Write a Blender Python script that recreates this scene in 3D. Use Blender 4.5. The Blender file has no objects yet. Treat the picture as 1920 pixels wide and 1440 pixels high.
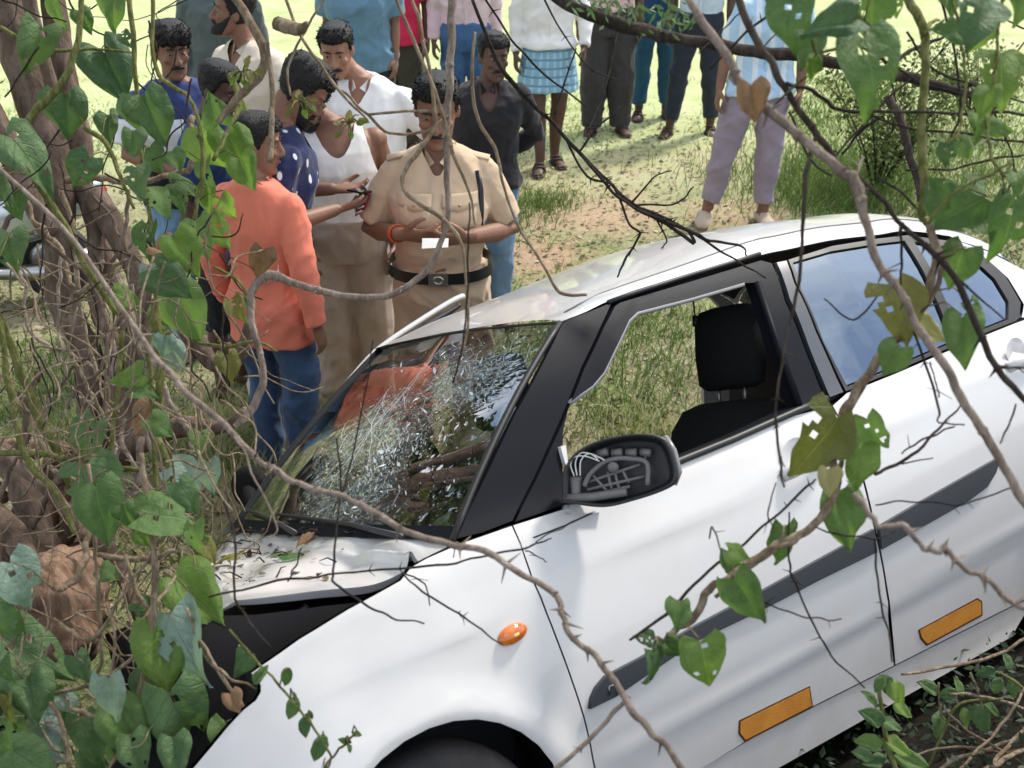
import bpy, bmesh, math, random
import numpy as np
from mathutils import Vector, Matrix, Quaternion, noise as mnoise
from mathutils.geometry import delaunay_2d_cdt
random.seed(7); RNG = np.random.default_rng(7)
SC = bpy.context.scene; COL = SC.collection

# ------------------------------------------------------------------ camera
FPX, TH, CH = 2300.0, math.radians(26.0), 2.64
cd = bpy.data.cameras.new('camera'); cam = bpy.data.objects.new('camera', cd); COL.objects.link(cam)
cd.sensor_width = 36.0; cd.lens = FPX/1920*36; cd.clip_start = 0.05; cd.clip_end = 1000
cam.location = (0, 0, CH); cam.rotation_euler = (math.pi/2-TH, 0, 0); SC.camera = cam
cd.dof.use_dof = True; cd.dof.focus_distance = 3.9; cd.dof.aperture_fstop = 6.5

# ------------------------------------------------------------------ light
SUN_DIR = Vector((0.50, 0.55, 0.78)).normalized()
wd = bpy.data.worlds.new('World'); SC.world = wd; wd.use_nodes = True
nt = wd.node_tree; nt.nodes.clear()
out = nt.nodes.new('ShaderNodeOutputWorld'); bg = nt.nodes.new('ShaderNodeBackground')
sky = nt.nodes.new('ShaderNodeTexSky'); sky.sky_type = 'NISHITA'; sky.sun_disc = False
sky.sun_elevation = math.asin(SUN_DIR.z); sky.sun_rotation = math.atan2(SUN_DIR.x, SUN_DIR.y)
sky.altitude = 400; sky.air_density = 1.0; sky.dust_density = 2.0
tc = nt.nodes.new('ShaderNodeTexCoord'); mp = nt.nodes.new('ShaderNodeMapping'); mp.inputs['Scale'].default_value = (1, 1, 2.2); mp.inputs['Location'].default_value = (.3, 1.1, .6)
cn = nt.nodes.new('ShaderNodeTexNoise'); cn.inputs['Scale'].default_value = 2.8; cn.inputs['Detail'].default_value = 7; cn.inputs['Roughness'].default_value = .56
cr = nt.nodes.new('ShaderNodeValToRGB'); cr.color_ramp.elements[0].position = .43; cr.color_ramp.elements[1].position = .63
mx = nt.nodes.new('ShaderNodeMix'); mx.data_type = 'RGBA'
mx.inputs[7].default_value = (10.0, 10.1, 10.3, 1)
nt.links.new(tc.outputs['Generated'], mp.inputs[0]); nt.links.new(mp.outputs[0], cn.inputs['Vector'])
nt.links.new(cn.outputs['Fac'], cr.inputs[0]); nt.links.new(cr.outputs[0], mx.inputs[0])
nt.links.new(sky.outputs[0], mx.inputs[6]); nt.links.new(mx.outputs[2], bg.inputs['Color'])
bg.inputs['Strength'].default_value = 0.13
nt.links.new(bg.outputs[0], out.inputs['Surface'])
sd = bpy.data.lights.new('sun', 'SUN'); sd.energy = 2.6; sd.angle = math.radians(7); sd.color = (1, .95, .86)
sun = bpy.data.objects.new('sun', sd); COL.objects.link(sun)
sun.rotation_euler = SUN_DIR.to_track_quat('Z', 'Y').to_euler(); sun.location = (6, 8, 12)
SC.view_settings.view_transform = 'Standard'; SC.view_settings.look = 'None'
SC.view_settings.exposure = 0.66; SC.view_settings.gamma = 1.0; SC.view_settings.use_curve_mapping = False
SC.render.engine = 'CYCLES'; SC.cycles.max_bounces = 8; SC.cycles.transparent_max_bounces = 12
SC.cycles.use_denoising = True

# ------------------------------------------------------------------ helpers
def link(o):
    COL.objects.link(o); return o
def tag(o, label=None, cat=None, group=None, kind=None):
    if label: o['label'] = label
    if cat: o['category'] = cat
    if group: o['group'] = group
    if kind: o['kind'] = kind
    return o
def empty(name, loc=(0, 0, 0), rz=0):
    o = bpy.data.objects.new(name, None); link(o); o.location = loc; o.rotation_euler = (0, 0, rz)
    o.empty_display_size = .1
    return o
def mk(name, verts, faces, mat=None, parent=None, smooth=True):
    me = bpy.data.meshes.new(name)
    me.from_pydata([tuple(v) for v in verts], [], [tuple(f) for f in faces]); me.update()
    if smooth: me.polygons.foreach_set('use_smooth', [True]*len(me.polygons))
    if mat: me.materials.append(mat)
    o = link(bpy.data.objects.new(name, me))
    if parent: o.parent = parent
    return o
class MB:
    """collects shapes, links them as one mesh object"""
    def __init__(s): s.v = []; s.f = []
    def add(s, vs, fs):
        n = len(s.v); s.v += [tuple(v) for v in vs]; s.f += [tuple(i+n for i in f) for f in fs]; return s
    def build(s, name, mat=None, parent=None, smooth=True): return mk(name, s.v, s.f, mat, parent, smooth)
    def tube(s, pts, rad, seg=8, cap=True, flat=None):
        vs, fs = tube(pts, rad, seg, cap, flat); return s.add(vs, fs)
    def box(s, c, d, R=None):
        vs = []
        for sx in (-.5, .5):
            for sy in (-.5, .5):
                for sz in (-.5, .5):
                    p = Vector((sx*d[0], sy*d[1], sz*d[2]))
                    if R is not None: p = R @ p
                    vs.append(Vector(c)+p)
        return s.add(vs, [(0,1,3,2),(4,6,7,5),(0,4,5,1),(2,3,7,6),(0,2,6,4),(1,5,7,3)])
    def ball(s, c, r, seg=12, rings=8, R=None):
        if not hasattr(r, '__len__'): r = (r, r, r)
        vs = []; fs = []
        for i in range(rings+1):
            a = math.pi*i/rings
            for j in range(seg):
                b = 2*math.pi*j/seg
                p = Vector((r[0]*math.sin(a)*math.cos(b), r[1]*math.sin(a)*math.sin(b), r[2]*math.cos(a)))
                if R is not None: p = R @ p
                vs.append(Vector(c)+p)
        for i in range(rings):
            for j in range(seg):
                k = (j+1) % seg
                fs.append((i*seg+j, (i+1)*seg+j, (i+1)*seg+k, i*seg+k))
        return s.add(vs, fs)
    def loft(s, rings, cap=True):
        n = len(rings[0]); vs = []; fs = []
        for r in rings: vs += list(r)
        for i in range(len(rings)-1):
            for j in range(n):
                k = (j+1) % n
                fs.append((i*n+j, i*n+k, (i+1)*n+k, (i+1)*n+j))
        if cap:
            fs.append(tuple(range(n))[::-1]); fs.append(tuple((len(rings)-1)*n+j for j in range(n)))
        return s.add(vs, fs)
def tube(pts, rad, seg=8, cap=True, flat=None):
    pts = [Vector(p) for p in pts]; n = len(pts)
    if not hasattr(rad, '__len__'): rad = [rad]*n
    T = []
    for i in range(n):
        t = pts[min(i+1, n-1)]-pts[max(i-1, 0)]
        T.append(t.normalized() if t.length > 1e-9 else Vector((0, 0, 1)))
    u = T[0].orthogonal().normalized()
    if flat is not None:
        u = Vector(flat) - T[0]*T[0].dot(Vector(flat)); u.normalize()
    vs = []; fs = []
    for i in range(n):
        u = (u - T[i]*u.dot(T[i])).normalized(); w = T[i].cross(u)
        r = rad[i]
        if not hasattr(r, '__len__'): r = (r, r)
        for j in range(seg):
            a = 2*math.pi*j/seg
            vs.append(pts[i]+u*(r[0]*math.cos(a))+w*(r[1]*math.sin(a)))
    for i in range(n-1):
        for j in range(seg):
            k = (j+1) % seg
            fs.append((i*seg+j, i*seg+k, (i+1)*seg+k, (i+1)*seg+j))
    if cap:
        fs.append(tuple(range(seg))[::-1]); fs.append(tuple((n-1)*seg+j for j in range(seg)))
    return vs, fs
def spline(pts, n=6):
    """Catmull-Rom through pts (any dimension), n steps per span"""
    P = np.array(pts, float); out = []
    P = np.vstack([2*P[0]-P[1], P, 2*P[-1]-P[-2]])
    for i in range(1, len(P)-2):
        for k in range(n):
            t = k/n; a, b, c, d = P[i-1], P[i], P[i+1], P[i+2]
            out.append(.5*((2*b)+(-a+c)*t+(2*a-5*b+4*c-d)*t*t+(-a+3*b-3*c+d)*t**3))
    out.append(P[-2]); return np.array(out)
# a pixel of the 1920x1440 photograph and a distance along the view axis -> a place in the world
CT, ST = math.cos(TH), math.sin(TH)
def at(u, v, d):
    x = (u-960)/FPX*d; dn = (v-720)/FPX*d
    return Vector((x, d*CT-dn*ST, CH-d*ST-dn*CT))
def ground_at(u, v, z=0.0):
    d = (CH-z)/(ST+(v-720)/FPX*CT); return at(u, v, d)
def project(p):
    x, y, z = p[0], p[1], p[2]-CH
    d = y*CT-z*ST; dn = -y*ST-z*CT
    return 960+FPX*x/d, 720+FPX*dn/d, d

# ------------------------------------------------------------------ materials
def mat(name, col=(.5, .5, .5), rough=.5, metal=0, coat=0, spec=.5, var=None, vscale=8, bump=0, bscale=40, trans=0, alpha=1):
    m = bpy.data.materials.new(name); m.use_nodes = True; t = m.node_tree
    b = t.nodes['Principled BSDF']
    b.inputs['Base Color'].default_value = (*col, 1); b.inputs['Roughness'].default_value = rough
    b.inputs['Metallic'].default_value = metal; b.inputs['Coat Weight'].default_value = coat; b.inputs['Coat Roughness'].default_value = .03
    b.inputs['Specular IOR Level'].default_value = spec
    b.inputs['Transmission Weight'].default_value = trans
    tcn = None
    if var or bump:
        tcn = t.nodes.new('ShaderNodeTexCoord')
    if var:
        n = t.nodes.new('ShaderNodeTexNoise'); n.inputs['Scale'].default_value = vscale; n.inputs['Detail'].default_value = 6; n.inputs['Roughness'].default_value = .6
        t.links.new(tcn.outputs['Object'], n.inputs['Vector'])
        r = t.nodes.new('ShaderNodeValToRGB'); r.color_ramp.elements[0].position = .35; r.color_ramp.elements[1].position = .66
        r.color_ramp.elements[0].color = (*col, 1); r.color_ramp.elements[1].color = (*var, 1)
        t.links.new(n.outputs['Fac'], r.inputs[0]); t.links.new(r.outputs[0], b.inputs['Base Color'])
    if bump:
        n2 = t.nodes.new('ShaderNodeTexNoise'); n2.inputs['Scale'].default_value = bscale; n2.inputs['Detail'].default_value = 5
        t.links.new(tcn.outputs['Object'], n2.inputs['Vector'])
        bp = t.nodes.new('ShaderNodeBump'); bp.inputs['Strength'].default_value = bump; bp.inputs['Distance'].default_value = .01
        t.links.new(n2.outputs['Fac'], bp.inputs['Height']); t.links.new(bp.outputs[0], b.inputs['Normal'])
    return m
def N(m, typ): return m.node_tree.nodes.new(typ)
def L(m, a, b): m.node_tree.links.new(a, b)
def BS(m): return m.node_tree.nodes['Principled BSDF']
# ------------------------------------------------------------------ terrain
P_FL = np.array([-.1236, 1.7412]); NRM = np.array([-.6254, .7803]); DIR = np.array([.7803, .6254])
_S = np.array([-60, -3.0, -1.6, -1.0, 0, .5, 1.35, 1.7, 2.0, 2.5, 3.0, 60]); _H = np.array([1.02, 1.02, 1.0, .80, .27, .04, -.40, -.42, -.30, -.03, 0, 0])
TREE = at(120, 1000, 4.35)
def hgt(x, y):
    x = np.asarray(x, float); y = np.asarray(y, float)
    s = (x-P_FL[0])*NRM[0]+(y-P_FL[1])*NRM[1]; a = (x-P_FL[0])*DIR[0]+(y-P_FL[1])*DIR[1]
    h = np.interp(s, _S, _H)
    w = np.clip(1-np.abs(s-.9)/2.0, 0, 1); h = h - .067*np.clip(a, -1, 3)*w
    h = h + .42*np.exp(-(((x-TREE.x)**2+(y-TREE.y)**2)/.55))*np.clip((s+.2), 0, 1)
    h = h + .012*np.sin(x*3.1+1)*np.sin(y*2.7)+.02*np.sin(x*.9)*np.sin(y*.7+2)+.006*np.sin(x*9+y*4)*np.sin(y*11-x*3)
    far = np.clip((np.hypot(x, y)-25)/200, 0, 1); return h + far*2.0
def pos_noise(m, scale, detail=4, rough=.6, vec=None, dist=0):
    n = N(m, 'ShaderNodeTexNoise'); n.inputs['Scale'].default_value = scale; n.inputs['Detail'].default_value = detail
    n.inputs['Roughness'].default_value = rough; n.inputs['Distortion'].default_value = dist
    if vec is not None: L(m, vec, n.inputs['Vector'])
    return n.outputs['Fac']
def ramp(m, fac, stops):
    r = N(m, 'ShaderNodeValToRGB'); e = r.color_ramp.elements
    while len(e) < len(stops): e.new(.5)
    for k, (p, c) in zip(e, stops):
        k.position = p; k.color = (*c, 1) if len(c) == 3 else c
    L(m, fac, r.inputs[0]); return r.outputs[0]
def mixc(m, fac, a, b, mode='MIX'):
    x = N(m, 'ShaderNodeMix'); x.data_type = 'RGBA'; x.blend_type = mode
    for s, i in ((fac, 0), (a, 6), (b, 7)):
        if hasattr(s, 'links'): L(m, s, x.inputs[i])
        elif i == 0: x.inputs[0].default_value = s
        else: x.inputs[i].default_value = (*s, 1)
    return x.outputs[2]
def mathn(m, op, a, b=0.0, c=None, clamp=False):
    x = N(m, 'ShaderNodeMath'); x.operation = op; x.use_clamp = clamp
    for s, i in ((a, 0), (b, 1), (c, 2)):
        if s is None: continue
        if hasattr(s, 'links'): L(m, s, x.inputs[i])
        else: x.inputs[i].default_value = s
    return x.outputs[0]
def maprange(m, v, a, b, c=0, d=1):
    x = N(m, 'ShaderNodeMapRange'); L(m, v, x.inputs[0])
    for i, k in zip((1, 2, 3, 4), (a, b, c, d)): x.inputs[i].default_value = k
    return x.outputs[0]

M = {}
def ground_material():
    m = mat('field_ground', (.2, .2, .1), .95, spec=.15)
    g = N(m, 'ShaderNodeNewGeometry').outputs['Position']
    sx = N(m, 'ShaderNodeSeparateXYZ'); L(m, g, sx.inputs[0])
    big = pos_noise(m, 1.1, 5, .6, g, .3); mid = pos_noise(m, 6, 6, .65, g); fine = pos_noise(m, 38, 6, .75, g); tiny = pos_noise(m, 120, 3, .7, g)
    soil = ramp(m, mid, [(.3, (.32, .25, .165)), (.5, (.50, .42, .29)), (.7, (.62, .53, .39))])
    grass = ramp(m, fine, [(.32, (.06, .07, .025)), (.46, (.18, .23, .08)), (.60, (.32, .38, .15)), (.75, (.48, .48, .27))])
    veg = ramp(m, big, [(.46, (0, 0, 0)), (.64, (1, 1, 1))])
    spk = ramp(m, tiny, [(.42, (0, 0, 0)), (.56, (1, 1, 1))])
    vegs = mixc(m, .5, veg, spk, 'MIX')
    near = mixc(m, ramp(m, vegs, [(.25, (0, 0, 0)), (.6, (1, 1, 1))]), soil, grass)
    # bare orange earth worn into the path in a few places
    bare = None
    for (u, v, rx, ry) in ((1000, 335, .55, .8), (1300, 285, .55, .75), (1390, 400, .45, .4), (1090, 400, .75, .6), (1160, 310, .45, .5), (1010, 480, .4, .4)):
        c = ground_at(u, v)
        ax = mathn(m, 'DIVIDE', mathn(m, 'SUBTRACT', sx.outputs[0], c.x), rx); ay = mathn(m, 'DIVIDE', mathn(m, 'SUBTRACT', sx.outputs[1], c.y), ry)
        q = mathn(m, 'SQRT', mathn(m, 'ADD', mathn(m, 'MULTIPLY', ax, ax), mathn(m, 'MULTIPLY', ay, ay)))
        q = mathn(m, 'ADD', q, mathn(m, 'MULTIPLY', mathn(m, 'SUBTRACT', mid, .5), 1.9))
        k = maprange(m, q, 1.15, .45)
        bare = k if bare is None else mathn(m, 'MAXIMUM', bare, k)
    earth = ramp(m, fine, [(.3, (.34, .20, .125)), (.55, (.58, .39, .27)), (.75, (.66, .49, .37))])
    near = mixc(m, mathn(m, 'MULTIPLY', bare, .85), near, earth)
    fn = pos_noise(m, 2.2, 6, .7, g)
    farc = ramp(m, fn, [(.3, (.47, .55, .23)), (.5, (.60, .66, .33)), (.68, (.70, .69, .43))])
    fy = mathn(m, 'ADD', sx.outputs[1], mathn(m, 'MULTIPLY', big, 2.0))
    col = mixc(m, maprange(m, fy, 8.6, 11.4), near, farc)
    # shade under the car and trees, put into the colour of the bank
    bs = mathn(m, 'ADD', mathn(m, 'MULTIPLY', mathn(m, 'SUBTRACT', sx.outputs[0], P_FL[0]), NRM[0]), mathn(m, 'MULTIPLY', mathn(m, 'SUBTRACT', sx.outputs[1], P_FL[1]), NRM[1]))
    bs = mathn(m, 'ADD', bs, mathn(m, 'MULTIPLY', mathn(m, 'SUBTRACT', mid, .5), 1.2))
    bank_shade = ramp(m, fine, [(.35, (.008, .007, .005)), (.58, (.020, .016, .011)), (.8, (.06, .046, .032))]); col = mixc(m, maprange(m, bs, 1.9, 1.1), col, bank_shade)
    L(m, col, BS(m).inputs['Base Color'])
    bp = N(m, 'ShaderNodeBump'); bp.inputs['Strength'].default_value = .9; bp.inputs['Distance'].default_value = .02
    L(m, mathn(m, 'ADD', fine, mathn(m, 'MULTIPLY', tiny, .5)), bp.inputs['Height']); L(m, bp.outputs[0], BS(m).inputs['Normal'])
    return m
def build_ground():
    def axis(lo, hi, a, b, st):
        near = np.arange(a, b+1e-6, st); l = []; x = a; s = st
        while x > lo: s *= 1.35; x -= s; l.append(x)
        r = []; x = b; s = st
        while x < hi: s *= 1.35; x += s; r.append(x)
        return np.array(l[::-1]+list(near)+r)
    X = axis(-320, 320, -4.5, 5.5, .09); Y = axis(-120, 420, -.5, 12, .09)
    xx, yy = np.meshgrid(X, Y); zz = hgt(xx, yy); n = len(X)
    v = np.c_[xx.ravel(), yy.ravel(), zz.ravel()]
    f = [(j*n+i, j*n+i+1, (j+1)*n+i+1, (j+1)*n+i) for j in range(len(Y)-1) for i in range(n-1)]
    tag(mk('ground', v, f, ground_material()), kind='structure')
build_ground()
def attr_mat(name, stops, rough=.7, trans=.3):
    m = mat(name, (.1, .15, .04), rough, spec=.25)
    a = N(m, 'ShaderNodeAttribute'); a.attribute_name = 'tint'
    c = ramp(m, a.outputs['Fac'], stops); L(m, c, BS(m).inputs['Base Color'])
    if trans:
        tr = N(m, 'ShaderNodeBsdfTranslucent'); L(m, c, tr.inputs['Color']); ms = N(m, 'ShaderNodeMixShader'); ms.inputs[0].default_value = trans
        o = m.node_tree.nodes['Material Output']; L(m, BS(m).outputs[0], ms.inputs[1]); L(m, tr.outputs[0], ms.inputs[2]); L(m, ms.outputs[0], o.inputs['Surface'])
    return m
def fast_mesh(name, v, f, tint, m, parent=None, label=None, kind='stuff'):
    """v (n,3), f (k,c) arrays"""
    me = bpy.data.meshes.new(name); k, c = f.shape
    me.vertices.add(len(v)); me.vertices.foreach_set('co', v.astype(np.float32).ravel())
    me.loops.add(k*c); me.loops.foreach_set('vertex_index', f.astype(np.int32).ravel())
    me.polygons.add(k); me.polygons.foreach_set('loop_start', np.arange(0, k*c, c, dtype=np.int32))
    if tint is not None:
        at_ = me.attributes.new('tint', 'FLOAT', 'POINT'); at_.data.foreach_set('value', tint.astype(np.float32))
    me.update(); me.validate(); me.materials.append(m)
    o = link(bpy.data.objects.new(name, me))
    if parent: o.parent = parent
    if kind: o['kind'] = kind
    return o
def blades(x, y, h, wd_, tint, lean=.5, z=None):
    n = len(x); z = hgt(x, y) if z is None else z
    az = RNG.uniform(0, 6.283, n); lx = RNG.normal(0, lean, n)*h; ly = RNG.normal(0, lean, n)*h
    b = np.c_[x, y, z-.004]; side = np.c_[np.cos(az), np.sin(az), np.zeros(n)]*(wd_/2)[:, None]
    mid = b+np.c_[lx*.35, ly*.35, h*.6]; tip = b+np.c_[lx, ly, h]
    v = np.stack([b-side, b+side, mid+side*.8, mid-side*.8, tip], 1).reshape(-1, 3)
    i = np.arange(n)[:, None]*5
    f = np.vstack([i+np.array([0, 1, 2]), i+np.array([0, 2, 3]), i+np.array([3, 2, 4])])
    return v, f, np.repeat(tint, 5)
GR = [(0, (.07, .11, .025)), (.35, (.15, .25, .055)), (.6, (.27, .36, .12)), (.8, (.48, .46, .25)), (1, (.62, .54, .36))]
M['grass'] = attr_mat('grass_blade', GR, .6, .35)
def vnoise(x, y, sc, seed=0):
    return np.array([mnoise.noise((a*sc+seed, b*sc, 1.7)) for a, b in zip(x, y)])
def scatter_grass():
    n = 125000
    y = 3.2+RNG.uniform(0, 1, n)**1.25*9.3; x = RNG.uniform(-1, 1, n)*(1.2+y*.47)
    s = (x-P_FL[0])*NRM[0]+(y-P_FL[1])*NRM[1]
    g = vnoise(x, y, 1.0, 3)+.6*vnoise(x, y, 3.3, 9)
    gl = ((x > 1.6) & (y > 5.5) & (x > 1.05+.13*y)).astype(float)          # lush strip right of the path
    dens = np.clip(.28+g*.75+gl*.7, .03, 1)
    path = np.exp(-((x-.18*y+.55)/.55)**2)*(y > 5.0); dens *= 1-.72*path*(1-gl)
    k = (RNG.uniform(0, 1, n) < dens) & (s > .6)
    x, y, g, gl = x[k], y[k], g[k], gl[k]; n = len(x)
    h = (.018+.05*RNG.uniform(0, 1, n)**2)*(1+.5*np.clip(g, 0, 1)+.5*gl); w = RNG.uniform(.004, .010, n)*(1+.25*(y > 7))
    tint = np.clip(RNG.normal(.54-.22*np.clip(g, -.6, .8)-.2*gl, .19, n), 0, 1)
    v, f, t = blades(x, y, h, w, tint, .9)
    o = fast_mesh('grass', v, f, t, M['grass']); tag(o, 'short mixed green and straw coloured grass covering the field', 'grass', kind='stuff')
    # taller dry clump seen through the car window and lush tussocks by the path
    vs = []; fs = []; ts = []; off = 0
    for (u, v_, cnt, hh, sp, tn) in ((1230, 770, 700, .16, .14, .9), (1290, 830, 500, .2, .16, .35), (1180, 600, 900, .15, .3, .3), (1120, 740, 900, .10, .3, .3), (1260, 690, 900, .10, .3, .35), (1010, 385, 700, .11, .16, .22),
                                     (1540, 380, 900, .26, .3, .25), (1460, 330, 900, .16, .4, .25), (1590, 340, 900, .3, .35, .3), (930, 420, 500, .12, .16, .25), (420, 880, 900, .2, .28, .75), (480, 800, 500, .15, .2, .7), (340, 900, 600, .2, .22, .6),
                                     (1780, 330, 800, .16, .6, .3), (1500, 240, 500, .15, .4, .4), (80, 720, 700, .12, .3, .35), (40, 800, 500, .12, .25, .35)):
        c = ground_at(u, v_); x = RNG.normal(c.x, sp, cnt); y = RNG.normal(c.y, sp, cnt)
        a, b, t = blades(x, y, hh*RNG.uniform(.3, 1, cnt), RNG.uniform(.004, .008, cnt), np.clip(RNG.normal(tn, .13, cnt), 0, 1), .55)
        vs.append(a); fs.append(b+off); ts.append(t); off += len(a)
    o = fast_mesh('tall_grass', np.vstack(vs), np.vstack(fs), np.concatenate(ts), M['grass'])
    tag(o, 'taller tufts of green and dried grass scattered over the field', 'grass tufts', kind='stuff')
    # flat leaf litter and clods
    n = 26000; y = 3.4+RNG.uniform(0, 1, n)**1.2*7.5; x = RNG.uniform(-1, 1, n)*(1+y*.46)
    z = hgt(x, y)+RNG.uniform(.002, .016, n); az = RNG.uniform(0, 6.28, n); r = RNG.uniform(.006, .02, n)*(1+.4*(y > 6)); e = RNG.uniform(.25, .7, n)
    c = np.c_[x, y, z]; ca = np.c_[np.cos(az), np.sin(az), RNG.normal(0, .25, n)]*r[:, None]; cb = np.c_[-np.sin(az), np.cos(az), RNG.normal(0, .25, n)]*(r*e)[:, None]
    v = np.stack([c-ca, c-cb, c+ca, c+cb], 1).reshape(-1, 3); i = np.arange(n)[:, None]*4; f = i+np.array([[0, 1, 2, 3]])
    o = fast_mesh('leaf_litter', v, f, np.repeat(RNG.uniform(0, 1, n), 4), attr_mat('litter', [(0, (.06, .05, .03)), (.4, (.16, .16, .06)), (.7, (.33, .25, .14)), (1, (.5, .42, .3))], .8, 0))
    tag(o, 'fallen dry leaf flakes littering the trampled ground', 'leaf litter', kind='stuff')
scatter_grass()
# ------------------------------------------------------------------ car: pose and body surface
# car frame: X towards the tail (0 = front axle), Y towards its right side, Z up from the wheels' plane
CAR_R = Matrix(((0.77849523, -0.58680753, -0.2227153), (0.62403858, 0.68563476, 0.37480773), (-0.06723865, -0.43076896, 0.89995392)))
CAR_T = Vector((-0.56367556, 2.25544381, -0.02649234))
CAR_M = Matrix.Translation(CAR_T) @ CAR_R.to_4x4(); CAR_RI = CAR_R.transposed()
CAM_C = CAR_RI @ (Vector((0, 0, CH))-CAR_T)
_zk = [.10, .16, .22, .30, .38, .45, .55, .66, .78, .87, .93, .97, 1.02, 1.12, 1.25, 1.36, 1.42, 1.48, 1.54]
_wk = [.768, .778, .788, .802, .815, .832, .843, .846, .842, .830, .812, .792, .768, .732, .682, .622, .575, .505, .40]
_t = spline(list(zip(_zk, _wk)), 8); _tz, _tw = _t[:, 0], _t[:, 1]
ARCH = (0.03, .315)
def halfw(x, z):
    w = float(np.interp(z, _tz, _tw))
    if x < -.1: w -= .50*(-.1-x)**2
    if x > 2.5: w -= .10*(x-2.5)**2
    if z > .95:
        g = min(1, (z-.95)/.4)
        if x < .8: w -= .02*(.8-x)*g
        if x > 1.9: w -= .085*(x-1.9)*g
    for ax in (ARCH[0], 2.70):
        r = math.hypot(x-ax, z-ARCH[1]); w += .016*math.exp(-((r-.345)/.045)**2)
    # pressed lines: shoulder crease rising to the tail, hollow under the handles, sill swell
    zc = .80+.045*x; w += .0045*math.exp(-((z-zc)/.022)**2)*min(1, max(0, (x+.3)/.5))-.003*math.exp(-((z-zc-.07)/.03)**2)*(x > -.2)
    w += .007*math.exp(-((z-(.36+.02*x))/.03)**2)*min(1, max(0, (x-.35)/.2))
    for (dx, dz, r1, dep) in ((-.10, .80, .10, .006), (.14, .86, .07, -.004), (.22, .66, .09, .004), (.95, .70, .22, .003)): w -= dep*math.exp(-((x-dx)**2+(z-dz)**2)/r1**2)
    return w
def ray_car(u, v):
    d = CAR_RI @ (at(u, v, 1.0)-Vector((0, 0, CH))); return CAM_C, d
def side(u, v, off=0.0):
    """photo pixel -> (x, z) on the near side skin"""
    c, d = ray_car(u, v); y = -.80
    for _ in range(25):
        k = (y-c.y)/d.y; p = c+d*k; y = .5*y+.5*(-(halfw(p.x, p.z)+off))
    return (p.x, p.z)
def on_plane(u, v, y):
    c, d = ray_car(u, v); return c+d*((y-c.y)/d.y)
def on_planex(u, v, n, p0):
    c, d = ray_car(u, v); n = Vector(n); return c+d*(((Vector(p0)-c).dot(n))/d.dot(n))
# ------------------------------------------------------------------ car materials
def paint_material():
    m = mat('white_paint', (.66, .652, .636), .30, coat=.7, spec=.4); BS(m).inputs['Coat Roughness'].default_value = .06
    t = N(m, 'ShaderNodeTexCoord'); n = pos_noise(m, 3.0, 8, .7, t.outputs['Object'])
    g = N(m, 'ShaderNodeSeparateXYZ'); L(m, t.outputs['Object'], g.inputs[0])
    low = maprange(m, g.outputs[2], .36, .16); dirt = mathn(m, 'MULTIPLY', low, maprange(m, n, .35, .7))
    fl = pos_noise(m, 26, 6, .8, t.outputs['Object']); sp = maprange(m, fl, .66, .74); sp = mathn(m, 'MULTIPLY', sp, maprange(m, n, .5, .62))
    film = mathn(m, 'MULTIPLY', maprange(m, n, .3, .75), .17)
    d = mathn(m, 'ADD', mathn(m, 'ADD', mathn(m, 'MULTIPLY', dirt, .38), mathn(m, 'MULTIPLY', sp, .40)), film, clamp=True)
    L(m, mixc(m, d, (.65, .642, .626), (.40, .345, .275)), BS(m).inputs['Base Color'])
    L(m, maprange(m, d, 0, .5, .28, .55), BS(m).inputs['Roughness'])
    return m
M['paint'] = paint_material()
M['black_gloss'] = mat('black_film', (.010, .011, .015), .5, spec=.07)
M['black_plastic'] = mat('black_plastic', (.022, .022, .024), .45, bump=.1, bscale=300)
M['grey_plastic'] = mat('grey_plastic', (.17, .16, .15), .5, bump=.1, bscale=200)
M['moulding'] = mat('moulding_rubber', (.032, .036, .042), .42, bump=.08, bscale=300)
M['rubber'] = mat('rubber_seal', (.012, .012, .012), .5)
M['void'] = mat('bay_black', (.008, .008, .009), .8, spec=.2)
M['fabric_dark'] = mat('seat_cloth', (.026, .027, .029), .9, bump=.4, bscale=500)
M['tyre'] = mat('tyre_rubber', (.018, .018, .018), .75, var=(.06, .05, .045), vscale=5, bump=.3, bscale=60)
M['steel'] = mat('bare_steel', (.42, .42, .42), .35, metal=1)
M['headliner'] = mat('headliner', (.05, .05, .052), .9)
M['tape'] = mat('orange_reflective', (.72, .30, .035), .28, spec=.6, var=(.60, .23, .03), vscale=22, coat=.4, bump=.5, bscale=420)
M['amber'] = mat('amber_lens', (.72, .20, .02), .12, coat=1, var=(.5, .10, .01), vscale=25)
M['wire'] = mat('white_wire', (.75, .74, .7), .4)
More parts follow.
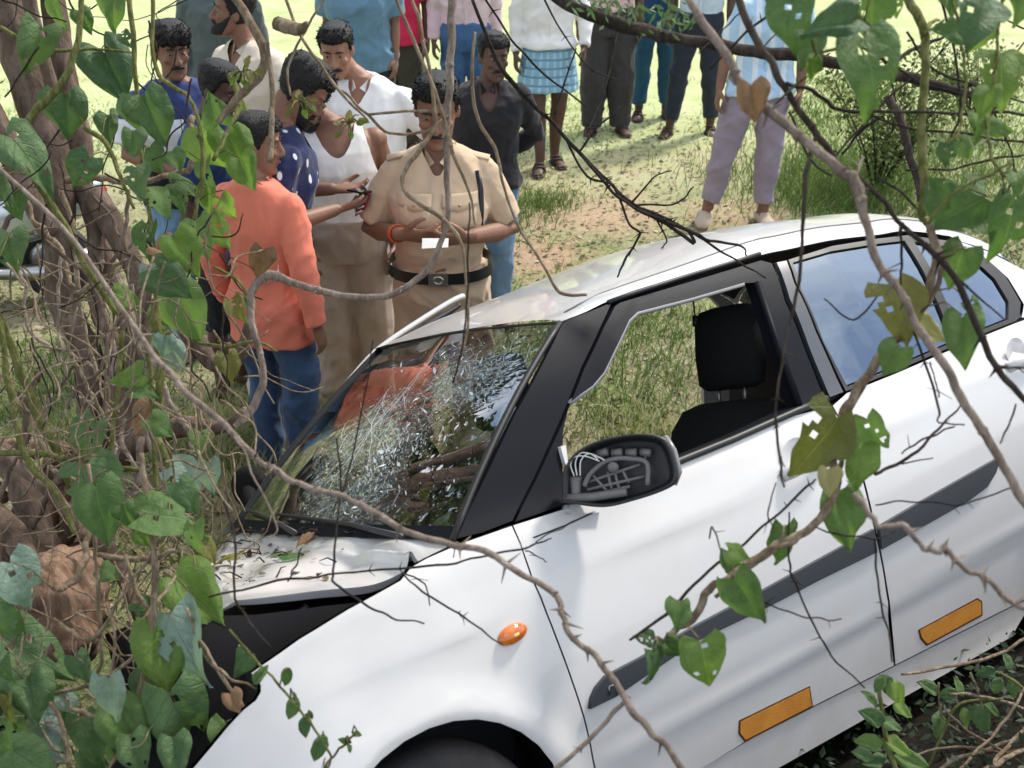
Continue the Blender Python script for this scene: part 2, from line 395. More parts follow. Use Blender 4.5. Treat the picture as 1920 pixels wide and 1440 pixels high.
def glass_mix(name, tint, refl, rough=.015, crack=None, bump=0):
    m = bpy.data.materials.new(name); m.use_nodes = True; t = m.node_tree; t.nodes.clear()
    o = t.nodes.new('ShaderNodeOutputMaterial'); tr = t.nodes.new('ShaderNodeBsdfTransparent'); tr.inputs[0].default_value = (*tint, 1)
    gl = t.nodes.new('ShaderNodeBsdfGlossy'); gl.inputs['Roughness'].default_value = rough; gl.inputs[0].default_value = (.66, .82, 1, 1) if name == 'tinted_window' else (1, 1, 1, 1)
    lw = t.nodes.new('ShaderNodeFresnel'); lw.inputs[0].default_value = 1.5
    f = mathn(m, 'MULTIPLY_ADD', lw.outputs[0], 1.0, refl, clamp=True)
    ms = t.nodes.new('ShaderNodeMixShader'); t.links.new(f, ms.inputs[0]); t.links.new(tr.outputs[0], ms.inputs[1]); t.links.new(gl.outputs[0], ms.inputs[2])
    last = ms.outputs[0]
    uv = t.nodes.new('ShaderNodeUVMap'); tco = t.nodes.new('ShaderNodeTexCoord')
    if bump:
        n = pos_noise(m, bump, 3, .5, tco.outputs['Object']); b = t.nodes.new('ShaderNodeBump'); b.inputs['Strength'].default_value = .5; b.inputs['Distance'].default_value = .03
        t.links.new(n, b.inputs['Height'])
        t.links.new(b.outputs[0], gl.inputs['Normal'])
    if crack:
        # shards: cells that shrink towards the points of impact, each cell tilted a little
        v = uv.outputs[0]; sx = t.nodes.new('ShaderNodeSeparateXYZ'); t.links.new(v, sx.inputs[0])
        mask = None; dark = None
        for (cx, cy, r) in crack:
            dx = mathn(m, 'SUBTRACT', sx.outputs[0], cx); dy = mathn(m, 'SUBTRACT', sx.outputs[1], cy)
            q = mathn(m, 'SQRT', mathn(m, 'ADD', mathn(m, 'MULTIPLY', dx, dx), mathn(m, 'MULTIPLY', dy, dy)))
            k = maprange(m, q, r, r*.25); mask = k if mask is None else mathn(m, 'MAXIMUM', mask, k)
        dn = pos_noise(m, 7, 4, .6, v); mask = mathn(m, 'MULTIPLY', mask, maprange(m, dn, .3, .55))
        edges = None; nrm = None
        for sc_, w_, am in ((13, .022, 1.0), (40, .07, .8)):
            vo = t.nodes.new('ShaderNodeTexVoronoi'); vo.feature = 'DISTANCE_TO_EDGE'; vo.inputs['Scale'].default_value = sc_
            vm = t.nodes.new('ShaderNodeVectorMath'); vm.operation = 'MULTIPLY_ADD'
            nz = t.nodes.new('ShaderNodeTexNoise'); nz.inputs['Scale'].default_value = 6; t.links.new(v, nz.inputs['Vector'])
            t.links.new(nz.outputs['Color'], vm.inputs[0]); vm.inputs[1].default_value = (.06, .06, 0); t.links.new(v, vm.inputs[2]); t.links.new(vm.outputs[0], vo.inputs['Vector'])
            e = mathn(m, 'MULTIPLY', maprange(m, vo.outputs['Distance'], w_, 0), am)
            if sc_ > 20: e = mathn(m, 'MULTIPLY', e, maprange(m, mask, .25, .7))
            edges = e if edges is None else mathn(m, 'MAXIMUM', edges, e)
        ec = mathn(m, 'MULTIPLY', edges, mask)
        vc = t.nodes.new('ShaderNodeTexVoronoi'); vc.inputs['Scale'].default_value = 38; t.links.new(v, vc.inputs['Vector'])
        bp = t.nodes.new('ShaderNodeBump'); bp.inputs['Strength'].default_value = .45; bp.inputs['Distance'].default_value = .012
        h = mathn(m, 'MULTIPLY', mathn(m, 'ADD', vc.outputs['Distance'], mathn(m, 'MULTIPLY', edges, .6)), mask)
        wv = pos_noise(m, 1.6, 2, .5, v); h = mathn(m, 'ADD', h, mathn(m, 'MULTIPLY', wv, .9)); t.links.new(h, bp.inputs['Height']); t.links.new(bp.outputs[0], gl.inputs['Normal'])
        df = t.nodes.new('ShaderNodeBsdfDiffuse'); df.inputs[0].default_value = (.75, .84, .82, 1)
        m2 = t.nodes.new('ShaderNodeMixShader'); t.links.new(mathn(m, 'MULTIPLY', ec, .14), m2.inputs[0]); t.links.new(last, m2.inputs[1]); t.links.new(df.outputs[0], m2.inputs[2]); last = m2.outputs[0]
        dg = t.nodes.new('ShaderNodeBsdfDiffuse'); dg.inputs[0].default_value = (.13, .23, .21, 1)
        m3 = t.nodes.new('ShaderNodeMixShader'); t.links.new(mathn(m, 'MULTIPLY', mathn(m, 'POWER', mask, 1.5), .20), m3.inputs[0]); t.links.new(last, m3.inputs[1]); t.links.new(dg.outputs[0], m3.inputs[2]); last = m3.outputs[0]
    t.links.new(last, o.inputs['Surface'])
    return m
M['screen_glass'] = glass_mix('cracked_screen_glass', (.52, .58, .56), .24, crack=((.45, .46, .27), (.36, .14, .22), (.22, .72, .22)))
M['film_glass'] = glass_mix('tinted_window', (.06, .07, .08), .20, .01, bump=1.6)

# ------------------------------------------------------------------ panel builder
def inside(p, poly):
    x, y = p; c = False; n = len(poly); j = n-1
    for i in range(n):
        xi, yi = poly[i]; xj, yj = poly[j]
        if (yi > y) != (yj > y) and x < (xj-xi)*(y-yi)/(yj-yi+1e-12)+xi: c = not c
        j = i
    return c
def area2(poly): return sum(poly[i-1][0]*poly[i][1]-poly[i][0]*poly[i-1][1] for i in range(len(poly)))
def densify(poly, st):
    o = []
    for i in range(len(poly)):
        a, b = np.array(poly[i]), np.array(poly[(i+1) % len(poly)]); k = max(1, int(np.hypot(*(b-a))/st))
        for q in range(k): o.append(tuple(a+(b-a)*q/k))
    return o
def inset(poly, d):
    n = len(poly); o = []; sg = 1 if area2(poly) > 0 else -1
    for i in range(n):
        a, b, c = (np.array(poly[(i+k) % n]) for k in (-1, 0, 1))
        e1 = (b-a)/(np.hypot(*(b-a))+1e-12); e2 = (c-b)/(np.hypot(*(c-b))+1e-12)
        nn = np.array([-e1[1]-e2[1], e1[0]+e2[0]])*sg; l = np.hypot(*nn)
        if l < .3: o.append(tuple(b)); continue
        nn /= l; cs = max(.5, nn @ (np.array([-e1[1], e1[0]])*sg)); o.append(tuple(b+nn*d/cs))
    return o
def panel(name, poly, m, parent, holes=(), gap=.0022, st=.035, off=0.0, flange=.014, mirror=False, fn=None, thick_in=None):
    """a pressed sheet lying on the side skin, its edges turned inwards"""
    fn = fn or halfw
    P = [densify(inset(poly, gap), st)] + [densify(inset(h, -gap), st) for h in holes]
    pts = []; loops = []
    for q in P:
        loops.append(list(range(len(pts), len(pts)+len(q)))); pts += q
    xs = [p[0] for p in P[0]]; zs = [p[1] for p in P[0]]; B = np.array(pts)
    for i in range(int((max(xs)-min(xs))/st)+1):
        for j in range(int((max(zs)-min(zs))/st)+1):
            p = (min(xs)+(i+.5)*st, min(zs)+(j+.5)*st)
            if inside(p, P[0]) and not any(inside(p, h) for h in P[1:]) and np.min(np.hypot(B[:, 0]-p[0], B[:, 1]-p[1])) > st*.45: pts.append(p)
    edges = [(l[i], l[(i+1) % len(l)]) for l in loops for i in range(len(l))]
    V, E_, F, *_ = delaunay_2d_cdt([Vector(p) for p in pts], edges, [], 0, 1e-6)
    F = [f for f in F if inside(tuple(sum((V[i] for i in f), Vector((0, 0)))/3), P[0]) and not any(inside(tuple(sum((V[i] for i in f), Vector((0, 0)))/3), h) for h in P[1:])]
    sg = 1 if mirror else -1
    v3 = [Vector((p.x, sg*(fn(p.x, p.y)+off), p.y)) for p in V]; nr = []
    e = .004
    for p in V:
        gx = (fn(p.x+e, p.y)-fn(p.x-e, p.y))/(2*e); gz = (fn(p.x, p.y+e)-fn(p.x, p.y-e))/(2*e); nr.append(Vector((-gx, sg, -gz)).normalized())
    faces = []
    for f in F:
        a, b, c = (v3[i] for i in f); n = (b-a).cross(c-a)
        faces.append(tuple(f) if n.y*sg > 0 else tuple(f)[::-1])
    if flange:
        for q in P:
            base = len(v3); k = len(q)
            for (x, z) in q:
                y = sg*(fn(x, z)+off); v3.append(Vector((x, y, z))); v3.append(Vector((x, y-sg*flange, z)))
            for i in range(k):
                t = q[(i+1) % k][0]-q[i-1][0], q[(i+1) % k][1]-q[i-1][1]; l = math.hypot(*t)+1e-9; oo = 1 if area2(q) > 0 else -1
                nn = Vector((t[1]/l*oo, 0, -t[0]/l*oo)); nr += [nn, nn]
            for i in range(k):
                j = (i+1) % k; faces.append((base+2*i, base+2*j, base+2*j+1, base+2*i+1))
    o = mk(name, v3, faces, m, parent)
    o.data.normals_split_custom_set_from_vertices([tuple(n) for n in nr])
    return o
def S(pts): return [side(*p) for p in pts]
def grid(name, fn, nu, nv, m, parent, uv=True, flip=False, wrap=False):
    V = [fn(i/nu, j/nv) for j in range(nv+1) for i in range(nu+1)]; w = nu+1
    F = [(j*w+i, j*w+i+1, (j+1)*w+i+1, (j+1)*w+i) for j in range(nv) for i in range(nu)]
    if flip: F = [f[::-1] for f in F]
    o = mk(name, V, F, m, parent)
    if uv:
        l = o.data.uv_layers.new(name='UVMap')
        for lp in o.data.loops:
            k = lp.vertex_index; l.data[lp.index].uv = ((k % w)/nu, (k//w)/nv)
    return o
CAR = empty('crashed_car'); CAR.matrix_world = CAR_M
tag(CAR, 'white saloon car with smashed windscreen and popped bonnet, nose against the tree', 'car')

def build_car():
    global BON, WS
    pm = M['paint']
    arc = lambda cx, a0, a1, r=.325, n=16: [(cx+r*math.cos(math.radians(a0+(a1-a0)*i/n)), ARCH[1]+r*math.sin(math.radians(a0+(a1-a0)*i/n))) for i in range(n+1)]
    shut = S([(960, 984), (1000, 1090), (1095, 1345)])+[(.455, .40), (.475, .235)]
    top = S([(862, 1018), (800, 1045), (770, 1062), (750, 1087), (700, 1115), (650, 1142), (560, 1197), (490, 1246)])
    notch = S([(468, 1262), (478, 1272), (487, 1285), (487, 1297), (478, 1312), (455, 1330), (425, 1362), (360, 1440)])
    fend = shut[:1]+top+notch+[(-.50, .68), (-.55, .52), (-.33, .42)]+arc(ARCH[0], 162, -8)+[(.36, .2345), (.47, .235)]+shut[::-1][1:-1]
    fender = panel('fender', fend, pm, CAR)
    bump = [(-.33, .417), (-.55, .515), (-.62, .45), (-.64, .30), (-.58, .17), (-.36, .19), (-.315, .27), (-.28, .41)]
    panel('front_bumper', bump, pm, CAR)
    fd = shut+[(.49, .222), (1.0, .235), (1.588, .205), (1.57, .40), (1.553, .61), (1.551, .80), (1.552, .975)]+S([(1490, 778), (1371, 830), (1267, 872), (1060, 952)])
    fdoor = panel('front_door', fd, pm, CAR)
    rarc = arc(2.70, 172, 100, .37)
    rd = [(1.556, .975), (1.555, .80), (1.557, .61), (1.574, .40), (1.592, .205)]+[(2.305, .17), (2.33, .30)]+rarc+[(2.655, .80), (2.66, .95), (2.665, 1.022)]+S([(1905, 604), (1835, 632), (1677, 700), (1587, 736)])
    rdoor = panel('rear_door', rd, pm, CAR)
    wf = [(-9, 0)]
    # roof-side rail line shared by the frames and the roof
    rail = S([(1056, 597), (1100, 581), (1150, 561), (1300, 517), (1427, 478), (1480, 467), (1560, 450), (1647, 440), (1700, 433), (1790, 444)])+[(2.60, 1.335), (2.74, 1.27), (2.88, 1.17), (3.0, 1.065)]
    qp = [(2.672, 1.022), (2.667, .95), (2.662, .80), (2.65, .69)]+arc(2.70, 98, -10, .37)+[(3.12, .20), (3.35, .26), (3.44, .42), (3.45, .70), (3.40, .96), (3.0, 1.03), (3.0, 1.062), (2.88, 1.165), (2.74, 1.265), (2.62, 1.325), (2.56, 1.335)]+S([(1850, 486), (1890, 522), (1919, 570), (1915, 596)])
    panel('quarter_panel', qp, pm, CAR)
    sill = [(.345, .232), (.75, .233), (1.0, .233), (1.588, .203), (2.30, .168), (2.315, .135), (2.2, .075), (.9, .115), (.40, .13), (.345, .17)]
    panel('sill', sill, pm, CAR, off=-.004, flange=.05)
    # --- glasshouse
    ap = S([(852, 1012), (965, 775), (1053, 606), (1062, 599), (1100, 585), (1148, 566), (1128, 612), (1091, 690), (1051, 790), (1001, 900), (962, 978), (905, 1000)])
    panel('windscreen_pillar', ap, M['black_gloss'], CAR)
    hole = S([(1057, 811), (1069, 757), (1090, 740), (1112, 725), (1134, 699), (1155, 656), (1181, 602), (1198, 587), (1302, 560), (1397, 532), (1418, 531), (1430, 565), (1453, 639), (1496, 758), (1487, 763), (1371, 818), (1267, 860), (1062, 935), (1058, 930)])
    ring = S([(964, 980), (1003, 901), (1054, 791), (1094, 691), (1131, 613), (1152, 573), (1162, 566), (1300, 525), (1426, 487), (1448, 493), (1473, 565), (1510, 655), (1548, 748), (1490, 773), (1371, 826), (1267, 868), (1060, 948)])
    panel('window_frame', ring, M['black_gloss'], fdoor, holes=[hole], flange=.045)
    inner = S([(1057, 811), (1069, 757), (1112, 725), (1134, 699), (1155, 656), (1181, 602), (1198, 587), (1302, 560), (1397, 532)])
    t = MB(); t.tube([(x, -halfw(x, z)+.008, z) for x, z in inner[1:]], .0075, 6); t.build('window_channel', mat('channel_grey', (.33, .33, .33), .4), fdoor)
    t = MB(); q = S([(1418, 531), (1453, 639), (1496, 760)]); t.tube([(x, -halfw(x, z)-.004, z) for x, z in q], .011, 8); t.build('glass_run', M['black_gloss'], fdoor)
    t = MB(); q = S([(1060, 946), (1160, 909), (1267, 866), (1371, 824), (1490, 771), (1547, 748)]); t.tube([(x, -halfw(x, z)-.006, z) for x, z in q], .010, 8); t.build('waist_seal', M['rubber'], fdoor)
    t = MB(); q = S([(1140, 567), (1190, 549), (1300, 514), (1390, 487), (1424, 476)]); t.tube([(x, -halfw(x, z)-.001, z) for x, z in q], .007, 6); t.build('drip_channel', M['rubber'], CAR)
    bs = S([(1455, 491), (1475, 487), (1490, 530), (1530, 620), (1583, 736), (1556, 746), (1518, 655), (1480, 560)])
    panel('pillar_trim', bs, mat('pillar_film', (.045, .05, .058), .3, coat=.5), rdoor)
    wo = S([(1477, 486), (1560, 460), (1647, 446), (1700, 440), (1790, 452), (1845, 480), (1886, 518), (1915, 568), (1912, 597), (1905, 603), (1835, 630), (1677, 698), (1586, 735), (1532, 620), (1492, 530)])
    wi = S([(1488, 493), (1560, 472), (1647, 458), (1700, 452), (1780, 464), (1824, 486), (1865, 523), (1890, 564), (1890, 598), (1835, 620), (1677, 688), (1590, 724), (1545, 640), (1505, 545)])
    panel('window_frame', wo, M['rubber'], rdoor, holes=[wi], flange=.02)
    panel('window_pane', wi, M['film_glass'], rdoor, off=-.008, flange=0)
    dv = S([(1694, 450), (1712, 450), (1790, 604), (1774, 610)]); panel('divider_bar', dv, M['rubber'], rdoor, off=.0015)
    # --- trim on the flank
    mo = S([(1100, 1331), (1103, 1308), (1112, 1288), (1130, 1266), (1160, 1250), (1200, 1229), (1300, 1171), (1420, 1108), (1533, 1046), (1634, 990)])
    mo += S([(1640, 1036), (1533, 1088), (1420, 1147), (1300, 1204), (1215, 1262), (1150, 1307)])
    hump = lambda p: (lambda x, z: halfw(x, z))
    mld = panel('side_moulding', mo, M['moulding'], fdoor, off=.012, flange=.02)
    q = [(1136, 1302), (1135, 1286), (1146, 1282), (1152, 1300)]; e = MB()
    pl = [side(*k) for k in q]; e.tube([(x, -halfw(x, z)-.0135, z) for x, z in (pl[0], pl[1], pl[2], pl[3])], .0024, 6); e.build('emblem', M['steel'], mld)
    mo2 = S([(1642, 986), (1717, 942), (1800, 895), (1867, 857), (1869, 866), (1862, 888), (1845, 915), (1812, 940), (1730, 986), (1647, 1032)])
    panel('side_moulding', mo2, M['moulding'], rdoor, off=.012, flange=.02)
    for pl, par in (([(1385, 1351), (1518, 1286), (1524, 1325), (1396, 1391), (1384, 1376)], fdoor), ([(1721, 1181), (1832, 1121), (1841, 1127), (1842, 1154), (1737, 1211), (1725, 1198)], rdoor)):
        panel('tape_border', S(pl), mat('tape_edge', (.10, .035, .012), .5), par, off=.0012, flange=.002, gap=0)
    panel('reflector_tape', S([(1388, 1353), (1516, 1290), (1521, 1323), (1397, 1387), (1387, 1374)]), M['tape'], fdoor, off=.0025, flange=.003, gap=0)
    panel('reflector_tape', S([(1724, 1182), (1831, 1125), (1838, 1129), (1839, 1152), (1738, 1207), (1728, 1196)]), M['tape'], rdoor, off=.0025, flange=.003, gap=0)
    x, z = side(960, 1189); ang = math.radians(4)
    b = MB(); R = Matrix.Rotation(-ang, 3, 'Y'); b.ball((x, -halfw(x, z)-.002, z), (.040, .017, .021), 20, 14, R); b.build('side_indicator', M['amber'], fender)
    b = MB(); b.ball((x, -halfw(x, z)-.006, z), (.016, .0145, .009), 14, 10, R); b.build('lens_bulb', mat('bulb_glow', (.95, .62, .2), .1, coat=1), fender)
    for (hu, hv, hx, hz, par) in ((1500, 862, 1.36, .885, fdoor), (1910, 668, 2.46, .925, rdoor)):
        x, z = side(hu, hv)
        y = -halfw(x, z)
        b = MB(); pts = spline([(x-.085, y-.006, z-.022), (x-.055, y-.030, z-.014), (x+.01, y-.036, z-.006), (x+.075, y-.030, z+.004), (x+.105, y-.004, z+.006)], 5)
        b.tube(pts, [(.012, .018)]*len(pts), 10, flat=(0, 1, 0)); hd = b.build('door_handle', pm, par)
        b = MB(); rr = [[Vector((x-.01+math.cos(a)*r*1.25, y+.012*(1-(r/.046))-.0012, z+.016+math.sin(a)*r)) for a in np.linspace(0, 2*math.pi, 25)[:-1]] for r in (.004, .02, .036, .046)]
        b.loft(rr, cap=False); b.build('handle_recess', mat('recess_paint', (.62, .62, .62), .3, coat=.6), par)
    # waist fold under the mirror
    t = MB(); q = S([(1000, 1008), (1060, 985), (1110, 962)]); t.tube([(x, -halfw(x, z)-.0005, z) for x, z in q], .002, 4); t.build('body_crease', M['rubber'], fdoor)
    # --- windscreen, roof
    nb = side(852, 1013); nt_ = side(1053, 605)
    c00 = Vector((nb[0], -halfw(*nb)+.006, nb[1])); c01 = Vector((nt_[0], -halfw(*nt_)+.006, nt_[1]))
    c10 = on_plane(438, 992, .62); c11 = on_plane(713, 656, .575)
    def ws(u, v):
        u2 = u; a = c00.lerp(c10, u2); b = c01.lerp(c11, u2); p = a.lerp(b, v)
        k = 1-(2*u-1)**2; return p+Vector((-.085*k*(1-.55*v), 0, .02*k))+Vector((-.02, 0, .025))*(4*v*(1-v))*.6
    g = grid('windscreen', ws, 34, 24, M['screen_glass'], CAR, flip=True)
    seal = MB(); seal.tube([ws(0, v) for v in np.linspace(0, 1, 12)], .009, 6); seal.tube([ws(1, v) for v in np.linspace(0, 1, 12)], .012, 6); seal.tube([ws(u, 1)+Vector((0, 0, .001)) for u in np.linspace(0, 1, 16)], .004, 6)
    seal.build('screen_seal', M['rubber'], g)
    rc = random.Random(5); q = MB(); C0 = (.46, .47); arms_ = []
    wl = lambda u, v: ws(min(.985, max(.015, u)), min(.985, max(.015, v)))+Vector((-.002, -.001, .003))
    for k in range(26):
        if k % 5 in (1, 3): arms_.append([C0]); continue
        a = 6.283*k/26+rc.uniform(-.12, .12); ln = rc.uniform(.10, .30)*(1 if k % 3 else 1.5); pts = []; u, v = C0; n_ = int(ln/.03)+2
        for j in range(n_): pts.append((u, v)); a += rc.gauss(0, .16); u += math.cos(a)*.03*.75; v += math.sin(a)*.03*1.2
        arms_.append(pts); q.tube([wl(*p) for p in pts], [.00055*(1-.7*j/n_) for j in range(n_)], 4, cap=False)
        if rc.random() < .7 and n_ > 6:
            j = rc.randint(2, n_-3); u, v = pts[j]; b_ = a+rc.choice([-1, 1])*rc.uniform(.5, .9); pp = []
            for j in range(rc.randint(3, 7)): pp.append((u, v)); b_ += rc.gauss(0, .2); u += math.cos(b_)*.02; v += math.sin(b_)*.03
            q.tube([wl(*p) for p in pp], .0004, 4, cap=False)
    for ring in (1, 2, 3, 5, 7):
        for k in range(26):
            if rc.random() < .5 and len(arms_[k]) > ring and len(arms_[(k+1) % 26]) > ring: q.tube([wl(*arms_[k][ring]), wl(*[(x+y)/2+rc.uniform(-.006, .006) for x, y in zip(arms_[k][ring], arms_[(k+1) % 26][ring])]), wl(*arms_[(k+1) % 26][ring])], .00045, 4, cap=False)
    q.build('crack_lines', mat('crack_white', (.72, .78, .76), .3), g)['kind'] = 'stuff'
    q = MB()
    for k in range(1300):     # loose splinters of glass clinging to the screen
        a = rc.uniform(0, 6.283); r_ = abs(rc.gauss(0, .26)); u, v = C0[0]-.14+math.cos(a)*r_*.7, C0[1]-.1+math.sin(a)*r_*1.6
        if not (.03 < u < .93 and .04 < v < .96): continue
        p = wl(u, v); l = rc.uniform(.002, .0055)*(1+1.6*(rc.random() < .10)); t = Vector((rc.gauss(.8, .5), rc.gauss(.35, .35), rc.gauss(.55, .5))).normalized(); b_ = t.cross(Vector((-.7, 0, .7))).normalized()*l*rc.uniform(.15, .5); q.add([p-t*l, p+b_, p+t*l, p-b_], [(0, 1, 2, 3)])
    q.build('glass_splinters', mat('splinter', (.82, .88, .87), .15, coat=1), g)['kind'] = 'stuff'
    mb = grid('black_band', lambda u, v: ws(u, v*.05)+Vector((-.003, 0, .003)), 20, 1, M['black_gloss'], g, flip=True)
    RL = spline(rail, 4); RX = RL[:, 0]; RZ = RL[:, 1]
    x0, x1 = c01.x, 2.74
    def rooff(u, v, dz=0):
        # u: along, v: near -> far
        t = 2*v-1; k = 1-t*t
        xf = ws(v, 1)
        xr = 2.80; x = xf.x+(xr-xf.x)*u - .0
        zr = float(np.interp(x if x < xr else xr, RX, RZ)); w = halfw(x, zr)
        s = math.sin(t*math.pi/2*.92)/math.sin(math.pi/2*.92)
        y = w*s if True else 0
        crown = (.035+.085*min(1, (x-.8)/.9))*(1-(abs(t))**2.3)
        if x > 2.2: crown += .10*(1-t*t)*((x-2.2)/.6)**2*.3
        p = Vector((x, y, zr+crown+dz)); b = max(0, 1-u*9)
        edge = Vector((xf.x, xf.y, xf.z+.004)); p = p.lerp(Vector((x, p.y, edge.z+(zr-RZ[0])*0+ (p.z-edge.z)*.0)), b*b) if b > 0 else p
        return p
    roof = grid('roof', rooff, 60, 36, pm, CAR)
    hl = grid('headliner', lambda u, v: rooff(.03+.94*u, .06+.88*v, -.035), 24, 16, M['headliner'], CAR, flip=True)
    for sg in (1, -1):
        t = MB(); vv = .5+sg*.40; t.tube([rooff(u, vv)+Vector((0, 0, .0005)) for u in np.linspace(.03, .98, 26)], .0035, 4); t.build('roof_seam', mat('seam_grey', (.16, .16, .16), .5), roof)
    rg0 = rooff(1, .02); 
    def rgl(u, v):
        a = rooff(1, .04+.92*u); b = Vector((3.06, (u-.5)*1.22, 1.05+.03*(1-(2*u-1)**2))); return a.lerp(b, v)
    grid('rear_screen', rgl, 16, 8, M['film_glass'], CAR)
    def boot(u, v):
        y = (2*u-1); x = 3.0+.47*v; k = 1-y*y
        return Vector((x-.04*(1-k)*v, y*halfw(min(x, 3.4), 1.0)*.985, 1.035+.03*k-.045*v*v))
    grid('boot_lid', boot, 20, 8, pm, CAR)
    grid('rear_bumper', lambda u, v: Vector((3.47+.03*math.sin(v*3.1)-.06*(2*u-1)**4, (2*u-1)*.70, .99-.73*v)), 20, 10, pm, CAR)
    # --- far side (seen through the glass and past the windscreen)
    if 0: ff = panel('far_fender', [(.40, .90), (.26, .90), (.16, .85), (.10, .75), (.12, .64)]+arc(ARCH[0], 70, -8)+[(.36, .235), (.475, .235), (.44, .51), (.39, .84)], pm, CAR, mirror=True)
    fdd = panel('far_front_door', fd, pm, CAR, mirror=True, off=-.05); pass
    panel('door_card', inset(fd, .02), M['black_plastic'], fdd, mirror=True, off=-.05, flange=0)
    panel('far_quarter_panel', qp, pm, CAR, mirror=True); panel('far_sill', sill, pm, CAR, mirror=True, flange=.05)
    # white edge strip of the far screen pillar and roof, with the black gap inside it
    e = MB(); L1 = [on_plane(*p, .66) for p in ((446, 978), (500, 915), (560, 836), (625, 752), (690, 674), (730, 640), (790, 600), (845, 566), (868, 555))]
    e.tube(spline(L1, 4), [(.016, .011)]*33, 8, flat=(0, 1, 0)); e.build('far_drip_rail', pm, CAR)
    e = MB(); L2 = [on_plane(*p, .63) for p in ((452, 985), (512, 915), (573, 838), (640, 755), (705, 680), (745, 645), (800, 610), (850, 580), (860, 572))]
    e.tube(spline(L2, 4), [(.013, .010)]*33, 8, flat=(0, 1, 0)); e.build('far_gutter', M['rubber'], CAR)
    # far rear door, swung open on its hinges
    hd = empty('far_rear_door'); hd.parent = CAR; hd.location = (1.56, .80, 0); hd.rotation_euler = (0, 0, math.radians(68))
    md = [(x-1.56, z) for x, z in rd]
    o = panel('door_skin', md, pm, hd, mirror=True, fn=lambda x, z: halfw(x+1.56, z)-.80)
    panel('door_card', inset(md, .02), M['black_plastic'], hd, mirror=True, fn=lambda x, z: halfw(x+1.56, z)-.85, flange=0)
    # --- cabin
    b = MB(); b.box((1.40, 0, .20), (2.3, 1.36, .06)); b.box((.36, 0, .52), (.05, 1.35, .72)); b.build('cabin_floor', M['void'], CAR)
    grid('dashboard', lambda u, v: Vector((.33+.40*v-.05*(1-(2*u-1)**2)*(1-v)+.05*math.sin(v*3.1)*0, -.70+1.40*u, .955+.035*math.sin(math.pi*v)-(.25*max(0, v-.75)*4*(v-.75)))), 24, 16, mat('dash_grain', (.03, .031, .033), .6, bump=.3, bscale=300), CAR)
    b = MB(); b.box((.72, 0, .72), (.10, 1.34, .40)); b.build('dash_front', M['black_plastic'], CAR)
    a = np.linspace(0, 2*math.pi, 33); b = MB(); Rm = Matrix.Rotation(math.radians(-62), 3, 'Y')
    b.tube([Vector((.83, .36, .93))+Rm @ Vector((.18*math.cos(k), .18*math.sin(k), 0)) for k in a], .014, 8, cap=False)
    for k in (0, 2.2, 4.1): b.tube([Vector((.83, .36, .93)), Vector((.83, .36, .93))+Rm @ Vector((.17*math.cos(k), .17*math.sin(k), 0))], .018, 6)
    b.ball((.83, .36, .93), (.04, .06, .06)); b.build('steering_wheel', M['black_plastic'], CAR)
    for sy, dx in ((-.37, 0), (.37, -.36)):
        s = empty('seat'); s.parent = CAR; s.location = (dx, sy, 0)
        def cushion(name, rows, par):
            q = MB(); rings = []
            for (c, w, d, n) in rows:
                c = Vector(c); n = Vector(n).normalized(); rings.append([c+Vector((0, w*math.copysign(abs(math.cos(k))**.72, math.cos(k)), 0))+n*(d*math.copysign(abs(math.sin(k))**.75, math.sin(k))) for k in np.linspace(0, 2*math.pi, 29)[:-1]])
            q.loft(rings); return q.build(name, M['fabric_dark'], par)
        nb_ = (-1, 0, .28)
        sb = cushion('backrest', [((1.38, 0, .38), .20, .05, nb_), ((1.42, 0, .45), .235, .085, nb_), ((1.50, 0, .75), .245, .085, nb_), ((1.565, 0, .93), .225, .075, nb_), ((1.60, 0, .985), .20, .06, nb_), ((1.612, 0, 1.005), .14, .03, nb_)], s)
        cushion('headrest', [((1.615, 0, 1.045), .10, .02, nb_), ((1.620, 0, 1.06), .125, .045, nb_), ((1.645, 0, 1.15), .135, .055, nb_), ((1.665, 0, 1.25), .13, .05, nb_), ((1.672, 0, 1.285), .115, .035, nb_), ((1.675, 0, 1.295), .07, .012, nb_)], s)
        q = MB()
        for k in (-.055, .055): q.tube([(1.60, k, .97), (1.622, k, 1.08)], .0065, 8)
        q.build('headrest_post', M['steel'], s)
        cushion('seat_cushion', [((1.42, 0, .46), .235, .07, (0, 0, 1)), ((1.2, 0, .46), .245, .08, (0, 0, 1)), ((.98, 0, .47), .24, .075, (0, 0, 1)), ((.93, 0, .45), .2, .03, (0, 0, 1))], s)
    b = MB(); b.tube([(2.05, -.62, .50), (2.05, .40, .50)], [(.12, .26)]*2, 14, flat=(0, 0, 1)); b.build('rear_bench', M['fabric_dark'], CAR)
    b = MB(); b.tube([(2.40, -.60, .78), (2.40, .36, .78)], [(.30, .08)]*2, 14, flat=(.2, 0, 1)); b.build('bench_back', M['fabric_dark'], CAR)
    b = MB(); p0 = on_plane(1303, 562, -.30); p1 = on_plane(1303, 592, -.30); p2 = on_plane(1303, 612, -.30); b.tube([p0+Vector((0, 0, .05)), p1], .003, 6); b.tube([p1, p2], .009, 6); b.build('hanging_tag', M['black_plastic'], CAR)
    panel('door_card', inset(fd, .02), M['black_plastic'], fdoor, off=-.06, flange=0); panel('door_card', inset(rd, .02), M['black_plastic'], rdoor, off=-.06, flange=0)
    bp = [(1.50, .96), (1.66, .98), (1.72, 1.36), (1.60, 1.36)]; panel('pillar_inner', bp, M['headliner'], CAR, off=-.05, flange=0)
